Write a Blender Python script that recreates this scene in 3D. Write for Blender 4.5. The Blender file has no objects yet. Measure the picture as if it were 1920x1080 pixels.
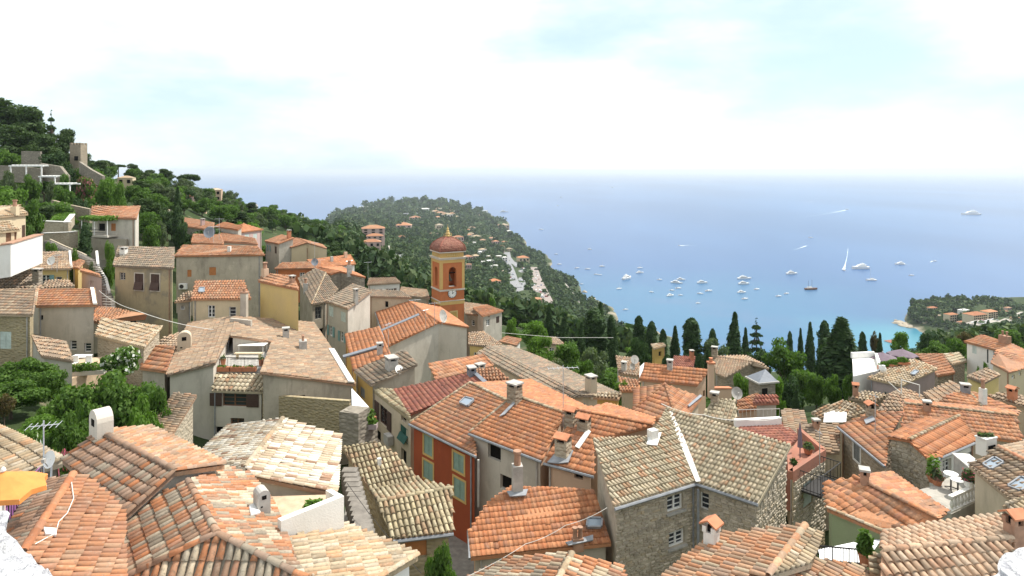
import bpy, bmesh, math, random
import numpy as np
from mathutils import Vector, Matrix, noise, geometry
R = random.Random(11)
NR = np.random.default_rng(5)
SC = bpy.context.scene
COL = SC.collection
# ------------------------------------------------------------------ camera, sky, sun, exposure
F = 1229.0            # focal length in photo pixels (1920 wide)
HOR = 320.0           # horizon row
SEA = -220.0          # the eye stands 220 m above the sea
cam_data = bpy.data.cameras.new('camera'); cam = bpy.data.objects.new('camera', cam_data); COL.objects.link(cam)
cam_data.sensor_width = 36; cam_data.lens = 36 * F / 1920
cam_data.shift_y = -(540 - HOR) / 1920
cam_data.clip_start = 0.1; cam_data.clip_end = 400000
cam.rotation_euler = (math.pi / 2, 0, 0)
SC.camera = cam
SUN_AZ, SUN_EL = math.radians(62), math.radians(57)
sun_dir = Vector((math.sin(SUN_AZ) * math.cos(SUN_EL), math.cos(SUN_AZ) * math.cos(SUN_EL), math.sin(SUN_EL)))
sl = bpy.data.lights.new('sun', 'SUN'); sl.energy = 3.7; sl.angle = math.radians(1.2); sl.color = (1, .955, .88)
sun = bpy.data.objects.new('sun', sl); COL.objects.link(sun)
sun.rotation_euler = sun_dir.to_track_quat('Z', 'Y').to_euler()
W = bpy.data.worlds.new('World'); SC.world = W; W.use_nodes = True
wn = W.node_tree.nodes; wl = W.node_tree.links
bg = wn['Background']; bg.inputs[1].default_value = 0.15
sky = wn.new('ShaderNodeTexSky'); sky.sky_type = 'NISHITA'; sky.sun_disc = False
sky.sun_elevation = SUN_EL; sky.sun_rotation = SUN_AZ; sky.altitude = 200; sky.dust_density = .8; sky.ozone_density = 2.0
tc = wn.new('ShaderNodeTexCoord')
sep = wn.new('ShaderNodeSeparateXYZ'); wl.new(tc.outputs['Generated'], sep.inputs[0])
# thin broken cloud over the blue: noise on a flattened direction, denser towards the left
mp = wn.new('ShaderNodeMapping'); mp.inputs['Scale'].default_value = (.8, .8, 2.2); mp.inputs['Location'].default_value = (.35, 2.2, .6)
wl.new(tc.outputs['Generated'], mp.inputs[0])
nz = wn.new('ShaderNodeTexNoise'); nz.inputs['Scale'].default_value = 1.9; nz.inputs['Detail'].default_value = 8; nz.inputs['Roughness'].default_value = .55
wl.new(mp.outputs[0], nz.inputs[0])
mr = wn.new('ShaderNodeMapRange'); mr.interpolation_type = 'SMOOTHSTEP'
mr.inputs['From Min'].default_value = .33; mr.inputs['From Max'].default_value = .58
wl.new(nz.outputs[0], mr.inputs[0])
mx = wn.new('ShaderNodeMix'); mx.data_type = 'RGBA'
wl.new(mr.outputs[0], mx.inputs[0])
pale = wn.new('ShaderNodeMix'); pale.data_type = 'RGBA'; pale.inputs[0].default_value = .8; pale.inputs[7].default_value = (2.85, 3.6, 4.05, 1)
wl.new(sky.outputs[0], pale.inputs[6]); wl.new(pale.outputs[2], mx.inputs[6])
mx.inputs[7].default_value = (5.4, 5.55, 5.6, 1)
wl.new(mx.outputs[2], bg.inputs[0])
SC.view_settings.view_transform = 'Standard'; SC.view_settings.look = 'None'; SC.view_settings.gamma = 1
SC.view_settings.exposure = 0.72
SC.view_settings.use_curve_mapping = False
SC.render.engine = 'CYCLES'
SC.cycles.use_denoising = True
SC.cycles.max_bounces = 5; SC.cycles.diffuse_bounces = 3; SC.cycles.glossy_bounces = 2; SC.cycles.transmission_bounces = 3
SC.cycles.transparent_max_bounces = 6; SC.cycles.volume_bounces = 0; SC.cycles.caustics_reflective = False; SC.cycles.caustics_refractive = False
# ------------------------------------------------------------------ places
def pz(x, y, z):
    D = -z * F / (y - HOR); return Vector(((x - 960) / F * D, D, z))
def pd(x, y, D): return Vector(((x - 960) / F * D, D, -(y - HOR) / F * D))
def ray(x, y): return Vector(((x - 960) / F, 1.0, -(y - HOR) / F))
def hit(x, y, p, n):
    d = ray(x, y); k = d.dot(n)
    return d * (p.dot(n) / k)
def newell(P):
    n = Vector((0, 0, 0))
    for i in range(len(P)):
        a, b = P[i], P[(i + 1) % len(P)]
        n += Vector(((a.y - b.y) * (a.z + b.z), (a.z - b.z) * (a.x + b.x), (a.x - b.x) * (a.y + b.y)))
    return n.normalized() if n.length > 0 else Vector((0, 0, 1))
# ------------------------------------------------------------------ materials
MATS = {}
class NT:
    def __init__(s, name):
        s.m = bpy.data.materials.new(name); s.m.use_nodes = True
        s.n = s.m.node_tree.nodes; s.l = s.m.node_tree.links; s.b = s.n['Principled BSDF']
    def new(s, t, **kw):
        nd = s.n.new(t)
        for k, v in kw.items():
            if k in nd.inputs.keys() if isinstance(k, str) else False: nd.inputs[k].default_value = v
            else: setattr(nd, k, v)
        return nd
    def link(s, a, b): s.l.new(a, b)
    def pos(s):
        return s.new('ShaderNodeNewGeometry').outputs['Position']
    def noise(s, scale, detail=4, rough=.55, vec=None, stretch=None):
        nd = s.n.new('ShaderNodeTexNoise'); nd.inputs['Scale'].default_value = scale; nd.inputs['Detail'].default_value = detail; nd.inputs['Roughness'].default_value = rough
        v = vec or s.pos()
        if stretch:
            mp = s.n.new('ShaderNodeMapping'); mp.inputs['Scale'].default_value = stretch; s.link(v, mp.inputs[0]); v = mp.outputs[0]
        s.link(v, nd.inputs['Vector']); return nd.outputs[0]
    def ramp(s, fac, stops, const=False):
        nd = s.n.new('ShaderNodeValToRGB'); cr = nd.color_ramp
        if const: cr.interpolation = 'CONSTANT'
        while len(cr.elements) < len(stops): cr.elements.new(.5)
        for e, (p, c) in zip(cr.elements, stops):
            e.position = p; e.color = (*c, 1) if len(c) == 3 else c
        s.link(fac, nd.inputs[0]); return nd.outputs[0]
    def rng(s, fac, a, b, c=0., d=1.):
        nd = s.n.new('ShaderNodeMapRange'); nd.inputs[1].default_value = a; nd.inputs[2].default_value = b; nd.inputs[3].default_value = c; nd.inputs[4].default_value = d
        s.link(fac, nd.inputs[0]); return nd.outputs[0]
    def mix(s, fac, a, b, mode='MIX'):
        nd = s.n.new('ShaderNodeMix'); nd.data_type = 'RGBA'; nd.blend_type = mode
        for v, i in ((fac, 0), (a, 6), (b, 7)):
            if hasattr(v, 'is_linked') or hasattr(v, 'node'): s.link(v, nd.inputs[i])
            elif i == 0: nd.inputs[0].default_value = v
            else: nd.inputs[i].default_value = (*v, 1)
        return nd.outputs[2]
    def math(s, op, a, b=None):
        nd = s.n.new('ShaderNodeMath'); nd.operation = op
        for v, i in ((a, 0), (b, 1)):
            if v is None: continue
            if hasattr(v, 'node'): s.link(v, nd.inputs[i])
            else: nd.inputs[i].default_value = v
        return nd.outputs[0]
    def bump(s, h, strength=.4, dist=.03):
        nd = s.n.new('ShaderNodeBump'); nd.inputs['Strength'].default_value = strength; nd.inputs['Distance'].default_value = dist
        s.link(h, nd.inputs['Height']); s.link(nd.outputs[0], s.b.inputs['Normal'])
    def rand(s):
        g = s.new('ShaderNodeNewGeometry'); o = s.n.new('ShaderNodeObjectInfo')
        return s.math('FRACT', s.math('ADD', g.outputs['Random Per Island'], s.math('MULTIPLY', o.outputs['Random'], 7.31)))
    def out(s, col=None, rough=.85, spec=.3):
        if col is not None:
            if hasattr(col, 'node'): s.link(col, s.b.inputs['Base Color'])
            else: s.b.inputs['Base Color'].default_value = (*col, 1)
        s.b.inputs['Roughness'].default_value = rough; s.b.inputs['Specular IOR Level'].default_value = spec
        MATS[s.m.name] = s.m; return s.m
def plain(name, col, rough=.7, spec=.3, metal=0, var=.12):
    t = NT(name)
    if var:
        n = t.noise(3.1, 4); c = t.mix(t.rng(n, .3, .7), tuple(x * (1 - var) for x in col), tuple(min(1, x * (1 + var)) for x in col))
    else: c = col
    t.b.inputs['Metallic'].default_value = metal
    return t.out(c, rough, spec)
def tilemat(name, cols, lichen=(.11, .1, .075), moss=.35, pale=(.62, .56, .45), palef=.2):
    """fired clay: each tile (mesh island or object) picks its colour; lichen and bleaching wander over them"""
    t = NT(name); r = t.rand()
    stops = [(i / len(cols), c) for i, c in enumerate(cols)]
    c = t.ramp(r, stops, True)
    r2 = t.math('FRACT', t.math('MULTIPLY', r, 37.7))
    br = t.rng(r2, 0, 1, .78, 1.1)
    c = t.mix(1.0, c, br, 'MULTIPLY')
    big = t.noise(.55, 5, .6)
    c = t.mix(t.rng(big, .4, .7, 0, moss), c, lichen)
    fine = t.noise(11.0, 6, .72)
    c = t.mix(t.rng(fine, .5, .66, 0, min(.8, moss * 1.35)), c, lichen)
    c = t.mix(t.rng(t.noise(2.3, 5, .6), .55, .75, 0, moss * .8), c, (.2, .16, .12))
    f2 = t.noise(5.3, 4, .7, stretch=(1, 1, 1.4))
    c = t.mix(t.rng(f2, .55, .75, 0, palef), c, pale)
    t.bump(t.noise(30, 3), .25, .012)
    return t.out(c, .88, .22)
def plaster(name, a, b, stain=(.16, .14, .11), st=.35, patch=None):
    t = NT(name)
    c = t.mix(t.rng(t.noise(.45, 5), .35, .68), a, b)
    s1 = t.noise(.75, 8, .7, stretch=(1.3, 1.3, .5))
    c = t.mix(t.rng(s1, .5, .78, 0, min(.85, st * 1.05)), c, stain)
    c = t.mix(t.rng(t.noise(2.2, 4, .6, stretch=(1.8, 1.8, .16)), .58, .8, 0, st * .6), c, stain)
    c = t.mix(t.rng(t.noise(.8, 6, .7), .58, .66, 0, st * .8), c, tuple(min(1, x * 1.18) for x in a))
    c = t.mix(t.rng(t.noise(7, 4, .7), .5, .8, 0, .22), c, tuple(x * .72 for x in a))
    if patch: c = t.mix(t.rng(t.noise(.33, 6, .6), .52, .6, 0, .85), c, patch)
    t.bump(t.noise(22, 4), .35, .02)
    return t.out(c, .92, .15)
def rubble(name, a, b, mortar=(.3, .25, .19), scale=3.4):
    """rubble masonry too far off to pick its stones apart"""
    t = NT(name)
    v = t.n.new('ShaderNodeTexVoronoi'); v.inputs['Scale'].default_value = scale
    mp = t.n.new('ShaderNodeMapping'); mp.inputs['Scale'].default_value = (1, 1, 1.9); t.link(t.pos(), mp.inputs[0]); t.link(mp.outputs[0], v.inputs['Vector'])
    sp = t.n.new('ShaderNodeSeparateColor'); t.link(v.outputs['Color'], sp.inputs[0])
    c = t.mix(sp.outputs[0], a, b)
    c = t.mix(t.rng(v.outputs['Distance'], .3, .62), c, mortar)
    c = t.mix(t.rng(t.noise(.5, 5), .45, .75, 0, .5), c, tuple(x * .5 for x in a))
    t.bump(t.rng(v.outputs['Distance'], .2, .7, 1, 0), .7, .05)
    return t.out(c, .95, .15)
def leafmat(name, cols, trans=.35, ns=.7):
    t = NT(name); r = t.rand()
    c = t.ramp(r, [(i / (len(cols) - 1), x) for i, x in enumerate(cols)])
    c = t.mix(t.rng(t.noise(ns, 3), .35, .7, 0, .55), c, tuple(x * .7 for x in cols[0]))
    c = t.mix(t.rng(t.noise(ns * 2.3, 2), .5, .7, 0, .45), c, tuple(x * 1.15 for x in cols[-1]))
    t.link(c, t.b.inputs['Base Color']); t.b.inputs['Roughness'].default_value = .7; t.b.inputs['Specular IOR Level'].default_value = .18
    tr = t.n.new('ShaderNodeBsdfTranslucent'); c2 = t.mix(1.0, c, (1.5, 1.7, .7), 'MULTIPLY'); t.link(c2, tr.inputs[0])
    ms = t.n.new('ShaderNodeMixShader'); ms.inputs[0].default_value = trans
    t.link(t.b.outputs[0], ms.inputs[1]); t.link(tr.outputs[0], ms.inputs[2])
    t.link(ms.outputs[0], t.n['Material Output'].inputs['Surface'])
    MATS[name] = t.m; return t.m
# clay palettes
O1, O2, O3 = (.47, .19, .085), (.43, .16, .07), (.5, .225, .11)
CR1, CR2, CR3 = (.50, .40, .28), (.55, .46, .34), (.44, .34, .23)
BR1, BR2, GR1 = (.33, .20, .13), (.27, .18, .13), (.34, .28, .21)
tilemat('clay_orange', [O1, O2, O3, O1, (.45, .185, .085), (.4, .18, .1)], moss=.26, palef=.16)
tilemat('clay_orange_old', [O1, (.42, .18, .1), O3, (.38, .2, .12), (.48, .24, .13)], moss=.4, palef=.2)
tilemat('clay_red', [(.33, .115, .075), (.3, .1, .07), (.37, .14, .09), (.28, .1, .075)], moss=.3, palef=.16)
tilemat('clay_salmon', [(.42, .185, .09), (.38, .165, .085), (.44, .215, .115), (.35, .17, .1), (.4, .23, .14)], moss=.32, palef=.24)
tilemat('clay_mixed', [O1, CR3, O3, BR1, CR1, (.45, .22, .13), GR1, O1, CR2, (.5, .26, .15)], moss=.42, palef=.3)
tilemat('clay_brown', [BR1, (.4, .25, .17), BR2, (.36, .23, .16), O1, (.42, .28, .2), GR1, BR1], moss=.3, palef=.16)
tilemat('clay_blush', [(.46, .22, .115), (.43, .24, .14), O3, (.4, .26, .18), (.48, .28, .165), CR3, (.34, .22, .14)], moss=.34, palef=.3)
tilemat('clay_cream', [CR2, (.68, .62, .52), CR1, (.66, .59, .48), BR1, CR2, (.72, .66, .56), (.48, .36, .25), CR1, (.66, .6, .5)], moss=.22, pale=(.75, .7, .6), palef=.5)
tilemat('clay_ochre', [(.44, .36, .22), (.5, .42, .27), (.38, .3, .19), (.47, .39, .25), (.42, .28, .17), (.52, .45, .3)], lichen=(.12, .1, .06), moss=.5, palef=.3)
tilemat('clay_lichen', [(.48, .4, .27), (.43, .36, .25), (.52, .43, .3), (.46, .27, .16), (.4, .34, .24), (.5, .41, .29), (.45, .32, .21), (.55, .47, .34)], lichen=(.19, .165, .1), moss=.4, palef=.4)
tilemat('clay_grey', [(.3, .23, .165), (.26, .2, .145), (.35, .26, .18), (.24, .19, .15), (.38, .25, .17), (.29, .24, .18)], moss=.45, palef=.3, pale=(.5, .44, .35))
tilemat('clay_faded', [(.38, .265, .175), (.33, .24, .165), (.42, .275, .17), (.3, .22, .16), (.43, .32, .22), (.38, .225, .14)], moss=.42, palef=.34, pale=(.55, .48, .39))
tilemat('clay_peach', [(.52, .34, .22), (.56, .38, .25), (.48, .31, .2), (.44, .3, .2), (.55, .4, .28), (.5, .28, .17)], lichen=(.2, .165, .12), moss=.5, palef=.35)
tilemat('clay_straw', [(.46, .35, .22), (.49, .385, .26), (.42, .3, .185), (.46, .27, .15), (.5, .41, .3), (.34, .26, .17)], moss=.42, palef=.3)
# walls
plaster('plaster_grey', (.52, .475, .405), (.42, .38, .32), st=.45)
plaster('plaster_pale', (.58, .53, .455), (.5, .45, .38), st=.4)
plaster('plaster_warm', (.55, .46, .34), (.47, .39, .29), st=.5)
plaster('plaster_dull', (.4, .355, .285), (.27, .235, .18), stain=(.1, .09, .075), st=.6)
plaster('plaster_streaked', (.48, .42, .33), (.37, .33, .26), stain=(.1, .09, .075), st=.7)
plaster('plaster_ochre_old', (.44, .36, .22), (.33, .28, .19), stain=(.13, .115, .09), st=.65, patch=(.24, .215, .165))
plaster('plaster_yellow', (.6, .45, .19), (.56, .42, .2), st=.15)
plaster('plaster_cream', (.6, .5, .34), (.55, .45, .3), st=.16)
plaster('plaster_ochre', (.5, .33, .1), (.46, .3, .1), st=.25)
plaster('plaster_red', (.36, .085, .036), (.3, .068, .03), stain=(.18, .055, .03), st=.5)
plaster('plaster_white', (.76, .74, .69), (.68, .65, .59), st=.14)
plaster('plaster_pink', (.56, .4, .36), (.5, .36, .33), st=.2)
plaster('plaster_peach', (.58, .42, .3), (.52, .37, .26), st=.16)
plaster('plaster_mauve', (.37, .3, .29), (.31, .255, .25), st=.3)
plaster('plaster_green', (.3, .34, .2), (.25, .29, .16), st=.3)
plaster('plaster_tower', (.5, .175, .07), (.44, .145, .058), stain=(.25, .105, .06), st=.6)
plaster('plaster_trim', (.6, .4, .15), (.55, .36, .14), st=.25)
plaster('terrace_red', (.37, .165, .11), (.31, .14, .1), st=.5)
rubble('rubble_tan', (.42, .34, .24), (.22, .18, .13))
rubble('rubble_grey', (.37, .33, .265), (.19, .165, .13), (.24, .21, .17), 2.4)
rubble('rubble_pale', (.47, .4, .3), (.34, .28, .2), (.42, .36, .27))
rubble('rubble_gold', (.42, .34, .2), (.28, .22, .13), (.35, .29, .19))
t = NT('stone_piece'); _c = t.ramp(t.rand(), [(0, (.48, .415, .32)), (.35, (.4, .345, .265)), (.6, (.54, .47, .37)), (.8, (.36, .315, .25)), (1, (.48, .39, .27))])
_c = t.mix(t.rng(t.noise(3.5, 6), .45, .75, 0, .5), _c, (.2, .17, .13)); t.bump(t.noise(16, 5), .6, .03); t.out(_c, .95, .15)
plain('mortar', (.42, .37, .29), .95, var=.2)
plain('white_paint', (.78, .77, .74), .6, var=.06)
plain('off_white', (.66, .64, .59), .8)
plain('cement', (.4, .38, .345), .9, var=.2)
plain('zinc', (.25, .26, .275), .6, .4, .1, .2)
plain('lead', (.2, .215, .24), .6, .4, .2)
plain('iron', (.035, .033, .032), .6)
plain('dark_wood', (.075, .04, .028), .7)
plain('brown_wood', (.17, .085, .045), .7)
plain('orange_wood', (.42, .17, .06), .6)
plain('shutter_brown', (.075, .045, .036), .6)
plain('shutter_teal', (.19, .33, .33), .6)
plain('shutter_sage', (.235, .325, .27), .6)
plain('shutter_green', (.02, .085, .065), .6)
plain('shutter_pale', (.5, .56, .52), .6)
plain('shutter_grey', (.17, .175, .165), .6)
plain('terracotta', (.46, .19, .1), .85, var=.2)
plain('terracotta_dull', (.36, .21, .14), .9, var=.25)
plain('deck', (.36, .335, .29), .85, var=.2)
plain('sand_floor', (.5, .37, .25), .85, var=.2)
plain('orange_cloth', (.62, .235, .06), .8)
plain('purple_cloth', (.3, .12, .3), .8)
plain('mauve_cloth', (.17, .13, .155), .9)
plain('canvas_white', (.85, .85, .84), .85, var=.03)
plain('blue_paint', (.06, .2, .42), .6)
plain('steel', (.55, .56, .58), .35, .5, .6)
plain('bronze', (.12, .13, .09), .5, .5, .5)
plain('gold', (.5, .36, .14), .5, .5, .4)
plain('black', (.012, .012, .012), .5, var=0)
plain('bark', (.1, .075, .055), .95, var=.3)
g_ = NT('glass'); g_.out((.028, .034, .042), .06, .6)
g_ = NT('skylight_glass'); g_.out((.24, .29, .34), .12, .8)
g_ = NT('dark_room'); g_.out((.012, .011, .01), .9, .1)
# ------------------------------------------------------------------ mesh building
class MB:
    def __init__(s): s.v = []; s.f = []; s.m = []; s.cur = 0
    def V(s, p): s.v.append(tuple(p)); return len(s.v) - 1
    def poly(s, pts): s.f.append([s.V(p) for p in pts]); s.m.append(s.cur)
    def prism(s, pts, off):
        """closed solid between a polygon and its copy moved by off"""
        off = Vector(off); a = [Vector(p) for p in pts]; b = [p + off for p in a]
        ia = [s.V(p) for p in a]; ib = [s.V(p) for p in b]; n = len(a)
        up = newell(a).dot(off) > 0
        s.f.append(ia[::-1] if up else ia); s.f.append(ib if up else ib[::-1]); s.m += [s.cur] * 2
        for i in range(n):
            j = (i + 1) % n
            s.f.append([ia[i], ia[j], ib[j], ib[i]] if up else [ia[j], ia[i], ib[i], ib[j]]); s.m.append(s.cur)
        return s
    def box(s, c, x, y, z):
        """box with centre c and half-axis vectors"""
        c, x, y, z = map(Vector, (c, x, y, z))
        s.prism([c - x - y - z, c + x - y - z, c + x + y - z, c - x + y - z], z * 2); return s
    def cube(s, c, sx, sy, sz, rot=0.):
        ca, sa = math.cos(rot), math.sin(rot)
        return s.box(c, (ca * sx / 2, sa * sx / 2, 0), (-sa * sy / 2, ca * sy / 2, 0), (0, 0, sz / 2))
    def tube(s, pts, r, n=6, cap=True, r2=None):
        pts = [Vector(p) for p in pts]; rings = []
        for i, p in enumerate(pts):
            d = (pts[min(i + 1, len(pts) - 1)] - pts[max(i - 1, 0)]).normalized()
            a = d.cross(Vector((0, 0, 1)) if abs(d.z) < .9 else Vector((1, 0, 0))).normalized(); b = d.cross(a)
            rr = r if r2 is None else r + (r2 - r) * i / max(1, len(pts) - 1)
            if isinstance(r, (list, tuple)): rr = r[i]
            rings.append([s.V(p + (a * math.cos(2 * math.pi * k / n) + b * math.sin(2 * math.pi * k / n)) * rr) for k in range(n)])
        for A, B in zip(rings, rings[1:]):
            for k in range(n):
                s.f.append([A[k], A[(k + 1) % n], B[(k + 1) % n], B[k]]); s.m.append(s.cur)
        if cap:
            s.f.append(rings[0][::-1]); s.f.append(rings[-1]); s.m += [s.cur] * 2
        return s
    def lathe(s, c, prof, n=12, sx=1, sy=1):
        c = Vector(c); rings = []
        for r, z in prof:
            rings.append([s.V(c + Vector((r * sx * math.cos(2 * math.pi * k / n), r * sy * math.sin(2 * math.pi * k / n), z))) for k in range(n)])
        for A, B in zip(rings, rings[1:]):
            for k in range(n):
                s.f.append([A[k], A[(k + 1) % n], B[(k + 1) % n], B[k]]); s.m.append(s.cur)
        s.f.append(rings[0][::-1]); s.f.append(rings[-1]); s.m += [s.cur] * 2
        return s
    def build(s, name, mats, parent=None, smooth=False):
        me = bpy.data.meshes.new(name); me.from_pydata(s.v, [], s.f)
        if isinstance(mats, str): mats = [mats]
        for m in mats: me.materials.append(MATS[m])
        if len(mats) > 1: me.polygons.foreach_set('material_index', s.m)
        if smooth: me.polygons.foreach_set('use_smooth', [True] * len(me.polygons))
        me.update(); return link(name, me, parent)
def link(name, me, parent=None):
    o = bpy.data.objects.new(name, me); COL.objects.link(o)
    if parent is not None:
        o.parent = parent; o.matrix_parent_inverse = PI_.get(parent.name, Matrix())
    return o
PI_ = {}      # inverse world matrix of a parent (empties stand away from the origin)
def tag(o, label=None, cat=None, group=None, kind=None):
    for k, v in (('label', label), ('category', cat), ('group', group), ('kind', kind)):
        if v: o[k] = v
    return o
def thing(name, label, cat, loc=(0, 0, 0), group=None):
    o = bpy.data.objects.new(name, None); COL.objects.link(o); o.location = loc
    o.empty_display_size = .3
    PI_[o.name] = Matrix.Translation(-Vector(loc))
    return tag(o, label, cat, group)
def copy_tree(o, parent=None):
    c = o.copy(); COL.objects.link(c)
    if parent is not None: c.parent = parent
    for ch in o.children: copy_tree(ch, c)
    return c
def npmesh(name, V, Fq, mats):
    """mesh from numpy quads"""
    me = bpy.data.meshes.new(name)
    me.vertices.add(len(V)); me.vertices.foreach_set('co', np.ascontiguousarray(V, dtype=np.float32).ravel())
    k = Fq.shape[1]
    me.loops.add(Fq.size); me.loops.foreach_set('vertex_index', Fq.ravel().astype(np.int32))
    me.polygons.add(len(Fq)); me.polygons.foreach_set('loop_start', np.arange(0, Fq.size, k, dtype=np.int32))
    for m in ([mats] if isinstance(mats, str) else mats): me.materials.append(MATS[m])
    me.update(calc_edges=True); return me
# ------------------------------------------------------------------ roof tiles (unit tile: 1 wide, 1 long up the slope)
def tile_geo(style, fine):
    """-> verts (n,3), quads (m,4); x across, y up the slope, z off the roof"""
    if style == 'canal':
        k = 6 if fine else 3; v = []; q = []
        for y, r, h in ((0, .43, .40), (1.12, .33, .24)):
            for i in range(k + 1):
                a = math.pi * i / k; v.append((-math.cos(a) * r, y, math.sin(a) * h - .02))
        for i in range(k): q.append((i, i + 1, k + 2 + i, k + 1 + i))
        if fine:
            b = len(v)
            for i in range(k + 1):
                a = math.pi * i / k; v.append((-math.cos(a) * .34, .0, math.sin(a) * .31 - .02))
            for i in range(k): q.append((i + 1, i, b + i, b + i + 1))
    else:
        xs = ((-.5, .0), (-.3, .01), (-.16, .13), (.06, .13), (.2, .01), (.5, .0)) if fine else ((-.5, .0), (-.14, .12), (.06, .12), (.5, .0))
        n = len(xs); v = []; q = []
        for y, dz in ((0, .15), (1.06, -.03)):
            for x, z in xs: v.append((x, y, z + dz))
        for x, z in xs: v.append((x, .0, -.06))
        for i in range(n - 1): q += [(i, i + 1, n + i + 1, n + i), (2 * n + i, 2 * n + i + 1, i + 1, i)]
    return np.array(v, float), np.array(q, int)
TG = {(s, f): tile_geo(s, f) for s in ('canal', 'flat') for f in (True, False)}
TILE_ME = {}
def tile_mesh(style, pal):
    if (style, pal) not in TILE_ME: TILE_ME[(style, pal)] = npmesh('tile', *TG[(style, True)], pal)
    return TILE_ME[(style, pal)]
def ipoly(poly, u):
    """interval(s) of v where the vertical line at u crosses the 2-D polygon"""
    c = []
    for i in range(len(poly)):
        (u0, v0), (u1, v1) = poly[i], poly[(i + 1) % len(poly)]
        if (u0 <= u < u1) or (u1 <= u < u0): c.append(v0 + (v1 - v0) * (u - u0) / (u1 - u0))
    c.sort(); return list(zip(c[::2], c[1::2]))
FINE_D = 31.
def lay_tiles(P, across, style, pal, tw, tl, out):
    """tile one facet (3-D polygon P, upward); across = direction of the courses; appends (matrix, style, pal, distance)"""
    n = newell(P); c0 = sum(P, Vector()) / len(P)
    ax = (across - n * across.dot(n)).normalized(); up = n.cross(ax)
    if up.z < 0: ax = -ax; up = n.cross(ax)
    Q = [((p - c0).dot(ax), (p - c0).dot(up)) for p in P]; wres = [(p - c0).dot(n) for p in P]
    us = [q[0] for q in Q]; span = max(us) - min(us)
    nc = max(2, round(span / tw)) if tw > 0 else int(-tw); w = span / nc
    vb = min(q[1] for q in Q)
    def lift(u, v):
        s = k = 0.
        for (a, b), r in zip(Q, wres):
            d = 1 / ((a - u) ** 2 + (b - v) ** 2 + .01); s += r * d; k += d
        return s / k
    flat = max(abs(r) for r in wres) < .01
    thick = w if style == 'canal' else w * .85
    for i in range(nc):
        u = min(us) + (i + .5) * w
        for v0, v1 in ipoly(Q, u):
            L = v1 - v0
            if L < tl * .3: continue
            m = vb + math.floor((v0 - vb) / tl) * tl; off = R.uniform(-.05, .05) * tl if style == 'canal' else 0
            m += off
            while m < v1 - .03:
                a = max(m, v0 - .04); b = min(m + tl, v1)
                if b - a > .07:
                    o = c0 + ax * (u + (R.uniform(-.03, .03) * w if style == 'canal' else 0)) + up * a
                    o += n * ((0 if flat else lift(u, a)) + (.02 if style == 'canal' else .012))
                    tz = .03 if style == 'canal' else 0
                    ang = R.gauss(0, .022) if style == 'canal' else R.gauss(0, .004)
                    if R.random() < .025: ang += R.gauss(0, .12); o += up * R.uniform(-.09, .02); tz += .012
                    x2 = ax * math.cos(ang) + up * math.sin(ang); y2 = (up * math.cos(ang) - ax * math.sin(ang) - n * tz / max(b - a, .2)).normalized()
                    sw = w * R.uniform(.95, 1.06) if style == 'canal' else w
                    M = Matrix(((x2.x * sw, y2.x * (b - a), n.x * thick, o.x + n.x * tz), (x2.y * sw, y2.y * (b - a), n.y * thick, o.y + n.y * tz), (x2.z * sw, y2.z * (b - a), n.z * thick, o.z + n.z * tz), (0, 0, 0, 1)))
                    out.append((M, style, pal, o.length))
                m += tl
def place_tiles(tiles, roof, name='tile', most=300):
    near = sorted((t for t in tiles if t[3] < FINE_D), key=lambda t: t[3])
    for M, st, pal, d in near[:most]:
        o = bpy.data.objects.new(name, tile_mesh(st, pal)); COL.objects.link(o); o.parent = roof; o.matrix_basis = M
    idx = set(map(id, near[:most])); rest = [t for t in tiles if id(t) not in idx]
    keys = sorted({(t[1], t[2], t[3] < 55) for t in rest})
    for st, pal, fine in keys:
        tv, tq = TG[(st, fine)]
        Ms = np.array([t[0] for t in rest if (t[1], t[2], t[3] < 55) == (st, pal, fine)])
        V = np.einsum('nij,kj->nki', Ms[:, :3, :3], tv) + Ms[:, None, :3, 3]
        Q = tq[None] + (np.arange(len(Ms)) * len(tv))[:, None, None]
        o = link('tile_field', npmesh('tile_field', V.reshape(-1, 3), Q.reshape(-1, 4), pal), roof); o['kind'] = 'stuff'
def cap_tiles(a, b, pal, out, w=.26, l=.38):
    """barrel tiles bedded along a ridge or hip"""
    a, b = (a, b) if a.z <= b.z else (b, a)
    d = b - a; L = d.length; n = max(1, round(L / l)); d.normalize()
    x = d.cross(Vector((0, 0, 1))).normalized(); z = x.cross(d)
    for i in range(n):
        o = a + d * (L * i / n) + z * .05
        k = L / n
        M = Matrix(((x.x * w, d.x * k, z.x * w, o.x), (x.y * w, d.y * k, z.y * w, o.y), (x.z * w, d.z * k, z.z * w, o.z), (0, 0, 0, 1)))
        out.append((M, 'canal', pal, o.length))
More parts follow.
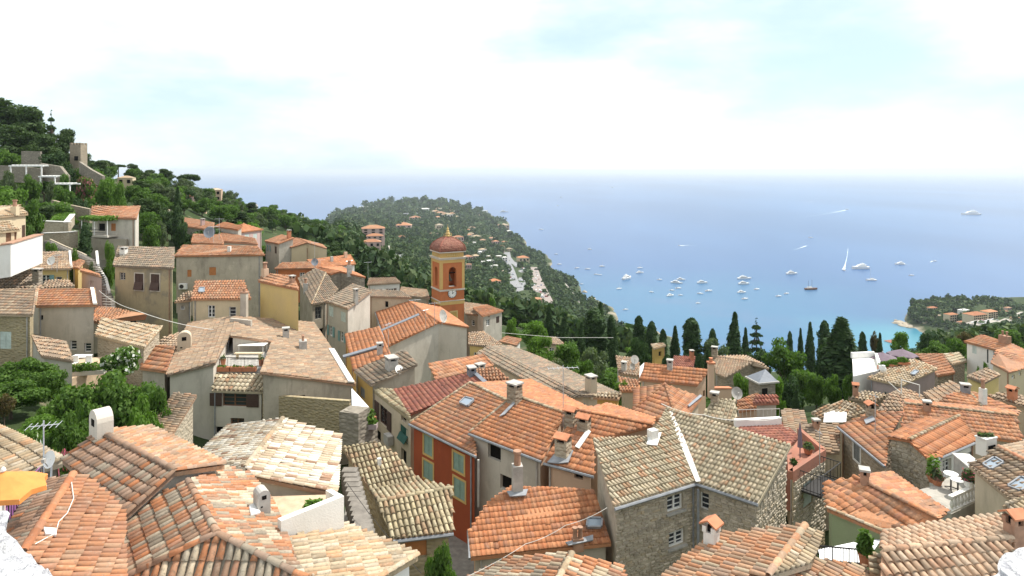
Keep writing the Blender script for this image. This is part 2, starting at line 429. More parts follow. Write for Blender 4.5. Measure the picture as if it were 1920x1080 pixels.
# ------------------------------------------------------------------ stones of a rubble wall
STONES = []
for _k in range(9):
    b = MB(); rr = random.Random(_k)
    def _j(a): return a + rr.uniform(-.07, .07)
    b0 = [(_j(-.5), 0, _j(-.5)), (_j(.5), 0, _j(-.5)), (_j(.52), 0, _j(.45)), (_j(-.5), 0, _j(.5))]
    b1 = [(_j(-.38), -1, _j(-.36)), (_j(.38), -1, _j(-.36)), (_j(.38), -1, _j(.36)), (_j(-.38), -1, _j(.36))]
    i0 = [b.V(p) for p in b0]; i1 = [b.V(p) for p in b1]
    b.f.append(i1); b.m.append(0)
    for i in range(4): j = (i + 1) % 4; b.f.append([i0[i], i0[j], i1[j], i1[i]]); b.m.append(0)
    me = bpy.data.meshes.new('stone'); me.from_pydata(b.v, [], b.f); me.materials.append(MATS['stone_piece']); STONES.append(me)
def lay_stones(A, ud, nrm, u1, ztop, z0, holes, parent, hh=.17, ww=.36, keep=300, skip=None):
    """stones on a vertical wall: A = base point at u=0, ud along, ztop(u) -> top height"""
    L = []; z = z0
    while True:
        h = hh * R.uniform(.7, 1.35); u = -R.uniform(0, .2); any_ = False
        while u < u1:
            w = ww * R.uniform(.6, 1.5); c = u + w / 2; zc = z + h / 2
            if 0 < c < u1 and zc + h * .3 < ztop(c):
                any_ = True
                if not any(a - w * .3 < c < b + w * .3 and s - h * .3 < zc < t_ + h * .3 for a, s, b, t_ in holes) and not (skip and skip(c, zc)):
                    p = Vector((A.x, A.y, 0)) + ud * c; p.z = zc + R.uniform(-.02, .02)
                    L.append((p, w * .93, h * .9, R.gauss(0, .03)))
            u += w
        z += h
        if not any_ and z > z0 + 1.5: break
    def M(p, w, h, a):
        x = ud * math.cos(a) + Vector((0, 0, 1)) * math.sin(a); zz = Vector((0, 0, 1)) * math.cos(a) - ud * math.sin(a); d = R.uniform(.025, .07)
        return Matrix(((x.x * w, -nrm.x * d, zz.x * h, p.x), (x.y * w, -nrm.y * d, zz.y * h, p.y), (x.z * w, -nrm.z * d, zz.z * h, p.z), (0, 0, 0, 1)))
    def seen(p):
        sx = 960 + p.x / p.y * F; sy = HOR - p.z / p.y * F; return 0 < sx < 1920 and 0 < sy < 1080
    L.sort(key=lambda t: (not seen(t[0]), t[0].length))
    for t in L[:keep]:
        o = bpy.data.objects.new('stone', STONES[R.randrange(9)]); COL.objects.link(o); o.parent = parent; o.matrix_basis = M(*t)
    if len(L) > keep:
        sv = [np.array([v.co[:] for v in m.vertices]) for m in STONES]; sq = [np.array([p.vertices[:] for p in m.polygons]) for m in STONES]
        V = []; Q = []; k = 0
        for t in L[keep:]:
            i = R.randrange(9); m = np.array(M(*t)); V.append(sv[i] @ m[:3, :3].T + m[:3, 3]); Q.append(sq[i] + k); k += 8
        o = link('stone_field', npmesh('stone_field', np.concatenate(V), np.concatenate(Q), 'stone_piece'), parent); o['kind'] = 'stuff'
# ------------------------------------------------------------------ houses
def pitch(P): return math.degrees(math.acos(max(-1, min(1, abs(newell(P).z)))))
class House: pass
LOG = []
def house(name, label, V, L, facets, wall='plaster_grey', tile=('canal', 'clay_mixed', .22, .36), base=None, ov=.18, wins=(), wallm={}, stones={}, caps=True, gutters=(), cat='house', group=None, hgt=6, nowall=(), capal=None, thick=.13, verge=(), vpal=None):
    """V: vertex -> (px, py, level); L: list of (level, z) or (level, facet, pitch); facets: keys or (keys, {style, pal, tw, tl, across})"""
    h = House(); lev = {}; FA = [(f, {}) if isinstance(f, str) else f for f in facets]
    P = {}
    def pt(k, z=None):
        x, y, l = V[k]
        if isinstance(l, (int, float)): return pz(x, y, l)
        return pz(x, y, z if l not in lev else lev[l])
    def res(): 
        for k in V:
            l = V[k][2]
            if k not in P and (isinstance(l, (int, float)) or l in lev): P[k] = pt(k)
    for e in L:
        if len(e) == 2: lev[e[0]] = e[1]; continue
        if e[1] == 'D': lev[e[0]] = -(V[e[2]][1] - HOR) / F * e[3]; continue
        nm, fk, tgt = e
        kn = [lev[V[k][2]] if V[k][2] in lev else V[k][2] for k in fk if V[k][2] in lev or isinstance(V[k][2], (int, float))]
        z0 = sum(kn) / len(kn)
        lo, hi = (z0, z0 * .35) if tgt > 0 else (z0, z0 * 2.2)
        fk2 = [k for k in fk if V[k][2] == nm or V[k][2] in lev or isinstance(V[k][2], (int, float))]
        sg = 1 if newell([pt(k, z0 * (.9999 if tgt > 0 else 1.0001)) for k in fk2]).z > 0 else -1
        for _ in range(46):
            mid = (lo + hi) / 2
            if math.degrees(math.acos(max(-1, min(1, newell([pt(k, mid) for k in fk2]).z * sg)))) < abs(tgt): lo = mid
            else: hi = mid
        lev[nm] = lo
    res()
    for fk, _ in FA:                              # vertices that lie in the plane of a facet already known
        un = [k for k in fk if k not in P]; kn = [P[k] for k in fk if k in P]
        if un:
            n = newell(kn)
            for k in un: P[k] = hit(V[k][0], V[k][1], kn[0], n)
    h.P = P; h.F = {}
    root = thing(name, label, cat, sum(P.values(), Vector()) / len(P), group); h.root = root
    base = min(p.z for p in P.values()) - hgt if base is None else base; h.base = base
    root.location.z = base; PI_[root.name] = Matrix.Translation(-root.location)
    mb = MB(); tiles = []; edge = {}; pal0 = tile[1]; pals = [pal0]
    for fk, o in FA:
        pts = [P[k] for k in fk]; n = newell(pts)
        ks = list(fk)
        if n.z < 0: pts = pts[::-1]; ks = ks[::-1]; n = -n
        h.F[fk] = (pts, n)
        for a, b in zip(ks, ks[1:] + ks[:1]): edge[(a, b)] = fk
        pal = o.get('pal', pal0)
        if pal not in pals: pals.append(pal)
        mb.cur = pals.index(pal)
        if len(pts) == 4 and max(abs((p - pts[0]).dot(n)) for p in pts) > .02:
            mb.prism([p - Vector((0, 0, .02)) for p in (pts[0], pts[1], pts[2])], (0, 0, -thick)); mb.prism([p - Vector((0, 0, .02)) for p in (pts[0], pts[2], pts[3])], (0, 0, -thick))
        else: mb.prism([p - Vector((0, 0, .02)) for p in pts], (0, 0, -thick))
        ac = o.get('across'); d = (P[ac[1]] - P[ac[0]]) if ac else (P[fk[1]] - P[fk[0]])
        st = o.get('style', tile[0])
        if st != 'none': lay_tiles(pts, d, st, pal, o.get('tw', tile[2]), o.get('tl', tile[3]), tiles)
        LOG.append('%-22s %-7s pitch %4.1f D %5.1f z %5.1f len %4.1f x %4.1f' % (name, fk, math.degrees(math.acos(n.z)), pts[0].y, pts[0].z, d.length, max((p - pts[0]).length for p in pts)))
    roof = mb.build('roof', pals, root); h.roof = roof
    if caps:
        cp = capal or pal0
        for (a, b), f1 in edge.items():
            if (b, a) in edge and a < b:
                n1 = h.F[f1][1]; f2 = edge[(b, a)]; n2 = h.F[f2][1]
                c2 = sum(h.F[f2][0], Vector()) / len(h.F[f2][0])
                if (c2 - P[a]).dot(n1) < -.05: cap_tiles(P[a], P[b], cp, tiles)
        for e in verge: cap_tiles(P[e[0]], P[e[1]], vpal or cp, tiles, .2, .36)
    place_tiles(tiles, roof)
    # walls under the outline
    bd = [(a, b) for (a, b) in edge if (b, a) not in edge]
    nxt = {a: b for a, b in bd}; prv = {b: a for a, b in bd}
    h.W = {}
    def offs(k):
        a, b = prv.get(k), nxt.get(k)
        if a is None or b is None: return Vector((0, 0, 0))
        def nn(p, q): d = (q - p); return Vector((-d.y, d.x, 0)).normalized()    # inward for a counter-clockwise outline
        n1, n2 = nn(P[a], P[k]), nn(P[k], P[b]); s = n1 + n2; den = 1 + n1.dot(n2)
        return s / max(den, .35) * ov
    I = {}
    for a, b in bd:
        for k in (a, b):
            if k not in I: I[k] = P[k] + offs(k)
    wm = MB(); wmats = [wall]; holes_by = {}; wq = []
    for a, b in bd:
        A, B = I[a].copy(), I[b].copy()
        za, zb = P[a].z - .07, P[b].z - .07
        d = Vector((B.x - A.x, B.y - A.y, 0)); ln = d.length
        if ln < .05: continue
        d /= ln; n = Vector((d.y, -d.x, 0)); h.W[a + b] = h.W[b + a] = (A, d, n, ln, za, zb)
    h.wins = []
    for w in wins:
        e, x0, y0, x1, y1, st = w[:6]; wo = w[6] if len(w) > 6 else {}
        if e not in h.W: LOG.append('!! no wall %s in %s' % (e, name)); continue
        A, d, n, ln, za, zb = h.W[e]
        q = [hit(x, y, A, n) for x, y in ((x0, (y0 + y1) / 2), (x1, (y0 + y1) / 2), ((x0 + x1) / 2, y0), ((x0 + x1) / 2, y1))]
        u0, u1 = sorted(((q[0] - A).dot(d), (q[1] - A).dot(d))); zz = sorted((q[2].z, q[3].z))
        u0 = max(u0, .06); u1 = min(u1, ln - .06)
        if u1 - u0 < .12 or zz[1] - zz[0] < .12: LOG.append('!! window off wall %s %s u %.1f %.1f of %.1f' % (name, e, u0, u1, ln)); continue
        key = ''.join(sorted(e)); holes_by.setdefault(key, []).append((u0, zz[0], u1, zz[1])); h.wins.append((e, u0, zz[0], u1, zz[1], st, wo))
    f0 = facets[0][:2] if isinstance(facets[0], str) else facets[0][0][:2]
    if not wins and hgt >= 5 and f0 in h.W and 44 < P[f0[0]].y and h.W[f0][3] > 2.4 and h.W[f0][2].y < -.2:
        A, d, n, ln, za, zb = h.W[f0]
        for u in ((.28, .72) if ln > 3.6 else (.5,)):
            u = u * ln + R.uniform(-.3, .3); z1 = min(za, zb) - R.uniform(.5, .9); wd, ht = R.uniform(.32, .45), R.uniform(.9, 1.25); st = R.choice(('shut', 'glass', 'glass', 'open')); cl = R.choice(('shutter_brown', 'shutter_teal', 'shutter_grey', 'shutter_sage'))
            if u - wd < .15 or u + wd > ln - .15: continue
            holes_by.setdefault(''.join(sorted(f0)), []).append((u - wd, z1 - ht, u + wd, z1)); h.wins.append((f0, u - wd, z1 - ht, u + wd, z1, st, dict(col=cl)))
    for a, b in bd:
        if a + b not in h.W or a + b in nowall or b + a in nowall: continue
        A, d, n, ln, za, zb = h.W[a + b]
        m = wallm.get(a + b, wallm.get(b + a, wall))
        if m not in wmats: wmats.append(m)
        wm.cur = wmats.index(m)
        o3 = lambda u, z, dp=0: Vector((A.x, A.y, 0)) + d * u - n * dp + Vector((0, 0, z))
        hs = holes_by.get(''.join(sorted(a + b)), [])
        out = [(0, base), (ln, base), (ln, zb), (0, za)]
        hs2 = []
        for u0, z0, u1, z1 in hs:
            top = min(za + (zb - za) * u0 / ln, za + (zb - za) * u1 / ln) - .08
            z1 = min(z1, top); z0 = max(z0, base + .05)
            if z1 - z0 > .1: hs2.append((u0, z0, u1, z1))
        if hs2:
            loops = [out] + [[(u0, z0), (u0, z1), (u1, z1), (u1, z0)] for u0, z0, u1, z1 in hs2]
            tri = geometry.tessellate_polygon([[Vector((u, z, 0)) for u, z in lp] for lp in loops])
            fl = [p for lp in loops for p in lp]; i0 = len(wm.v)
            for u, z in fl: wm.V(o3(u, z))
            for t_ in tri:
                q = [fl[i] for i in t_]; ar = (q[1][0] - q[0][0]) * (q[2][1] - q[0][1]) - (q[2][0] - q[0][0]) * (q[1][1] - q[0][1])
                wm.f.append([i0 + i for i in (t_ if ar > 0 else t_[::-1])]); wm.m.append(wm.cur)
            for u0, z0, u1, z1 in hs2:
                c = [(u0, z0), (u1, z0), (u1, z1), (u0, z1)]
                for (ua, va), (ub, vb) in zip(c, c[1:] + c[:1]):
                    wm.poly([o3(ua, va), o3(ua, va, .22), o3(ub, vb, .22), o3(ub, vb)])
        else: wm.poly([o3(u, z) for u, z in out])
        if a + b in stones or b + a in stones:
            so = stones.get(a + b, stones.get(b + a)); skip = so.get('skip')
            sk = (lambda u, z, o3=o3, s=skip: s(960 + o3(u, z).x / o3(u, z).y * F, HOR - o3(u, z).z / o3(u, z).y * F)) if skip else None
            h.st = h.__dict__.get('st', []) + [(Vector((A.x, A.y, 0)), d, n, ln, (lambda u, za=za, zb=zb, ln=ln: za + (zb - za) * u / ln), max(base, so.get('z0', base)), hs2, so, sk)]
    if wm.f: h.wall = wm.build('wall', wmats, root)
    for A_, d, n, ln, zt, z0, hs2, so, sk in h.__dict__.get('st', []):
        lay_stones(A_, d, n, ln, zt, z0, hs2, h.wall, so.get('h', .17), so.get('w', .36), so.get('keep', 300), sk)
    if hgt >= 5 and min(p.y for p in P.values()) > 26 and h.W:
        A, d, n, ln, za, zb = h.W[facets[0][:2] if isinstance(facets[0], str) else facets[0][0][:2]] if (facets[0][:2] if isinstance(facets[0], str) else facets[0][0][:2]) in h.W else next(iter(h.W.values()))
        q = Vector((A.x, A.y, 0)) + d * (ln * R.choice((.04, .96))) + n * .06; g_m = MB(); g_m.tube([q + Vector((0, 0, min(za, zb) - .05)), q + Vector((0, 0, base + .2))], .045, 5); g_m.build('drainpipe', R.choice(('zinc', 'cement', 'terracotta_dull')), root)
    for w in h.wins: window(h, *w)
    for g in gutters:
        a, b = P[g[0]], P[g[1]]; g_m = MB(); dn = Vector((0, 0, -.07)); c = (a + b) / 2
        cen = sum(P.values(), Vector()) / len(P); o_ = (c - cen); o_.z = 0; e = (b - a).normalized(); o_ = (o_ - e * o_.dot(e)).normalized() * .06
        g_m.tube([a + dn + o_, b + dn + o_], .07, 6); g_m.build('gutter', 'zinc', root)
    return h
def window(h, e, u0, z0, u1, z1, st, o):
    A, d, n, ln, za, zb = h.W[e]; root = h.root
    P3 = lambda u, z, dp=0: Vector((A.x, A.y, 0)) + d * u - n * dp + Vector((0, 0, z))
    uz = Vector((0, 0, 1)); w = u1 - u0; t = z1 - z0; fr = o.get('frame', 'white_paint'); fw = o.get('fw', min(.07, w * .12))
    m = MB(); dp = o.get('dp', .14)
    def bar(ua, ub, zc, zd, da=dp, th=.06):
        m.box((P3((ua + ub) / 2, (zc + zd) / 2, da)), d * (abs(ub - ua) / 2), n * (th / 2), uz * (abs(zd - zc) / 2))
    if o.get('sur'):
        sw = o.get('sw', .11); s = MB()
        for a_, b_, c_, d_ in ((u0 - sw, u0, z0 - sw, z1 + sw), (u1, u1 + sw, z0 - sw, z1 + sw), (u0, u1, z1, z1 + sw), (u0, u1, z0 - sw, z0)):
            s.box(P3((a_ + b_) / 2, (c_ + d_) / 2, -.012), d * (abs(b_ - a_) / 2), n * .016, uz * (abs(d_ - c_) / 2))
        s.build('window_surround', o['sur'], root)
    if st == 'shut':
        sh = o.get('col', 'shutter_teal'); par = None
        k = 2 if w > .5 else 1
        for i in range(k):
            s = MB(); ua = u0 + w * i / k + .01; ub = u0 + w * (i + 1) / k - .01; r = .06
            for a_, b_, c_, d_ in ((ua, ua + r, z0, z1), (ub - r, ub, z0, z1), (ua + r, ub - r, z0, z0 + r), (ua + r, ub - r, z1 - r, z1), (ua + r, ub - r, (z0 + z1) / 2 - r / 2, (z0 + z1) / 2 + r / 2)):
                s.box(P3((a_ + b_) / 2, (c_ + d_) / 2, .03), d * ((b_ - a_) / 2), n * .022, uz * ((d_ - c_) / 2))
            ns = max(3, int(t / .11)); 
            for j in range(ns):
                zc = z0 + r + (t - 2 * r) * (j + .5) / ns
                s.box(P3((ua + ub) / 2, zc, .035), d * ((ub - ua) / 2 - r), n * .012 + uz * .012, uz * ((t - 2 * r) / ns * .42) - n * .006)
            s.build('shutter', sh, root)
        if o.get('prop'):   # lower half pushed out on its stay
            s = MB(); zc = z0 + t * .5; s.prism([P3(u0, zc, -.02), P3(u1, zc, -.02), P3(u1, z0 + .08, -.26), P3(u0, z0 + .08, -.26)], n * .03); s.build('shutter', sh, root)
        return
    if st == 'dark':
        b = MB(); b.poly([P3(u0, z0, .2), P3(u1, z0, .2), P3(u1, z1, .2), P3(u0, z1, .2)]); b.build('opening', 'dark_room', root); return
    if st == 'panel':
        b = MB(); b.box(P3((u0 + u1) / 2, (z0 + z1) / 2, .08), d * (w / 2), n * .03, uz * (t / 2)); b.build(o.get('name', 'door'), o.get('col', 'brown_wood'), root); return
    bar(u0, u1, z0, z0 + fw); bar(u0, u1, z1 - fw, z1); bar(u0, u0 + fw, z0 + fw, z1 - fw); bar(u1 - fw, u1, z0 + fw, z1 - fw)
    if w > .7: bar((u0 + u1) / 2 - fw * .6, (u0 + u1) / 2 + fw * .6, z0 + fw, z1 - fw, dp - .005)
    for j in range(o.get('rows', 3) - 1):
        zc = z0 + t * (j + 1) / o.get('rows', 3); bar(u0 + fw, u1 - fw, zc - .018, zc + .018, dp + .004, .03)
    wo = m.build('window', fr, root)
    g = MB(); g.poly([P3(u0, z0, dp + .03), P3(u1, z0, dp + .03), P3(u1, z1, dp + .03), P3(u0, z1, dp + .03)]); g.build('pane', 'glass', wo)
    if o.get('sill'):
        s = MB(); s.box(P3((u0 + u1) / 2, z0 - .05, -.02), d * (w / 2 + .08), n * .1, uz * .04); s.build('sill', o['sill'], wo)
    if st == 'open':
        for sg in (-1, 1):
            s = MB(); c = (u0 - w / 4 - .03) if sg < 0 else (u1 + w / 4 + .03)
            s.box(P3(c, (z0 + z1) / 2, -.04), d * (w / 4), n * .02, uz * (t / 2))
            for j in range(max(3, int(t / .16))):
                zc = z0 + t * (j + .5) / max(3, int(t / .16)); s.box(P3(c, zc, -.065), d * (w / 4 - .04), n * .008, uz * .035)
            s.build('shutter', o.get('col', 'shutter_teal'), wo)
# ------------------------------------------------------------------ chimneys and roof furniture
def frame_on(h, fk, px, py):
    pts, n = h.F[fk]; p = hit(px, py, pts[0], n); d = (pts[1] - pts[0]); d.z = 0; d.normalize(); return p, n, d
def chimney(h, fk, px, py, w, dpt, hh, kind='cap', mat='cement', ang=0., sink=.35, name='chimney'):
    k_ = 1 if kind == 'arch' or kind == 'pot' else .76
    w *= k_; dpt *= k_; hh *= k_
    p, n, d = frame_on(h, fk, px, py) if fk else (Vector(px), None, Vector((1, 0, 0)))
    a = math.atan2(d.y, d.x) + ang; x = Vector((math.cos(a), math.sin(a), 0)); y = Vector((-x.y, x.x, 0)); z = Vector((0, 0, 1))
    m = MB(); par = h.roof if h else None
    if kind == 'arch':     # rounded hood with a mouth
        prof = [(-w / 2, -sink), (w / 2, -sink)]
        for i in range(9):
            t_ = math.pi * i / 8; prof.append((w / 2 * math.cos(t_), hh - w / 2 + w / 2 * math.sin(t_)))
        m.prism([p + x * u + z * v - y * dpt / 2 for u, v in prof], y * dpt); c = m.build(name, mat, par)
        for sg in (-1, 1):
            b = MB(); b.cube(p + z * (hh - w * .55) + y * sg * dpt * .5, w * .34, .03, w * .3, a); b.cube(p + z * (hh - w * 1.25) + y * sg * dpt * .5 - x * w * .2, w * .16, .03, w * .1, a); b.build('smoke_hole', 'dark_room', c)
        return c
    m.box(p + z * ((hh - sink) / 2), x * w / 2, y * dpt / 2, z * ((hh + sink) / 2))
    if kind in ('cap', 'tilecap'):
        for sx in (-1, 1):
            for sy in (-1, 1): m.box(p + z * (hh + .09) + x * sx * w * .4 + y * sy * dpt * .4, x * .06, y * .06, z * .09)
    c = m.build(name, mat, par)
    if kind == 'cap':
        b = MB(); b.box(p + z * (hh + .22), x * (w / 2 + .06), y * (dpt / 2 + .06), z * .045); b.build('cap', 'cement', c)
        b = MB(); b.box(p + z * (hh + .09), x * w * .3, y * dpt * .3, z * .08); b.build('smoke_hole', 'dark_room', c)
    if kind == 'tilecap':
        for sg in (-1, 1):
            b = MB(); e = p + z * (hh + .2); b.prism([e - x * (w / 2 + .08) + z * .16, e + x * (w / 2 + .08) + z * .16, e + x * (w / 2 + .08) + y * sg * (dpt / 2 + .1), e - x * (w / 2 + .08) + y * sg * (dpt / 2 + .1)], z * .05); b.build('cap', 'terracotta', c)
        b = MB(); b.box(p + z * (hh + .09), x * w * .3, y * dpt * .3, z * .08); b.build('smoke_hole', 'dark_room', c)
    if kind == 'pot':
        b = MB(); b.lathe(p + z * hh, [(w * .36, 0), (w * .3, .5), (w * .42, .52), (w * .42, .64), (w * .3, .64)], 10); b.build('pot', 'terracotta_dull', c)
    if kind == 'pots':
        for k in (-1, 1):
            b = MB(); b.lathe(p + z * hh + x * k * w * .25, [(.1, 0), (.08, .35), (.12, .36), (.12, .45)], 8); b.build('pot', 'terracotta_dull', c)
    return c
def flashing(h, fk, pts, mat='zinc', t=.05, name='flashing'):
    n = h.F[fk][1]; p0 = h.F[fk][0][0]; m = MB(); m.prism([hit(x, y, p0 + n * .1, n) for x, y in pts], n * t); return m.build(name, mat, h.roof)
def skylight(h, fk, pts):
    n = h.F[fk][1]; p0 = h.F[fk][0][0]; q = [hit(x, y, p0 + n * .06, n) for x, y in pts]
    m = MB()
    for a, b in zip(q, q[1:] + q[:1]):
        d = (b - a).normalized(); s = n.cross(d) * .07; m.prism([a - d * .0, b, b + s * 1., a + s * 1.], n * .12)
    f = m.build('skylight', 'zinc', h.roof); g = MB(); g.prism(q, n * .07); g.build('pane', 'skylight_glass', f); return f
def antenna(p, hh, label, arms=5, span=1.1, ang=.6, lean=0.):
    m = MB(); p = Vector(p); top = p + Vector((lean, 0, hh)); o = thing('antenna', label, 'antenna', p)
    m.tube([p - Vector((0, 0, .3)), top], .022, 5); m.build('mast', 'steel', o)
    b = MB(); d = Vector((math.cos(ang), math.sin(ang), 0)); s = Vector((-d.y, d.x, 0)); c = top - Vector((0, 0, .15))
    b.tube([c - d * span / 2, c + d * span / 2], .016, 4)
    for i in range(arms):
        q = c + d * span * (i / max(1, arms - 1) - .5); b.tube([q - s * .28, q + s * .28], .01, 4)
    b.build('boom', 'steel', o); return o
def dish(p, r, label, az, el=.5, mat='off_white', pole=.8):
    p = Vector(p); o = thing('satellite_dish', label, 'satellite dish', p); d = Vector((math.cos(az) * math.cos(el), math.sin(az) * math.cos(el), math.sin(el)))
    x = d.cross(Vector((0, 0, 1))).normalized(); y = x.cross(d); c = p + Vector((0, 0, pole)); m = MB(); rings = []
    for k in range(4):
        rr = r * k / 3; dd = .22 * r * (k / 3) ** 2
        rings.append([m.V(c + d * (dd + (.0)) + (x * math.cos(6.2832 * i / 14) + y * math.sin(6.2832 * i / 14) * 1.08) * max(rr, .01)) for i in range(14)])
    for A, B in zip(rings, rings[1:]):
        for i in range(14): m.f.append([A[i], A[(i + 1) % 14], B[(i + 1) % 14], B[i]]); m.m.append(0)
    m.build('reflector', mat, o, True)
    a = MB(); a.tube([c - y * r * .95, c + d * r * .9 - y * .1 * r], .018, 4); a.cube(c + d * r * .9 - y * .1 * r, .09, .09, .12); a.build('feed_arm', 'cement', o)
    q = MB(); q.tube([p - Vector((0, 0, .3)), c - d * .04], .03, 5); q.build('pole', 'steel', o); return o
# ------------------------------------------------------------------ the land, the sea, the haze
def yz(D, y): return (D, -(y - HOR) / F * D)
LAND = {   # photo column -> (distance, height) profile of the ground
    -700: [(8, -13), (40, -10), (70, -4), (110, 4), (200, 22), (320, 40), (700, 10), (1300, -226)],
    -200: [(8, -14), (36, -14), (55, -14), (75, -11), (100, -7.5), (140, 0), (200, 10), (270, 14), (600, -60), (900, -226)],
    60: [(8, -14), (36, -14.3), (52, -15.5), (66, -14.5), (80, -11), yz(104, 440), yz(130, 385), yz(160, 335), yz(200, 300), yz(260, 285), (500, -70), (800, -226)],
    200: [(8, -15), (36, -17), (52, -18), (70, -18), (88, -13), yz(110, 450), yz(140, 400), yz(175, 350), yz(215, 328), (350, -40), (650, -226)],
    300: [(8, -15), (36, -18), (60, -19), (80, -18), yz(105, 470), yz(140, 425), yz(200, 376), yz(250, 350), (420, -60), (700, -226)],
    400: [(8, -15.5), (36, -19.5), (60, -20), (85, -18.5), yz(115, 480), yz(170, 440), yz(230, 400), yz(310, 374), (520, -90), (800, -226)],
    500: [(8, -16), (36, -20), (60, -21), (90, -21), yz(130, 490), yz(200, 455), yz(300, 422), yz(430, 402), (650, -110), (950, -226)],
    600: [(8, -16), (36, -20.5), (60, -22), (90, -23.5), yz(130, 520), yz(220, 475), yz(380, 440), yz(600, 421), (900, -130), (1400, -226)],
    640: [(8, -16), (36, -20.5), (60, -22.5), (90, -24.5), yz(130, 535), yz(250, 485), yz(420, 450), yz(620, 428), yz(1000, 418), yz(1900, 412), yz(2700, 403), (3350, -216), (3600, -226)],
    700: [(8, -16), (36, -21), (60, -23), (90, -25.5), yz(130, 550), yz(250, 510), yz(420, 475), yz(620, 455), yz(1000, 438), yz(1700, 422), yz(2500, 400), yz(3200, 385), (3700, -226)],
    760: [(8, -16), (36, -21), (60, -23), (95, -27), yz(150, 570), yz(280, 545), yz(450, 515), yz(700, 485), yz(1100, 455), yz(1700, 430), yz(2500, 402), yz(3250, 377), (4000, -226)],
    830: [(8, -16), (36, -21), (60, -23), (100, -28.5), yz(150, 590), yz(280, 572), yz(450, 550), yz(700, 520), yz(1100, 475), yz(1700, 435), yz(2500, 404), yz(3200, 377), (3900, -226)],
    890: [(8, -16), (36, -21), (60, -23), (105, -30), yz(160, 605), yz(280, 595), yz(450, 577), yz(700, 545), yz(1100, 492), yz(1700, 445), yz(2400, 414), yz(3050, 391), (3500, -226)],
    930: [(8, -16), (36, -21), (60, -23), (105, -30), yz(160, 612), yz(280, 602), yz(450, 588), yz(700, 556), yz(1100, 504), yz(1700, 455), yz(2300, 427), (2750, -205), (2950, -226)],
    965: [(8, -16), (36, -21), (60, -23), (105, -30), yz(160, 617), yz(280, 608), yz(450, 593), yz(700, 562), yz(1100, 512), yz(1600, 470), yz(2050, 446), (2270, -226)],
    1000: [(8, -16), (36, -21), (60, -23), (105, -30), yz(160, 620), yz(280, 612), yz(450, 597), yz(700, 566), yz(1000, 528), yz(1400, 494), yz(1650, 475), (1800, -226)],
    1050: [(8, -16), (36, -21), (60, -23), (105, -31), yz(160, 640), yz(280, 628), yz(450, 612), yz(700, 583), yz(1000, 542), yz(1250, 518), (1440, -226)],
    1100: [(8, -16), (36, -21), (60, -23), (105, -32), yz(160, 655), yz(280, 642), yz(450, 626), yz(700, 598), yz(900, 580), yz(1040, 566), (1130, -226)],
    1180: [(8, -16), (36, -21), (60, -23.5), (105, -32), yz(150, 668), yz(280, 655), yz(450, 642), yz(700, 626), yz(850, 617), (930, -226)],
    1300: [(8, -16), (36, -21), (60, -24.5), (100, -33), (150, -46), (300, -95), (500, -160), (740, -226)],
    1500: [(8, -16), (36, -21), (60, -24.5), (100, -33.5), (150, -47), (300, -95), (500, -160), (740, -226)],
    1640: [(8, -16), (36, -20), (60, -24), (100, -32), (150, -45), (300, -92), (500, -155), (740, -226)],
    1690: [(8, -16), (36, -20), (60, -24), (100, -31), (150, -44), (300, -88), (500, -145), (770, -226), (930, -226), (955, -219), (985, -226)],
    1715: [(8, -16), (36, -20), (60, -24), (100, -30.5), (150, -43), (300, -86), (500, -140), (780, -226), (900, -226), (930, -212), (1000, -206), (1060, -226)],
    1750: [(8, -16), (36, -20), (60, -24), (100, -30), (150, -42), (300, -84), (500, -134), (700, -185), (800, -222), (860, -220), (930, -207), (1010, -201), (1090, -226)],
    1790: [(8, -16), (36, -20), (60, -24), (100, -30), (150, -42), (300, -82), (500, -130), (700, -178), (840, -205), (950, -205), (1040, -203), (1120, -226)],
    1850: [(8, -16), (36, -20), (60, -24), (100, -31), (150, -42), (300, -80), (500, -124), (700, -170), (850, -196), (980, -207), (1080, -212), (1180, -226)],
    1930: [(8, -16), (36, -20), (60, -24), (100, -32), (150, -42), (300, -78), (500, -124), (700, -168), (850, -197), (1000, -213), (1100, -217), (1220, -226)],
    2100: [(8, -16), (36, -20), (60, -24), (100, -32), (150, -42), (300, -76), (500, -112), (700, -172), (900, -208), (1050, -218), (1200, -226)],
    2700: [(8, -14), (36, -17), (100, -26), (300, -60), (700, -130), (1100, -200), (1400, -226)]}
LC = sorted(LAND)
def prof(c, D):
    p = LAND[c]
    if D <= p[0][0]: return p[0][1]
    for (d0, z0), (d1, z1) in zip(p, p[1:]):
        if D <= d1: return z0 + (z1 - z0) * (D - d0) / (d1 - d0)
    return p[-1][1]
def ground(x, D):
    x = max(LC[0], min(LC[-1], x))
    for a, b in zip(LC, LC[1:]):
        if x <= b:
            t = (x - a) / (b - a); t = t * t * (3 - 2 * t) * .5 + t * .5
            return prof(a, D) * (1 - t) + prof(b, D) * t
def gp(x, D, dz=0.): return Vector(((x - 960) / F * D, D, ground(x, D) + dz))
def gpix(x, y, d0=60, d1=4000):
    """the ground point seen at a photo pixel, searched from d0 outwards"""
    D = d0; s = ray(x, y)
    while D < d1:
        if s.z * D <= ground(x, D): return gp(x, D)
        D *= 1.006
    return None
xs = [-700, -500, -350] + list(range(-260, 2120, 14)) + [2200, 2400, 2700]
Ds = [8 * (4300 / 8) ** (i / 190) for i in range(191)]
V = []
for D in Ds:
    for x in xs:
        z = ground(x, D); X = (x - 960) / F * D
        amp = min(6.0, max(0, D - 90) * .012)
        if z > -219: z += amp * (noise.fractal(Vector((X / 60, D / 60, 0)), 1, 2, 4))
        V.append((X, D, z))
n = len(xs); I = np.arange((len(Ds) - 1) * n).reshape(-1, n)[:, :-1].ravel()
Q = np.stack([I, I + 1, I + n + 1, I + n], 1)
t = NT('earth')
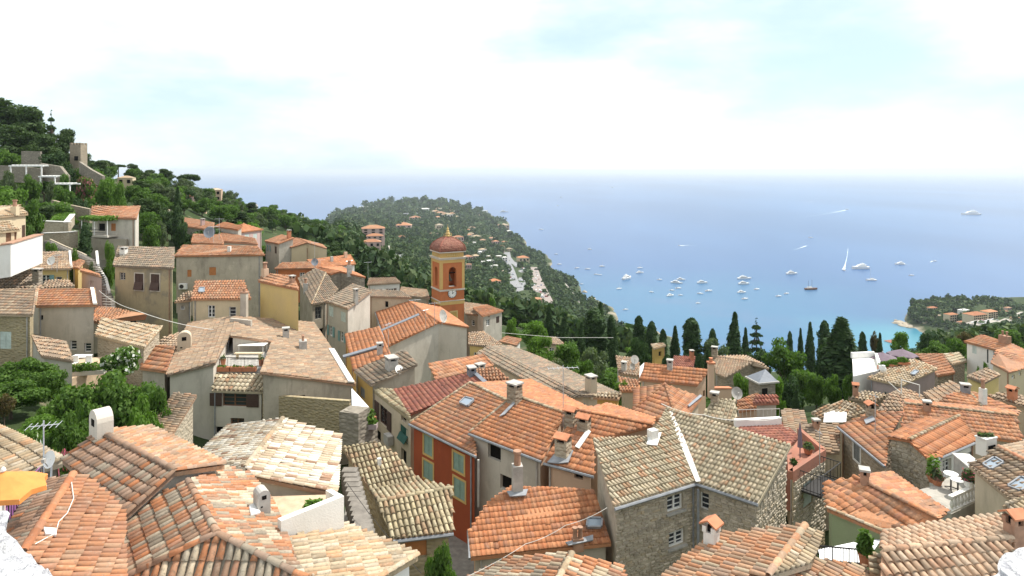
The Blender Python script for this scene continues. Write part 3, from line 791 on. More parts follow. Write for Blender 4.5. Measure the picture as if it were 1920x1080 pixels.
c = t.mix(t.rng(t.noise(.06, 6), .35, .65), (.028, .048, .016), (.05, .068, .026))
c = t.mix(t.rng(t.noise(.35, 5), .6, .74), c, (.2, .17, .11))
sx = t.n.new('ShaderNodeSeparateXYZ'); t.link(t.pos(), sx.inputs[0])
sh = t.math('ADD', sx.outputs[2], t.math('MULTIPLY', t.noise(.03, 4), 14.))
c = t.mix(t.rng(sh, -211, -215), c, (.36, .31, .24))
t.bump(t.noise(1.2, 6), .8, .3); t.out(c, .95, .1)
g = link('ground', npmesh('ground', np.array(V), Q, 'earth')); g['kind'] = 'structure'
g.data.polygons.foreach_set('use_smooth', [True] * len(g.data.polygons))
# the sea
t = NT('sea_water')
bay = pz(1290, 590, SEA); cove = pz(1730, 640, SEA)
def near(c, r):
    v = t.n.new('ShaderNodeVectorMath'); v.operation = 'DISTANCE'; t.link(t.pos(), v.inputs[0]); v.inputs[1].default_value = c
    return t.rng(t.math('ADD', v.outputs['Value'], t.math('MULTIPLY', t.noise(.004, 4), r * .9)), r * .55, r * 1.45, 1, 0)
deep, lane_blue, turq = (.02, .08, .205), (.036, .115, .265), (.034, .145, .24)
c = t.mix(t.rng(t.noise(.0011, 5, stretch=(1, .35, 1)), .4, .62), deep, lane_blue)  # stretched noise lays broad wind lanes of a paler blue over the deep blue
c = t.mix(t.math('MULTIPLY', near(bay, 560), .7), c, turq)
c = t.mix(t.math('MULTIPLY', near(cove, 170), .9), c, (.045, .22, .28))
pt_ = t.rng(t.noise(.0075, 3), .56, .64); pm = near(pz(1265, 600, SEA), 240)
c = t.mix(t.math('MULTIPLY', t.math('MULTIPLY', pt_, pm), .5), c, (.09, .12, .22))
w1 = t.noise(.05, 6, .6, stretch=(1, .55, 1)); w2 = t.noise(.4, 3, .6)
bn = t.n.new('ShaderNodeBump'); bn.inputs['Strength'].default_value = .32; bn.inputs['Distance'].default_value = .6
t.link(t.math('ADD', w1, t.math('MULTIPLY', w2, .25)), bn.inputs['Height']); t.link(bn.outputs[0], t.b.inputs['Normal'])
t.out(c, .3, .3)
m = MB(); S = 150000
m.poly([(-S, 150, SEA), (S, 150, SEA), (S, S, SEA), (-S, S, SEA)])
m.build('sea', 'sea_water')['kind'] = 'structure'
# haze
hz = bpy.data.materials.new('haze_air'); hz.use_nodes = True; hn = hz.node_tree
hn.nodes.remove(hn.nodes['Principled BSDF'])
vp = hn.nodes.new('ShaderNodeVolumePrincipled'); vp.inputs['Density'].default_value = HAZE = 6e-5; vp.inputs['Color'].default_value = (.83, .91, 1, 1); vp.inputs['Anisotropy'].default_value = .2
hn.links.new(vp.outputs[0], hn.nodes['Material Output'].inputs['Volume'])
MATS['haze_air'] = hz
m = MB(); m.cube((0, 74000, (SEA - 8 + 60) / 2), 310000, 160000, 60 - SEA + 8); h_ = m.build('haze', 'haze_air'); h_['kind'] = 'stuff'
# ------------------------------------------------------------------ the near roofs
CN, FL = 'canal', 'flat'
h1 = house('tiled_house', 'house with a brown-grey gable roof and a rounded white chimney above the garden', dict(
    a=(184, 809, 'r'), b=(328, 884, 'r'), c=(236, 966, 'e'), d=(117, 862, 'e'), f=(421, 871, 'f'), g=(281, 800, 'f')),
    [('r', -8.9), ('e', 'abcd', -24), ('f', 'abfg', -13)],
    [('abcd', dict(pal='clay_brown', tw=-23, tl=.3)), ('bagf', dict(pal='clay_blush', tl=.3))], 'plaster_pale', (CN, 'clay_brown', .22, .34), hgt=6, capal='clay_brown', verge=('bf', 'bc'))
h2 = house('tiled_house', 'hipped roof of mixed orange, brown and cream barrel tiles nearest the camera', dict(
    k=(352, 903, 'r'), h=(407, 1003, 'r'), p=(222, 966, 'e'), u=(231, 1088, 'e'), w=(575, 1088, 'e'),
    x=(546, 1044, 0.), y=(525, 980, 0.), z=(505, 935, 0.), q=(464, 889, 0.), s=(421, 876, 0.)) | {k: v for k, v in dict(x=(546, 1044, 'P'), y=(525, 980, 'P'), z=(505, 935, 'P'), q=(464, 889, 'P'), s=(421, 876, 'P')).items()},
    [('r', -9.15), ('e', 'khup', -22)],
    [('khup', dict(tw=.2, tl=.36)), ('huw', dict(across='uw', tw=.21)), ('khwxyzqs', dict(tw=.2, tl=.38))], 'plaster_pale', (CN, 'clay_mixed', .21, .4), hgt=5, capal='clay_brown')
h2b = house('tiled_house', 'roof of straw and orange barrel tiles below the white terrace parapet', dict(
    m=(538, 1011, 'r'), j=(552, 1098, 'r'), s=(690, 1098, 'P'), i=(783, 1042, 'e'), g=(646, 983, 'e')),
    [('r', -10.1), ('e', 'mjig', -13)], [('mjsig', dict(tw=.21, tl=.42))], 'plaster_white', (CN, 'clay_straw', .21, .42), hgt=5, verge=('si',))
h3 = house('tiled_house', 'gabled roof of bleached cream and brown barrel tiles beside the white terrace', dict(
    a=(530, 786, 'r'), b=(460, 877, 'r'), c=(430, 798, 'e'), d=(379, 846, 'e'), s=(419, 868, 'P'), f=(640, 816, 'f'), g=(632, 926, 'f'), t=(467, 891, 'P')),
    [('r', -10.6), ('e', 'abdc', -16), ('f', 'abgf', -15)],
    [('absdc', dict(tw=.2, tl=.34)), ('baft'.replace('t', 'gt'), dict(tw=.2, tl=.4))], 'plaster_pale', (CN, 'clay_cream', .2, .38), hgt=5, capal='clay_straw')
h4 = house('tiled_house', 'low building with a sagging swaybacked roof of ochre barrel tiles by the steps', dict(
    a=(642, 838, 't'), b=(706, 829, 't'), c=(741, 850, 'P'), n=(790, 902, 'v'), m=(697, 922, 'v'), e=(848, 916, 'r'), d=(707, 942, 'r'), f=(850, 997, 's'), g=(737, 1011, 's')),
    [('r', -13.2), ('s', 'degf', -24), ('v', 'mned', -11), ('t', 'abnm', 20)],
    [('abcnm', dict(across='mn', tw=-15, tl=.34)), ('nmde', dict(across='de', tw=-15, tl=.34)), ('defg', dict(tw=-15, tl=.34))], 'rubble_gold', (CN, 'clay_ochre', .22, .34), base=-20, gutters=('gf',),
    wins=[('gf', 757, 1012, 800, 1044, 'panel', dict(col='orange_wood'))])
h5 = house('town_house', 'red town house with green shutters framed in yellow on the narrow street', dict(
    a=(768, 793, 'e'), b=(894, 854, 'e'), c=(890, 822, 'P'), d=(951, 752, 'r'), e=(881, 718, 'r'), p=(972, 740, 'P'), q=(993, 711, 'f')),
    [('e', -15.0), ('r', 'abde', 17), ('f', 'edq', -12)],
    [('abcde', dict(across='ab', tw=.21, tl=.3)), ('edpq', dict(across='ed', tw=.21, tl=.3))], 'plaster_red', (FL, 'clay_orange_old', .29, .36), base=-21.5, gutters=('ab',), capal='clay_straw', verge=('ea',),
    wins=[('ab', 795, 817, 811, 853, 'shut', dict(col='shutter_sage', sur='plaster_trim')), ('ab', 794, 866, 812, 899, 'shut', dict(col='shutter_sage', sur='plaster_trim')),
          ('ab', 850, 851, 870, 884, 'shut', dict(col='shutter_sage', sur='plaster_trim')), ('ab', 851, 899, 872, 935, 'shut', dict(col='shutter_sage', sur='plaster_trim'))])
h6 = house('town_house', 'pinkish beige house with a wide orange roof and tall pot chimney', dict(
    a=(880, 811, 'e'), b=(1016, 863, 'e'), c=(1058, 775, 'r'), d=(964, 742, 'r'), x=(1106, 765, 'P'), y=(993, 711, 'f')),
    [('e', -14.3), ('r', 'abcd', 17), ('f', 'dcy', -11)],
    [('abcd', dict(tw=.21, tl=.29)), ('dcxy', dict(across='dc', tw=.21, tl=.3))], 'plaster_peach', (FL, 'clay_orange', .29, .34), base=-21, gutters=('ab',), capal='clay_straw', wallm=dict(ab='plaster_grey', ad='plaster_grey'), verge=('da',),
    wins=[('ab', 915, 833, 939, 862, 'dark'), ('ab', 938, 893, 962, 920, 'dark')])
h7 = house('town_house', 'house under orange interlocking tiles with three square brick chimneys', dict(
    a=(1020, 866, 'e'), b=(1114, 891, 'e'), c=(1114, 826, 'P'), d=(1223, 797, 'r'), e=(1085, 770, 'r'), g=(1228, 783, 'f'), i=(1140, 756, 'f'), k=(1106, 763, 'P')),
    [('e', -14.4), ('r', 'abde', 16), ('f', 'edgi', -9)],
    [('abcde', dict(across='ab', tw=.22, tl=.4)), ('edgik', dict(across='ed', tw=.22, tl=.38))], 'plaster_peach', (FL, 'clay_orange', .29, .42), base=-19, capal='clay_orange',
    wins=[('ab', 1077, 884, 1093, 898, 'dark')], gutters=('ab',))
h8 = house('town_house', 'beige street house with a maroon tiled roof and a green awning shutter', dict(
    a=(736, 730, 'e'), b=(768, 776, 'e'), c=(911, 717, 'r'), d=(890, 697, 'r'), p=(694, 727, 's'), q=(771, 789, 's')),
    [('e', -15.5), ('r', 'abcd', 13), ('s', 'abqp', -17)],
    [('abcd', dict(tw=.22, tl=.3)), ('pqba', dict(style=CN, pal='clay_ochre', tw=.22))], 'plaster_warm', (FL, 'clay_red', .26, .36), base=-22, caps=False, verge=('da', 'dc'),
    wins=[('pq', 711, 762, 726, 797, 'open', dict(col='shutter_brown', frame='dark_wood')), ('pq', 752, 777, 762, 791, 'dark'), ('pq', 751, 800, 765, 828, 'shut', dict(col='shutter_green', prop=1)), ('pq', 752, 843, 763, 872, 'dark'), ('pq', 703, 806, 714, 828, 'dark')])
h9 = house('town_house', 'narrow ochre street house under weathered grey-brown tiles', dict(
    a=(664, 695, 'e'), b=(696, 722, 'e'), c=(783, 683, 'r'), d=(760, 657, 'r')),
    [('e', -15.2), ('r', 'abcd', 12)], ['abcd'], 'plaster_dull', (CN, 'clay_grey', .22, .36), base=-23, wallm=dict(ab='plaster_ochre'), hgt=8,
    wins=[('ab', 676, 727, 684, 745, 'shut', dict(col='shutter_grey'))])
h34 = house('stone_house', 'rubble stone house with an L-shaped lichen-covered barrel tile roof and white windows', dict(
    a=(1112, 822, 'r'), b=(1221, 818, 'P'), c=(1250, 764, 'P'), f=(1305, 904, 'e'), e=(1151, 951, 'e'), g=(1422, 943, 'e'), d=(1483, 834, 's')),
    [('e', -13.8), ('r', 'aef', 16), ('s', 'fgd', 16)],
    [('efcba', dict(across='ef', tw=.185, tl=.33)), ('fgdc', dict(across='fg', tw=.185, tl=.33))], 'mortar', (CN, 'clay_lichen', .19, .33), base=-19.5, capal='clay_lichen', gutters=('ef', 'fg'),
    wins=[('ef', 1251, 928, 1281, 958, 'glass', dict(rows=3, sill='cement')), ('fg', 1312, 924, 1329, 956, 'glass', dict(rows=3)), ('ef', 1254, 992, 1284, 1024, 'glass', dict(rows=4, sill='cement')), ('gd', 1476, 948, 1483, 976, 'panel', dict(col='shutter_brown', name='shutter'))],
    stones=dict(ef=dict(h=.115, w=.27, z0=-18), fg=dict(h=.12, w=.28, z0=-17.5, keep=120, skip=lambda x, y: x > 1338 and y > 958 + (x - 1340) * .13), gd=dict(h=.13, w=.24, keep=260, z0=-18)))
h35 = house('town_house', 'bright orange tiled house with two raised tile bands below the pot chimney', dict(
    a=(883, 1045, 'e'), b=(1146, 1018, 'e'), c=(1118, 940, 'P'), d=(1112, 918, 'r'), e=(957, 911, 'r'), f=(912, 944, 'P'), g=(881, 992, 'P')),
    [('e', -15.6), ('r', 'abde', 19)], [('abcdefg', dict(tw=.2, tl=.3))], 'plaster_peach', (FL, 'clay_orange', .23, .3), base=-21, gutters=('ga',), caps=False, verge=('ab',), wallm=dict(ab='plaster_grey'))
h36 = house('tiled_house', 'small ridged roof of grey and orange barrel tiles at the bottom edge', dict(
    a=(1073, 1040, 'r'), b=(1040, 1100, 'r'), c=(960, 1046, 'e'), d=(850, 1100, 'e'), f=(1166, 1062, 'f'), g=(1180, 1110, 'f')),
    [('r', -12.4), ('e', 'abdc', -14), ('f', 'abgf', -14)], [('abdc', dict(tl=.4)), ('bafg', dict(tl=.4))], 'plaster_peach', (CN, 'clay_mixed', .22, .4), hgt=5, capal='clay_straw')
h37 = house('tiled_house', 'foreground house with orange barrel tiles and a bleached mortar ridge', dict(
    a=(1510, 987, 'r'), b=(1441, 1080, 'r'), c=(1342, 1003, 'e'), d=(1225, 1100, 'e'), f=(1541, 1001, 'f'), g=(1521, 1056, 'f')),
    [('r', -10.6), ('e', 'abdc', -13), ('f', 'abgf', -19)],
    [('abdc', dict(tl=.42, tw=.21)), ('bafg', dict(pal='clay_straw', tl=.32, tw=.2))], 'plaster_pale', (CN, 'clay_blush', .21, .42), hgt=5, capal='clay_blush')
h38 = house('tiled_house', 'low roof of pale orange tiles along the bottom edge beside the ridge', dict(
    a=(1462, 1040, 'r'), b=(1400, 1110, 'r'), c=(1625, 1064, 'e'), d=(1640, 1110, 'e')),
    [('r', -10.9), ('e', 'abdc', -12)], [('abdc', dict(tl=.42))], 'plaster_pale', (CN, 'clay_blush', .21, .42), hgt=5)
h39 = house('tiled_house', 'peach barrel tiled roof by the white parapet in the near corner', dict(
    a=(1653, 1034, 'r'), b=(1896, 1011, 'r'), c=(1650, 1120, 'e'), d=(1905, 1120, 'e'), f=(1657, 1003, 'f'), g=(1747, 986, 'P'), i=(1872, 968, 'f')),
    [('r', -10.2), ('e', 'abdc', -22), ('f', 'abif', -12)],
    [('abdc', dict(tl=.3, tw=.23)), ('bafgi', dict(across='ba', tl=.3, tw=.23))], 'plaster_pale', (CN, 'clay_peach', .23, .3), hgt=5)
h40 = house('tiled_house', 'long orange ridged roof between the iron balcony and the grey deck', dict(
    a=(1600, 895, 'r'), b=(1757, 972, 'r'), c=(1551, 953, 'e'), d=(1655, 997, 'P'), e=(1748, 996, 'e'), f=(1670, 884, 'f'), g=(1776, 957, 'f'), x=(1545, 905, 'P')),
    [('r', -13.2), ('e', 'abec', -16), ('f', 'abgf', -8)],
    [('abedcx', dict(across='ab', tw=.24, tl=.42)), ('bafg', dict(tw=.24, tl=.42))], 'plaster_green', (FL, 'clay_orange_old', .24, .42), base=-19, wallm=dict(cd='plaster_green', de='plaster_green'), capal='clay_orange_old', verge=('cd', 'de'), vpal='clay_straw')
h41 = house('stone_house', 'stone house with a banded orange roof and arched door onto the terrace', dict(
    a=(1705, 825, 'r'), b=(1798, 780, 'r'), c=(1832, 825, 'e'), d=(1745, 863, 'e'), f=(1664, 818, 'f'), g=(1726, 785, 'f')),
    [('e', -14.9), ('r', 'abcd', 19), ('f', 'bafg', -7)],
    [('abcd', dict(tw=.26, tl=.5)), ('bafg', dict(tw=.26, tl=.45))], 'rubble_pale', (FL, 'clay_orange', .26, .45), base=-19.5, capal='clay_straw', wallm=dict(cd='plaster_white'), gutters=('cd',),
    stones=dict(ad=dict(h=.13, w=.28, keep=280, z0=-18), af=dict(h=.15, w=.3, keep=60, z0=-18)),
    wins=[('cd', 1768, 861, 1784, 893, 'glass', dict(rows=4, frame='white_paint')), ('cd', 1812, 848, 1822, 868, 'shut', dict(col='shutter_grey'))])
h42 = house('town_house', 'tan house with one long closed shutter under orange striped tiles', dict(
    a=(1572, 799, 'e'), b=(1661, 873, 'e'), c=(1666, 819, 'P'), d=(1693, 772, 'r'), x=(1638, 770, 'P')),
    [('e', -15.4), ('r', 'abd', 12)], [('abcdx', dict(tw=.26, tl=.4))], 'rubble_tan', (FL, 'clay_orange_old', .3, .42), base=-21, gutters=('ab',),
    wins=[('ab', 1601, 833, 1613, 864, 'shut', dict(col='shutter_grey', sur='off_white'))])
h43 = house('town_house', 'broad house with a long orange roof across behind the terrace', dict(
    a=(1695, 757, 'r'), b=(1905, 780, 'r'), c=(1918, 828, 'e'), d=(1690, 800, 'e'), f=(1700, 750, 'f'), g=(1912, 770, 'f')),
    [('r', -15.0), ('e', 'abcd', -15), ('f', 'bafg', -7)], [('abcd', dict(tw=.24, tl=.38)), 'bafg'], 'plaster_warm', (FL, 'clay_orange_old', .27, .42), hgt=6, capal='clay_straw')
h44 = house('tiled_house', 'straw barrel tile roof with two large skylights at the edge', dict(
    a=(1872, 839, 'r'), b=(1975, 892, 'r'), c=(1980, 1005, 'e'), d=(1817, 872, 'e'), f=(1930, 826, 'f'), g=(2010, 850, 'f')),
    [('r', -12.6), ('e', 'abcd', -16), ('f', 'bafg', -10)], ['abcd', 'bafg'], 'plaster_warm', (CN, 'clay_faded', .24, .4), hgt=5, capal='clay_orange_old')
h44b = house('tiled_house', 'pale straw tile roof wedge between the skylights and the peach roof', dict(
    a=(1882, 945, 'r'), b=(1960, 920, 'r'), c=(1980, 990, 'e'), d=(1876, 972, 'e')),
    [('r', -11.3), ('e', 'abcd', -20)], ['abcd'], 'plaster_warm', (CN, 'clay_straw', .22, .38), hgt=4)
h0 = house('tiled_house', 'straw tiled roof at the left edge behind the orange parasol', dict(
    a=(-40, 780, 'r'), b=(118, 852, 'r'), c=(118, 868, 'P'), d=(-40, 920, 'e'), f=(60, 885, 'e')),
    [('r', -9.9), ('e', 'abfd', -9)], [('abcfd', dict(across='ab', tl=.4))], 'rubble_grey', (CN, 'clay_straw', .22, .4), hgt=4)
h0b = house('tiled_house', 'low terrace house with salmon tiles and a loose white cable by the parapet', dict(
    a=(137, 892, 'r'), b=(45, 1035, 'r'), c=(232, 960, 'P'), d=(234, 1100, 'e'), g=(215, 1110, 'e'), e=(70, 905, 'f'), f=(10, 1005, 'f'), x=(120, 1110, 'P'), y=(170, 900, 'P')),
    [('r', -8.3), ('e', 'abd', -17), ('f', 'abf', -18)],
    [('abxgdcy', dict(across='ab', tw=.2, tl=.36)), ('bae'+'f', dict(pal='clay_brown', tw=.18, tl=.36))], 'plaster_pink', (CN, 'clay_salmon', .2, .36), hgt=4, capal='clay_orange')
# ------------------------------------------------------------------ the village behind
T38 = (CN, 'clay_faded', .24, .42)
h11 = house('tan_house', 'large tan house with a sunken roof terrace cut between two faded tile slopes', dict(
    a=(354, 605, 'e'), b=(313, 703, 'e'), n=(412, 679, 'r'), d=(442, 593, 'r'), w=(432, 629, 'P'), s=(509, 641, 'P'), t=(488, 698, 'P'), f=(588, 605, 'f'), g=(667, 721, 'f'), u=(404, 681, 'P'), v=(430, 631, 'P')),
    [('r', 'D', 'd', 62), ('e', 'dnba', -15), ('f', 'dngf', -13)],
    [('dvuba', dict(across='dv', tw=.25, tl=.42)), ('fgtswd', dict(across='fg', tw=.25, tl=.42))], 'plaster_pale', T38, base=-21.5, caps=False, verge=('bu', 'tg', 'dv', 'vu'), capal='clay_orange_old',
    wallm=dict(bu='plaster_pale', tg='plaster_streaked'),
    wins=[('tg', 561, 741, 572, 754, 'dark')])
h12 = house('grey_house', 'grey rendered house with a pink ground floor and two arched white windows', dict(
    a=(67, 574, 'e'), b=(181, 572, 'e'), c=(176, 541, 'r'), d=(71, 542, 'r')), [('e', 'D', 'a', 55), ('r', 'abcd', 21)],
    [('abcd', dict(tw=.27, tl=.36))], 'plaster_grey', (FL, 'clay_orange_old', .27, .36), base=-17.5, verge=('bc', 'ad'), capal='clay_straw',
    wins=[('ab', 75, 591, 81, 600, 'dark'), ('ab', 131, 638, 144, 656, 'glass', dict(rows=3)), ('ab', 158, 643, 171, 660, 'glass', dict(rows=3))])
h13 = house('stone_house', 'golden rubble stone house at the left edge with a pale closed shutter', dict(
    a=(-60, 588, 'e'), b=(61, 591, 'e'), c=(68, 541, 'r'), d=(-60, 541, 'r')), [('e', 'D', 'b', 50), ('r', 'abcd', 24)],
    [('abcd', dict(tw=.27, tl=.36))], 'rubble_gold', (FL, 'clay_faded', .27, .36), base=-17, verge=('bc',),
    wins=[('ab', 0, 622, 21, 654, 'shut', dict(col='shutter_pale'))])
h14 = house('old_house', 'old house with steep ribs of grey barrel tiles behind the stone house', dict(
    a=(-40, 541, 'e'), b=(81, 541, 'e'), c=(60, 506, 'r'), d=(-40, 506, 'r')), [('e', 'D', 'b', 60), ('r', 'abcd', 22)],
    [('abcd', dict(tw=.36, tl=.5))], 'plaster_grey', (CN, 'clay_grey', .36, .5), hgt=6)
h15 = house('yellow_house', 'pale yellow house with a white satellite dish on its tiles', dict(
    a=(58, 504, 'e'), b=(134, 504, 'e'), c=(131, 471, 'r'), d=(80, 473, 'r')), [('e', 'D', 'a', 68), ('r', 'abcd', 17)],
    ['abcd'], 'plaster_yellow', (CN, 'clay_faded', .26, .42), hgt=6, verge=('bc',), capal='clay_straw')
h15b = house('lean_to', 'low lean-to roof of mixed tiles at the foot of the yellow house', dict(
    a=(80, 541, 'e'), b=(140, 537, 'e'), c=(128, 524, 'r'), d=(84, 526, 'r')), [('e', 'D', 'a', 60), ('r', 'abcd', 12)], ['abcd'], 'plaster_warm', T38, hgt=4)
h15c = house('small_house', 'small yellow annex with red tiles beside the stepped path', dict(
    a=(136, 502, 'e'), b=(148, 503, 'e'), c=(159, 490, 'r'), d=(135, 482, 'r')), [('e', 'D', 'a', 71), ('r', 'abcd', 14)], ['abcd'], 'plaster_yellow', (CN, 'clay_salmon', .26, .42), hgt=5)
h15d = house('small_house', 'small pink house with one dark window below the steps', dict(
    a=(150, 508, 'e'), b=(191, 519, 'e'), c=(186, 514, 'r'), d=(153, 503, 'r')), [('e', 'D', 'a', 70), ('r', 'abcd', 16)], ['abcd'], 'plaster_pink', (CN, 'clay_orange_old', .26, .42), hgt=4.5,
    wins=[('ab', 169, 527, 177, 537, 'dark')])
h16 = house('cream_villa', 'cream villa with brown doors on top of the white rampart', dict(
    a=(-60, 412, 'e'), b=(53, 401, 'e'), c=(37, 384, 'r'), d=(-60, 389, 'r')), [('e', 'D', 'b', 64), ('r', 'abcd', 20)], ['abcd'], 'plaster_cream', (CN, 'clay_straw', .26, .42), hgt=4,
    wins=[('ab', 41, 422, 49, 451, 'panel', dict(col='dark_wood'))])
h16b = house('porch', 'small tiled porch roof in front of the cream villa', dict(
    a=(-60, 440, 'e'), b=(38, 431, 'e'), c=(14, 415, 'r'), d=(-60, 420, 'r')), [('e', 'D', 'b', 59), ('r', 'abcd', 18)], ['abcd'], 'plaster_cream', (CN, 'clay_straw', .26, .42), hgt=4.0,
    wins=[('ab', 11, 436, 21, 454, 'panel', dict(col='brown_wood')), ('ab', 27, 434, 33, 452, 'panel', dict(col='brown_wood'))])
h17 = house('yellow_house', 'square ochre house with stained walls and two brown awning shutters', dict(
    a=(212, 498, 'e'), b=(326, 503, 'e'), c=(327, 464, 'r'), d=(222, 462, 'r')), [('e', 'D', 'a', 70), ('r', 'abcd', 21)],
    ['abcd'], 'plaster_ochre_old', (CN, 'clay_grey', .26, .42), base=-19, verge=('ad',),
    wins=[('ab', 224, 511, 235, 525, 'glass', dict(frame='cement')), ('ab', 253, 513, 269, 544, 'shut', dict(col='shutter_brown', prop=1, sur='plaster_pale')), ('ab', 283, 514, 299, 545, 'shut', dict(col='shutter_brown', prop=1, sur='plaster_pale'))])
h18 = house('long_house', 'long streaked grey building under a salmon tile roof', dict(
    a=(327, 480, 'e'), b=(497, 478, 'e'), c=(483, 461, 'r'), d=(343, 459, 'r')), [('e', 'D', 'a', 82), ('r', 'abcd', 15)],
    [('abcd', dict(tw=.3, tl=.42))], 'plaster_streaked', (FL, 'clay_salmon', .3, .42), hgt=8,
    wins=[('ab', 351, 506, 359, 519, 'panel', dict(col='orange_wood', name='shutter')), ('ab', 392, 501, 405, 516, 'panel', dict(col='orange_wood', name='shutter'))])
h19 = house('beige_house', 'beige house with a tall pier chimney and one small skylight in salmon tiles', dict(
    a=(358, 561, 'e'), b=(471, 560, 'e'), c=(457, 526, 'r'), d=(366, 526, 'r')), [('e', 'D', 'a', 64), ('r', 'abcd', 24)],
    [('abcd', dict(tw=.27, tl=.4))], 'plaster_cream', (CN, 'clay_salmon', .27, .4), hgt=5)
h19b = house('lean_to', 'shabby lean-to with a tiny window beside the beige house', dict(
    a=(327, 566, 'e'), b=(360, 563, 'e'), c=(360, 546, 'r'), d=(343, 550, 'r')), [('e', 'D', 'a', 65), ('r', 'abcd', 17)], ['abcd'], 'plaster_dull', (CN, 'clay_faded', .26, .42), hgt=6,
    wins=[('ab', 339, 573, 346, 581, 'glass'), ('ab', 354, 569, 360, 588, 'dark')])
h20 = house('yellow_house', 'plain bright yellow house wall below a salmon tile roof', dict(
    a=(484, 527, 'e'), b=(561, 543, 'e'), c=(549, 517, 'r'), d=(495, 512, 'r')), [('e', 'D', 'a', 66), ('r', 'abcd', 20)], ['abcd'], 'plaster_yellow', (CN, 'clay_salmon', .26, .42), hgt=4.9)
h21 = house('grey_house', 'grey corner house with teal shutters over the covered lane', dict(
    a=(609, 564, 'e'), b=(652, 579, 'e'), c=(697, 545, 'r'), d=(662, 532, 'r')), [('e', 'D', 'a', 76), ('r', 'abcd', 12)],
    ['abcd'], 'plaster_grey', (CN, 'clay_grey', .26, .42), base=-23.5, wallm=dict(bc='plaster_pale'),
    wins=[('ab', 617, 575, 625, 593, 'shut', dict(col='shutter_pale')), ('ab', 639, 585, 648, 603, 'shut', dict(col='shutter_pale')), ('ab', 617, 611, 624, 630, 'open', dict(col='shutter_teal')), ('ab', 638, 622, 645, 641, 'open', dict(col='shutter_teal'))])
h21b = house('flat_roof_house', 'plain beige block with a small niche and stained flat roof', dict(
    a=(690, 556, 'e'), b=(772, 558, 'e'), c=(752, 545, 'r'), d=(694, 543, 'r')), [('e', 'D', 'a', 82), ('r', 'abcd', 6)], ['abcd'], 'plaster_warm', (CN, 'clay_grey', .26, .42), hgt=6,
    wins=[('ab', 722, 565, 728, 576, 'dark')])
h22 = house('old_house', 'old house with a pointed pyramid of grey tiles over an arched passage', dict(
    a=(584, 571, 'e'), b=(612, 566, 'e'), c=(634, 543, 'P'), p=(611, 511, 'r'), q=(559, 522, 'f'), s=(592, 503, 'P')), [('e', 'D', 'a', 78), ('r', 'abp', 30), ('f', 'apq', 22)],
    [('abcp', dict(across='ab')), ('qaps', dict(across='qa'))], 'plaster_dull', (CN, 'clay_grey', .26, .42), base=-23.5, capal='clay_straw',
    wins=[('ab', 591, 575, 603, 598, 'glass', dict(frame='shutter_grey')), ('ab', 586, 617, 606, 655, 'dark')])
h23 = house('red_house', 'brick red house with a low orange roof in the middle distance', dict(
    a=(514, 504, 'e'), b=(593, 503, 'e'), c=(600, 490, 'r'), d=(528, 492, 'r')), [('e', 'D', 'a', 95), ('r', 'abcd', 13)], ['abcd'], 'plaster_tower', (FL, 'clay_salmon', .25, .4), hgt=5)
h23b = house('white_house', 'white house under a wide new orange roof with aerials', dict(
    a=(597, 503, 'e'), b=(667, 495, 'e'), c=(657, 477, 'r'), d=(575, 487, 'r')), [('e', 'D', 'a', 98), ('r', 'abcd', 14)], ['abcd'], 'plaster_white', (FL, 'clay_orange', .25, .4), hgt=4)
h23c = house('old_house', 'weathered stone gable below the new orange roof', dict(
    a=(597, 501, 'r'), b=(638, 509, 'r'), c=(686, 520, 'f'), d=(640, 500, 'f'), e=(620, 514, 'e'), f=(592, 505, 'e')), [('r', 'D', 'a', 92), ('e', 'abef', -15), ('f', 'abcd', -8)], ['abef', ('badc', {})], 'rubble_grey', (FL, 'clay_orange', .3, .42), hgt=5)
h24 = house('cream_house', 'cream house with a big blank end wall beside the grey sided house', dict(
    a=(545, 464, 'e'), b=(576, 455, 'r'), c=(613, 466, 'f'), d=(604, 459, 'f'), e=(556, 446, 'r'), f=(523, 457, 'e')), [('r', 'D', 'b', 112), ('e', 'abef', -16), ('f', 'bcde', -8)], [('abef', dict(across='af')), ('bcde', dict(across='be'))], 'plaster_cream', (CN, 'clay_salmon', .25, .42), hgt=7, wallm=dict(af='plaster_grey'),
    wins=[('af', 529, 464, 541, 472, 'dark')])
h24b = house('grey_house', 'grey sided house with a faded salmon roof beside the cream house', dict(
    a=(496, 452, 'e'), b=(522, 457, 'e'), c=(552, 446, 'r'), d=(528, 440, 'r')), [('e', 'D', 'a', 115), ('r', 'abcd', 14)], ['abcd'], 'plaster_grey', (CN, 'clay_salmon', .25, .42), hgt=8)
h25 = house('pink_house', 'pink house under a hipped orange roof at the top of the village', dict(
    a=(447, 436, 'e'), b=(494, 430, 'e'), p=(457, 419, 'r'), d=(424, 428, 'e')), [('e', 'D', 'a', 105), ('r', 'abp', 18)], [('abp', {}), ('dap', {})], 'plaster_pink', (FL, 'clay_orange', .25, .4), hgt=5,
    wins=[('ab', 459, 439, 467, 447, 'shut', dict(col='shutter_pale')), ('ab', 475, 438, 482, 448, 'shut', dict(col='shutter_pale'))])
h25b = house('old_house', 'hipped orange roof next to the pink house', dict(
    a=(402, 424, 'e'), b=(446, 431, 'e'), c=(455, 424, 'r'), d=(420, 416, 'r')), [('e', 'D', 'a', 108), ('r', 'abcd', 14)], ['abcd'], 'plaster_grey', (FL, 'clay_orange', .25, .4), hgt=5)
h25c = house('old_house', 'low house with a shallow faded pink roof in front of the pink house', dict(
    a=(400, 452, 'e'), b=(484, 458, 'e'), c=(478, 447, 'r'), d=(400, 434, 'r')), [('e', 'D', 'a', 98), ('r', 'abcd', 10)], ['abcd'], 'plaster_grey', (CN, 'clay_salmon', .25, .42), hgt=4)
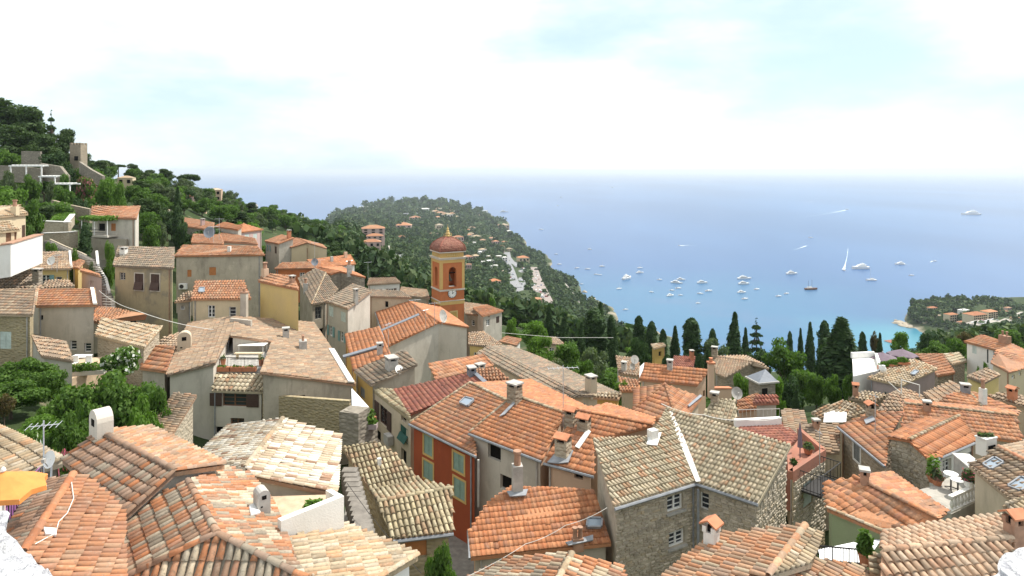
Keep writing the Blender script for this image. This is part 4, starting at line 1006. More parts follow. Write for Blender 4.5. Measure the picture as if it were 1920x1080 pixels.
h25d = house('old_house', 'salmon roof with a cluster of aerials behind the long building', dict(
    a=(358, 455, 'e'), b=(420, 458, 'e'), c=(414, 440, 'r'), d=(362, 439, 'r')), [('e', 'D', 'a', 95), ('r', 'abcd', 13)], ['abcd'], 'plaster_grey', (CN, 'clay_salmon', .25, .42), hgt=5)
h25e = house('old_house', 'far grey-pink roof on the slope below the tall cypress', dict(
    a=(345, 424, 'e'), b=(400, 432, 'e'), c=(402, 418, 'r'), d=(347, 408, 'r')), [('e', 'D', 'a', 112), ('r', 'abcd', 12)], ['abcd'], 'rubble_grey', (CN, 'clay_salmon', .25, .42), hgt=5)
h51 = house('balcony_house', 'pale house with a vine-covered balcony and a faded pink roof on the slope', dict(
    a=(170, 408, 'e'), b=(256, 410, 'e'), c=(263, 386, 'r'), d=(172, 387, 'r')), [('e', 'D', 'a', 88), ('r', 'abcd', 17)], ['abcd'], 'plaster_pale', (CN, 'clay_salmon', .28, .5), hgt=8,
    wins=[('ab', 184, 419, 197, 433, 'dark'), ('ab', 208, 419, 217, 433, 'panel', dict(col='orange_wood'))])
h52 = house('garden_house', 'low stone-built house with warm mixed barrel tiles beside the oleander', dict(
    a=(178, 628, 'e'), b=(270, 652, 'e'), c=(304, 612, 'r'), d=(191, 596, 'r')), [('e', 'D', 'a', 54), ('r', 'abcd', 20)], [('abcd', dict(tw=.26, tl=.38))], 'rubble_pale', (CN, 'clay_straw', .26, .38), hgt=4.5, verge=('bc',))
h52b = house('shed', 'long low shed with an orange tile roof under the ochre house', dict(
    a=(172, 604, 'e'), b=(272, 597, 'e'), c=(276, 588, 'r'), d=(180, 573, 'r')), [('e', 'D', 'b', 63), ('r', 'abcd', 12)], ['abcd'], 'plaster_dull', (CN, 'clay_orange_old', .26, .42), hgt=3, wins=[('ab', 223, 602, 236, 607, 'dark'), ('ab', 244, 599, 255, 606, 'dark')])
h53 = house('garden_shed', 'curved grey shed with a sloping roof of faded tiles on the garden wall', dict(
    a=(78, 668, 'e'), b=(138, 677, 'e'), c=(124, 641, 'r'), d=(59, 628, 'r')), [('e', 'D', 'a', 47), ('r', 'abcd', 20)], ['abcd'], 'plaster_grey', (CN, 'clay_faded', .24, .38), hgt=4)
h54 = house('lean_to', 'small orange lean-to roof between the oleander and the tan house', dict(
    a=(262, 690, 'e'), b=(312, 697, 'e'), c=(328, 649, 'r'), d=(283, 647, 'r')), [('e', 'D', 'a', 50), ('r', 'abcd', 20)], [('abcd', dict(tw=.3, tl=.5))], 'plaster_grey', (FL, 'clay_orange_old', .25, .42), hgt=4)
h54b = house('lean_to', 'faded roof strip behind the small orange lean-to', dict(
    a=(283, 650, 'e'), b=(331, 650, 'e'), c=(350, 620, 'r'), d=(306, 633, 'r')), [('e', 'D', 'a', 56), ('r', 'abcd', 11)], ['abcd'], 'plaster_grey', T38, hgt=3)
h55 = house('stone_outbuilding', 'rubble outbuilding with a narrow strip of mixed tiles beside the tan house', dict(
    a=(283, 798, 'e'), b=(322, 816, 'e'), c=(369, 741, 'r'), d=(328, 738, 'r')), [('e', 'D', 'a', 36), ('r', 'abcd', 9)], [('abcd', dict(across='bc', tw=.26, tl=.4))], 'rubble_pale', (CN, 'clay_faded', .24, .38), hgt=4.5, wallm=dict(bc='rubble_pale'))
h10 = house('church', 'church nave under bright orange tiles with a plain grey gable wall', dict(
    a=(704, 584, 'e'), b=(727, 649, 'e'), c=(823, 604, 'r'), d=(765, 564, 'r'), f=(879, 613, 'f'), g=(826, 576, 'f')),
    [('e', 'D', 'b', 66), ('r', 'abcd', 16), ('f', 'dcfg', -11)], [('abcd', dict(tw=.25, tl=.4)), ('dcfg', dict(across='dc', tw=.25, tl=.4))], 'plaster_pale', (FL, 'clay_orange', .25, .4), base=-24, hgt=8, cat='church', gutters=('ab',), verge=())
h10b = house('church_annex', 'lower orange roofed wing of the church along the lane', dict(
    a=(646, 626, 'e'), b=(662, 694, 'e'), c=(733, 664, 'r'), d=(711, 612, 'r')), [('e', 'D', 'b', 55), ('r', 'abcd', 12)], [('abcd', dict(tw=.25, tl=.4))], 'plaster_ochre', (FL, 'clay_orange', .25, .4), base=-24)
h26 = house('stone_house', 'grey stone house with mixed tiles right behind the bell tower', dict(
    a=(872, 588, 'e'), b=(918, 593, 'e'), c=(911, 572, 'r'), d=(862, 565, 'r')), [('e', 'D', 'a', 100), ('r', 'abcd', 12)], ['abcd'], 'plaster_dull', (CN, 'clay_faded', .24, .4), hgt=8,
    wins=[('ab', 884, 600, 890, 611, 'glass')])
h26b = house('stone_house', 'square grey house with a red-orange roof edge beside the garden trees', dict(
    a=(905, 593, 'e'), b=(944, 583, 'e'), c=(912, 571, 'r'), d=(886, 577, 'r')), [('e', 'D', 'a', 97), ('r', 'abcd', 8)], ['abcd'], 'plaster_grey', (CN, 'clay_orange_old', .24, .4), hgt=8)
h27 = house('long_house', 'very long house with a weathered brown ridge running down the slope', dict(
    a=(914, 650, 'r'), b=(1094, 742, 'r'), c=(1160, 738, 'f'), d=(1010, 670, 'P'), e=(956, 649, 'f'), f=(892, 663, 'e'), g=(1050, 747, 'e')), [('r', 'D', 'b', 50), ('f', 'abce', -9), ('e', 'abgf', -14)],
    [('abcde', dict(across='ab', tw=.26, tl=.42)), ('bafg', dict(across='ba', tw=.26, tl=.42))], 'plaster_warm', (CN, 'clay_grey', .26, .42), hgt=6)
h27b = house('ochre_house', 'small ochre walled house with straw tiles beside the church gable', dict(
    a=(878, 646, 'e'), b=(950, 652, 'e'), c=(906, 621, 'r'), d=(878, 624, 'r')), [('e', 'D', 'a', 72), ('r', 'abcd', 11)], ['abcd'], 'plaster_yellow', (CN, 'clay_faded', .26, .42), hgt=5)
h28 = house('town_house', 'faded orange roof with white patches below the church wall', dict(
    a=(818, 712, 'e'), b=(926, 686, 'e'), c=(905, 664, 'r'), d=(803, 681, 'r')), [('e', 'D', 'a', 50), ('r', 'abcd', 13)], [('abcd', dict(tw=.28, tl=.5))], 'plaster_dull', (FL, 'clay_orange_old', .28, .5), hgt=6, verge=('bc',))
h29 = house('town_house', 'small brick red roof wedge with a zinc valley and stub chimney', dict(
    a=(900, 714, 'e'), b=(955, 712, 'e'), c=(934, 691, 'r'), d=(890, 690, 'r')), [('e', 'D', 'a', 47), ('r', 'abcd', 12)], ['abcd'], 'plaster_dull', (CN, 'clay_salmon', .24, .42), hgt=5)
h30 = house('curved_roof_house', 'peach house with a curved striped orange roof and tall end chimney', dict(
    a=(1197, 711, 'e'), b=(1307, 722, 'e'), c=(1330, 693, 'r'), d=(1208, 680, 'r')), [('e', 'D', 'a', 56), ('r', 'abcd', 23)], [('abcd', dict(tw=.28, tl=.42))], 'plaster_peach', (FL, 'clay_orange', .28, .42), hgt=5,
    wins=[('bc', 1323, 718, 1330, 736, 'dark'), ('bc', 1318, 732, 1322, 744, 'dark')])
h31 = house('hipped_house', 'hipped roof of old orange tiles in front of the peach house', dict(
    p=(1247, 720, 'r'), a=(1188, 728, 'f'), b=(1186, 770, 'e'), c=(1272, 800, 'e'), d=(1316, 745, 'P')), [('e', 'D', 'b', 45), ('r', 'bcp', 15), ('f', 'abp', 10)], [('bcp', {}), ('abp', dict(across='ab')), ('cdp', dict(across='cd'))], 'plaster_warm', (FL, 'clay_orange_old', .27, .5), hgt=5, capal='clay_orange_old')
h32 = house('old_house', 'small roof of lichen-grey barrel tiles behind the rubble stone house', dict(
    a=(1316, 781, 'e'), b=(1384, 793, 'e'), c=(1378, 750, 'r'), d=(1336, 748, 'r')), [('e', 'D', 'a', 42), ('r', 'abcd', 16)], [('abcd', dict(tw=.24, tl=.4))], 'plaster_warm', (CN, 'clay_lichen', .24, .4), hgt=5)
h33 = house('town_house', 'orange roof below the turret with a small red dormer', dict(
    a=(1384, 771, 'e'), b=(1440, 762, 'e'), c=(1420, 738, 'r'), d=(1381, 752, 'r')), [('e', 'D', 'a', 46), ('r', 'abcd', 13)], ['abcd'], 'plaster_peach', (CN, 'clay_orange_old', .24, .4), hgt=5)
h33b = house('dormer', 'small grey dormer capped with red tiles beside the turret', dict(
    a=(1412, 757, 'e'), b=(1461, 755, 'e'), c=(1458, 741, 'r'), d=(1416, 742, 'r')), [('e', 'D', 'a', 45), ('r', 'abcd', 20)], ['abcd'], 'plaster_grey', (CN, 'clay_red', .24, .4), hgt=3)
h45j = house('old_house', 'narrow faded roof slope between the red terrace and the sail', dict(
    a=(1478, 845, 'e'), b=(1522, 830, 'e'), c=(1506, 771, 'r'), d=(1464, 768, 'r')), [('e', 'D', 'a', 38), ('r', 'abcd', 9)], [('abcd', dict(across='ad'))], 'plaster_warm', (CN, 'clay_faded', .24, .4), hgt=5)
h45i = house('old_house', 'dark ribbed roof of faded tiles beside the tan house wall', dict(
    a=(1522, 850, 'e'), b=(1574, 848, 'e'), c=(1572, 795, 'r'), d=(1510, 797, 'r')), [('e', 'D', 'a', 38), ('r', 'abcd', 17)], [('abcd', dict(across='ad', tw=.26))], 'plaster_warm', (CN, 'clay_faded', .26, .4), hgt=5)
h45h = house('old_house', 'hipped roof of straw and orange tiles behind the white sail', dict(
    a=(1521, 773, 'f'), b=(1577, 750, 'r'), c=(1601, 756, 'r'), d=(1626, 773, 'P'), e=(1588, 788, 'e'), f=(1548, 790, 'e')), [('r', 'D', 'b', 47), ('e', 'bcef', -14), ('f', 'abf', 14)], [('bcef', dict(across='bc')), ('abf', dict(across='af')), ('cde', dict(across='de'))], 'plaster_warm', (CN, 'clay_straw', .24, .4), hgt=5)
h45f = house('old_house', 'small sandstone house with a straw tile roof among the dark trees', dict(
    a=(1590, 747, 'e'), b=(1642, 753, 'e'), c=(1667, 740, 'r'), d=(1620, 733, 'r')), [('e', 'D', 'a', 52), ('r', 'abcd', 8)], ['abcd'], 'rubble_tan', (CN, 'clay_straw', .26, .42), hgt=5)
h45n = house('old_house', 'striped faded roof with one small skylight below the pergola frame', dict(
    a=(1645, 771, 'e'), b=(1702, 772, 'e'), c=(1738, 745, 'P'), d=(1692, 727, 'r'), x=(1665, 741, 'r')), [('e', 'D', 'a', 48), ('r', 'abd', 10)], [('abcdx', dict(across='ab'))], 'plaster_warm', (CN, 'clay_faded', .28, .42), hgt=5)
h45a = house('mauve_house', 'long straw roofed house with a mauve side wall', dict(
    a=(1626, 708, 'e'), b=(1690, 723, 'e'), c=(1758, 691, 'r'), d=(1712, 672, 'r')), [('e', 'D', 'a', 60), ('r', 'abcd', 7)], ['abcd'], 'plaster_mauve', (CN, 'clay_straw', .26, .42), hgt=5)
h45b = house('red_roof_house', 'salmon red roof behind a curved white parapet', dict(
    a=(1758, 705, 'e'), b=(1791, 699, 'e'), c=(1768, 664, 'r'), d=(1716, 663, 'r')), [('e', 'D', 'a', 64), ('r', 'abcd', 10)], ['abcd'], 'rubble_tan', (CN, 'clay_salmon', .26, .42), hgt=5)
h45c = house('old_house', 'little stone house with moss-grey tiles beside the red roof', dict(
    a=(1786, 684, 'e'), b=(1813, 677, 'e'), c=(1797, 661, 'r'), d=(1766, 664, 'r')), [('e', 'D', 'a', 68), ('r', 'abcd', 10)], ['abcd'], 'rubble_tan', (CN, 'clay_lichen', .26, .42), hgt=5)
h45d = house('white_house', 'tall white house with a hipped orange roof overlooking the bay', dict(
    a=(1808, 640, 'e'), b=(1867, 656, 'e'), c=(1898, 645, 'r'), d=(1841, 627, 'r')), [('e', 'D', 'a', 70), ('r', 'abcd', 11)], ['abcd'], 'plaster_white', (FL, 'clay_orange_old', .24, .4), hgt=8,
    wins=[('ab', 1823, 648, 1831, 663, 'shut', dict(col='shutter_pale'))])
h45d2 = house('cream_house', 'cream house with a big striped orange roof and small windows at the right edge', dict(
    a=(1857, 679, 'e'), b=(1892, 698, 'e'), c=(1960, 676, 'P'), d=(1898, 645, 'r'), x=(1868, 656, 'r')), [('e', 'D', 'a', 60), ('r', 'abd', 12)], [('abcdx', dict(across='ab', tw=.3))], 'plaster_cream', (FL, 'clay_orange_old', .25, .4), hgt=7,
    wins=[('bc', 1897, 703, 1903, 711, 'glass'), ('bc', 1910, 697, 1915, 704, 'glass')])
h45e = house('yellow_house', 'square yellow house with straw tiles below the white house', dict(
    a=(1812, 705, 'f'), b=(1845, 718, 'e'), c=(1876, 702, 'e'), d=(1850, 690, 'P')), [('f', 'D', 'a', 54), ('e', -17.6)], ['abcd'], 'plaster_yellow', (CN, 'clay_faded', .26, .42), hgt=5)
h45g = house('hipped_house', 'low hipped orange roof with pale hip lines and a zinc ventilator', dict(
    p=(1772, 742, 'r'), q=(1815, 731, 'r'), a=(1755, 758, 'e'), b=(1845, 768, 'e'), c=(1906, 765, 'P')), [('r', 'D', 'p', 46), ('e', 'pqba', -10)], [('abqp', dict(across='ab')), ('bcq', dict(across='bc'))], 'plaster_warm', (FL, 'clay_orange_old', .28, .42), hgt=5, capal='clay_straw')
h45g2 = house('town_house', 'faded orange roof slope beside the yellow house', dict(
    a=(1731, 738, 'f'), b=(1756, 757, 'f'), c=(1815, 731, 'r'), d=(1783, 715, 'r')), [('r', 'D', 'd', 52), ('f', 'dcba', -9)], [('abcd', dict(across='ab'))], 'plaster_warm', (CN, 'clay_faded', .26, .42), hgt=5)
h45g3 = house('old_house', 'faded roof strip with a brick chimney at the far right', dict(
    a=(1850, 742, 'e'), b=(1930, 765, 'e'), c=(1940, 745, 'r'), d=(1872, 736, 'r')), [('e', 'D', 'a', 47), ('r', 'abcd', 10)], ['abcd'], 'plaster_warm', (CN, 'clay_faded', .26, .42), hgt=4)
m1 = house('stone_house', 'old stone house with a broad grey gable above the round bush', dict(
    a=(1414, 678, 'r'), b=(1337, 668, 'r'), c=(1342, 700, 'e'), d=(1360, 708, 'P'), f=(1442, 692, 'f'), g=(1400, 668, 'f')), [('r', 'D', 'a', 72), ('e', 'abc', -15), ('f', 'abg', -8)], [('abcd', {}), ('bafg', {})], 'rubble_tan', (CN, 'clay_faded', .28, .42), hgt=6)
m2 = house('red_roof_house', 'red roofed house with a red chimney among the cypresses', dict(
    a=(1258, 690, 'e'), b=(1300, 688, 'e'), c=(1304, 669, 'r'), d=(1264, 667, 'r')), [('e', 'D', 'a', 84), ('r', 'abcd', 12)], ['abcd'], 'plaster_pink', (CN, 'clay_red', .28, .42), hgt=5)
m3 = house('ochre_house', 'tall ochre house with one dark window beside the round tree', dict(
    a=(1226, 654, 'e'), b=(1249, 648, 'e'), c=(1243, 643, 'r'), d=(1220, 645, 'r')), [('e', 'D', 'a', 92), ('r', 'abcd', 7)], ['abcd'], 'plaster_ochre', (CN, 'clay_straw', .28, .42), hgt=7,
    wins=[('ab', 1235, 659, 1240, 668, 'dark')])
m4 = house('old_house', 'low weathered roof with dishes between the shrubs and the peach house', dict(
    a=(1160, 700, 'e'), b=(1204, 706, 'e'), c=(1196, 672, 'r'), d=(1154, 667, 'r')), [('e', 'D', 'a', 66), ('r', 'abcd', 11)], ['abcd'], 'plaster_grey', (CN, 'clay_faded', .28, .42), hgt=5)
m4b = house('town_house', 'pink tiled low roof beside the shrub garden', dict(
    a=(1162, 733, 'e'), b=(1200, 733, 'e'), c=(1200, 713, 'r'), d=(1160, 706, 'r')), [('e', 'D', 'a', 57), ('r', 'abcd', 8)], ['abcd'], 'plaster_warm', (CN, 'clay_salmon', .28, .42), hgt=5)
m6 = house('old_house', 'brown gabled roof showing between garden trees', dict(
    a=(1011, 643, 'e'), b=(1063, 648, 'e'), c=(1043, 632, 'r'), d=(1020, 632, 'r')), [('e', 'D', 'a', 95), ('r', 'abcd', 13)], ['abcd'], 'plaster_warm', (CN, 'clay_faded', .25, .42), hgt=5)
m6b = house('old_house', 'salmon roof corner with a blue door behind the long house', dict(
    a=(935, 640, 'e'), b=(968, 648, 'e'), c=(978, 636, 'r'), d=(950, 630, 'r')), [('e', 'D', 'a', 88), ('r', 'abcd', 10)], ['abcd'], 'plaster_white', (CN, 'clay_salmon', .25, .42), hgt=5)
m7 = house('town_house', 'small cream gable with a painted cornice beyond the orange roofs', dict(
    a=(1112, 745, 'e'), b=(1160, 748, 'e'), c=(1166, 736, 'r'), d=(1120, 737, 'r')), [('e', 'D', 'a', 46), ('r', 'abcd', 8)], ['abcd'], 'plaster_ochre', (CN, 'clay_straw', .26, .42), hgt=4)
m8 = house('flat_house', 'white building with rooftop pergola and water tank beside the bell tower', dict(
    a=(688, 534, 'e'), b=(752, 530, 'e'), c=(742, 520, 'r'), d=(692, 521, 'r')), [('e', 'D', 'a', 100), ('r', 'abcd', 7)], ['abcd'], 'plaster_white', (CN, 'clay_faded', .25, .42), hgt=5)
m8b = house('old_house', 'cluttered faded roof behind the beige block', dict(
    a=(748, 552, 'e'), b=(806, 560, 'e'), c=(800, 543, 'r'), d=(752, 538, 'r')), [('e', 'D', 'a', 95), ('r', 'abcd', 8)], ['abcd'], 'plaster_dull', (CN, 'clay_faded', .25, .42), hgt=5)
# ------------------------------------------------------------------ the bell tower
TD = 90.0
def tower():
    th = math.radians(27); u = Vector((math.cos(th), math.sin(th), 0)); v = Vector((-math.sin(th), math.cos(th), 0)); Z = Vector((0, 0, 1))
    C = pd(826, 600, TD); C.z = 0; s = 3.5
    def zz(y): return -(y - HOR) / F * TD
    base = -30.0; ctr = C + (u + v) * s / 2
    root = thing('bell_tower', 'orange bell tower with ochre trim, a clock face and a domed red roof', 'bell tower', (ctr.x, ctr.y, base))
    def P(a, b, z): return C + u * a + v * b + Z * z
    def slab(mb, g, z0, z1):   # square ring slab grown by g
        mb.prism([P(-g, -g, z0), P(s + g, -g, z0), P(s + g, s + g, z0), P(-g, s + g, z0)], Z * (z1 - z0))
    m = MB(); slab(m, 0, base, zz(545)); m.build('shaft', 'plaster_tower', root)
    # belfry: four walls, each pierced by an arch
    zb, zt = zz(545), zz(488); m = MB()
    a0, a1, sp, top = s * .35, s * .67, zz(510), None
    r = (a1 - a0) / 2; zs = zz(540)
    arch = [(a0, zs), (a1, zs)] + [(s * .51 + r * math.cos(math.pi * k / 8), sp + r * math.sin(math.pi * k / 8)) for k in range(9)]
    for (o, d, n) in ((P(0, 0, 0), u, -v), (P(s, 0, 0), v, u), (P(s, s, 0), -u, v), (P(0, s, 0), -v, -u)):
        q = lambda a, z, dp=0: o + d * a - n * dp + Z * z
        for dp in (0, .45):
            loops = [[(0, zb), (s, zb), (s, zt), (0, zt)], arch[::-1]]
            tri = geometry.tessellate_polygon([[Vector((a, z, 0)) for a, z in lp] for lp in loops]); fl = [p for lp in loops for p in lp]
            for t_ in tri:
                c = [fl[i] for i in t_]; ar = (c[1][0] - c[0][0]) * (c[2][1] - c[0][1]) - (c[2][0] - c[0][0]) * (c[1][1] - c[0][1])
                idx = t_ if (ar > 0) == (dp == 0) else t_[::-1]
                if dp == 0 or True: m.poly([q(*fl[i], dp) for i in idx])
        for (xa, za), (xb, zb2) in zip(arch, arch[1:] + arch[:1]): m.poly([q(xa, za), q(xa, za, .45), q(xb, zb2, .45), q(xb, zb2)])
    m.build('belfry', 'plaster_tower', root)
    for a, b in ((0, 0), (s, 0), (0, s), (s, s)):
        m = MB(); m.box(P(a + (.14 if a == 0 else -.14), b + (.14 if b == 0 else -.14), (zb + zt) / 2 + .05), u * .19, v * .19, Z * ((zt - zb) / 2 - .1)); m.build('pilaster', 'plaster_trim', root)
    def ring(nm, g, y0, y1, mat):
        m = MB(); slab(m, g, zz(y0), zz(y1)); return m.build(nm, mat, root)
    ring('string_course', .1, 547, 544, 'plaster_pale'); ring('band', .05, 573, 566, 'plaster_trim'); ring('band_lip', .11, 566.5, 565, 'plaster_pale')
    ring('architrave', .07, 494, 488, 'plaster_trim'); ring('cornice', .2, 488, 485.5, 'plaster_pale'); ring('cornice_lip', .28, 485.5, 484, 'plaster_pale')
    ring('frieze', -.05, 484, 475, 'plaster_trim'); ring('top_cornice', .22, 475, 473, 'plaster_pale')
    m = MB(); slab(m, -.3, zb - .02, zb + .08); m.build('belfry_floor', 'cement', root)
    for o, d, n in ((P(0, 0, 0), u, -v), (P(0, s, 0), -v, -u)):    # stucco panel on the frieze
        m = MB(); c = o + d * (s / 2) + Z * zz(479.5)
        for k in range(-3, 4): m.box(c + d * k * .26 + n * .0, d * .07, n * .07, Z * (.16 - .03 * abs(k)))
        m.build('stucco', 'plaster_yellow', root)
    # dome: square plan with swelling sides
    z0 = zz(473); hgt = zz(446) - z0; prof = [(1.0, 0), (1.035, .1), (1.02, .25), (.95, .42), (.82, .58), (.64, .73), (.43, .86), (.24, .95), (.13, 1.0)]
    m = MB(); rg = []; g = s / 2 + .12; N = 6
    for f, h in prof:
        ring_ = []
        for k in range(4):
            for i in range(N):
                t_ = i / N * 2 - 1; bul = 1 + .05 * (1 - t_ * t_)
                x, y = [(t_, -bul), (bul, t_), (-t_, bul), (-bul, -t_)][k]
                ring_.append(m.V(ctr + u * x * g * f + v * y * g * f + Z * (z0 + hgt * h)))
        rg.append(ring_)
    L = 4 * N
    for A, B in zip(rg, rg[1:]):
        for i in range(L): m.f.append([A[i], A[(i + 1) % L], B[(i + 1) % L], B[i]]); m.m.append(0)
    m.f.append(rg[-1]); m.m.append(0)
    d_ = m.build('dome', 'dome_tile', root)
    for k in range(4):
        m = MB(); m.tube([ctr + (u * [1, 1, -1, -1][k] + v * [-1, 1, 1, -1][k]) * g * f * 1.0 + Z * (z0 + hgt * h) for f, h in prof], .07, 5); m.build('hip_rib', 'clay_red', d_)
    m = MB(); zt = zz(446); c = Vector((ctr.x, ctr.y, zt))
    m.lathe(c, [(.42, -.05), (.42, .1), (.28, .2), (.34, .35), (.2, .6), (.24, .7), (.1, .95), (.16, 1.08), (.04, 1.25), (.02, 1.7)], 10); f_ = m.build('finial', 'gold', root)
    for k in range(4):
        m = MB(); d = u * [1, 0, -1, 0][k] + v * [0, 1, 0, -1][k]; m.tube([c + d * .55, c + d * .6 + Z * .25, c + d * .35 + Z * .5], .07, 5, r2=.03); m.build('scroll', 'gold', f_)
    # bell
    m = MB(); bc = P(s * .5, s * .5, zz(523))
    m.lathe(bc, [(.62, -.62), (.58, -.5), (.4, -.2), (.33, .15), (.24, .33), (.06, .38)], 14); b = m.build('bell', 'bronze', root, True)
    m = MB(); m.box(bc + Z * .45, u * 1.3, v * .08, Z * .09); m.build('yoke', 'dark_wood', b)
    # clock
    cc = P(s * .49, 0, zz(552)); n = -v
    def disc(nm, r, d0, mat, par):
        m = MB(); m.prism([cc + n * d0 + u * r * math.cos(2 * math.pi * k / 28) + Z * r * math.sin(2 * math.pi * k / 28) for k in range(28)], n * .04); return m.build(nm, mat, par)
    ck = disc('clock', .66, 0, 'black', root); disc('dial', .58, .025, 'white_paint', ck)
    m = MB()
    for k in range(12):
        a = 2 * math.pi * k / 12; d = u * math.sin(a) + Z * math.cos(a); w = u * math.cos(a) - Z * math.sin(a)
        m.box(cc + n * .075 + d * .47, w * .028, n * .008, d * .075)
    m.build('numerals', 'black', ck)
    for nm, a, l, w in (('minute_hand', math.radians(3), .44, .026), ('hour_hand', math.radians(62), .27, .035)):
        m = MB(); d = u * math.sin(a) + Z * math.cos(a); w_ = u * math.cos(a) - Z * math.sin(a); m.box(cc + n * .095 + d * l * .4, w_ * w, n * .006, d * l * .6); m.build(nm, 'black', ck)
    # lower window with its ochre frame
    m = MB(); wc = P(s * .55, 0, zz(596))
    for a, b, w, h in ((-.52, 0, .09, .75), (.52, 0, .09, .75), (0, .7, .6, .09)): m.box(wc + u * a + Z * b + n * .01, u * w, n * .05, Z * h)
    m.build('window_surround', 'plaster_yellow', root); m = MB(); m.box(wc, u * .42, n * .02, Z * .6); m.build('blind_window', 'plaster_ochre', root)
t = NT('dome_tile'); tx = t.n.new('ShaderNodeTexVoronoi'); tx.inputs['Scale'].default_value = 4.2; t.link(t.pos(), tx.inputs['Vector'])
sp_ = t.n.new('ShaderNodeSeparateColor'); t.link(tx.outputs['Color'], sp_.inputs[0])
c = t.mix(sp_.outputs[0], (.16, .06, .042), (.24, .1, .068)); c = t.mix(t.rng(t.noise(2.2, 5), .5, .75, 0, .6), c, (.34, .2, .13)); t.bump(t.rng(tx.outputs['Distance'], .2, .7, 1, 0), .7, .06); t.out(c, .75, .25)
tower()
# ------------------------------------------------------------------ trees
leafmat('leaf_green', [(.048, .1, .018), (.082, .155, .03), (.13, .21, .045), (.065, .125, .025)])
leafmat('leaf_bright', [(.07, .14, .02), (.11, .2, .03), (.15, .25, .05), (.09, .17, .03)])
leafmat('leaf_dark', [(.025, .055, .02), (.046, .088, .029), (.075, .125, .04), (.034, .066, .024)], .2)
leafmat('leaf_pine', [(.03, .058, .02), (.055, .095, .028), (.085, .13, .038), (.04, .07, .022)], .2)
leafmat('leaf_olive', [(.07, .1, .05), (.105, .14, .068), (.14, .175, .095), (.08, .115, .056)])
leafmat('leaf_autumn', [(.09, .07, .03), (.12, .08, .035), (.07, .08, .03), (.14, .1, .05)])
leafmat('petal_white', [(.7, .7, .66), (.8, .8, .76)], .3)
leafmat('petal_pink', [(.5, .12, .2), (.6, .2, .28), (.45, .1, .16)], .3)
leafmat('petal_rose', [(.26, .1, .1), (.3, .14, .12), (.2, .09, .08)], .2)
leafmat('leaf_wood', [(.025, .055, .02), (.045, .085, .028), (.07, .12, .035), (.115, .15, .05), (.035, .065, .024)], .15, .035)
def quads(C, N, S, rng, stretch=1.6, flat=.0):
    """leaf quads at C (n,3) facing roughly N, size S (n,)"""
    n = len(C); N = N + rng.normal(0, .55, (n, 3)); N /= np.linalg.norm(N, axis=1)[:, None] + 1e-9
    T = rng.normal(0, 1, (n, 3)); T -= N * (T * N).sum(1)[:, None]; T /= np.linalg.norm(T, axis=1)[:, None] + 1e-9
    B = np.cross(N, T); a = (T * (S * .5 * stretch)[:, None]); b = B * (S * .5)[:, None]
    k = N * (S * .12)[:, None]
    V = np.stack([C - a, C - b * 1.0 + k, C + a, C + b * 1.0 + k], 1)
    return V.reshape(-1, 3), np.arange(4 * n).reshape(n, 4)
def crown_pts(cl, n, rng, shell=.55):
    """points spread through clusters (x,y,z,r,squash)"""
    cl = np.array(cl, float); w = cl[:, 3] ** 2; k = rng.choice(len(cl), n, p=w / w.sum())
    d = rng.normal(0, 1, (n, 3)); d /= np.linalg.norm(d, axis=1)[:, None]
    r = cl[k, 3] * (1 - shell * rng.random(n) ** 1.8) * rng.uniform(.82, 1.12, n)
    o = d * r[:, None]; o[:, 2] *= cl[k, 4]
    return cl[k, :3] + o, d
def crown(name, mat, cl, n, size, seed, stretch=1.6, shell=.55):
    rng = np.random.default_rng(seed); P, D = crown_pts(cl, n, rng, shell)
    V, Q = quads(P, D, size * rng.uniform(.6, 1.35, n), rng, stretch); return npmesh(name, V, Q, mat)
def limbs(tips, h0, r0, seed, lean=0.):
    rr = random.Random(seed); m = MB(); top = Vector((lean, 0, h0))
    m.tube([(0, 0, -.6), (0, 0, .3), top * .5 + Vector((rr.uniform(-.1, .1), rr.uniform(-.1, .1), 0)), top], [r0 * 1.4, r0, r0 * .85, r0 * .7], 7)
    for t_ in tips:
        t_ = Vector(t_[:3]); mid = (top + t_) / 2 + Vector((rr.uniform(-.2, .2), rr.uniform(-.2, .2), -.15)); m.tube([top * .92, mid, t_], [r0 * .5, r0 * .3, r0 * .1], 5, False)
    me = bpy.data.meshes.new('trunk'); me.from_pydata(m.v, [], m.f); me.materials.append(MATS['bark']); return me
KIND = {}
def mk(kind, trunk, crown_me, extra=(), w=1., h=1.): KIND[kind] = (trunk, crown_me, extra, w, h)
def blob_clusters(seed, n, R_, zc, zr, rmin, rmax, squash=.8):
    rr = random.Random(seed); out = [(0, 0, zc, R_ * .62, .9)]
    for i in range(n):
        a = rr.uniform(0, 6.283); e = rr.uniform(-.55, 1); q = math.sqrt(max(0, 1 - e * e * .9)) * R_ * rr.uniform(.55, .85)
        out.append((math.cos(a) * q, math.sin(a) * q, zc + e * zr * rr.uniform(.6, .95), rr.uniform(rmin, rmax), squash))
    return out
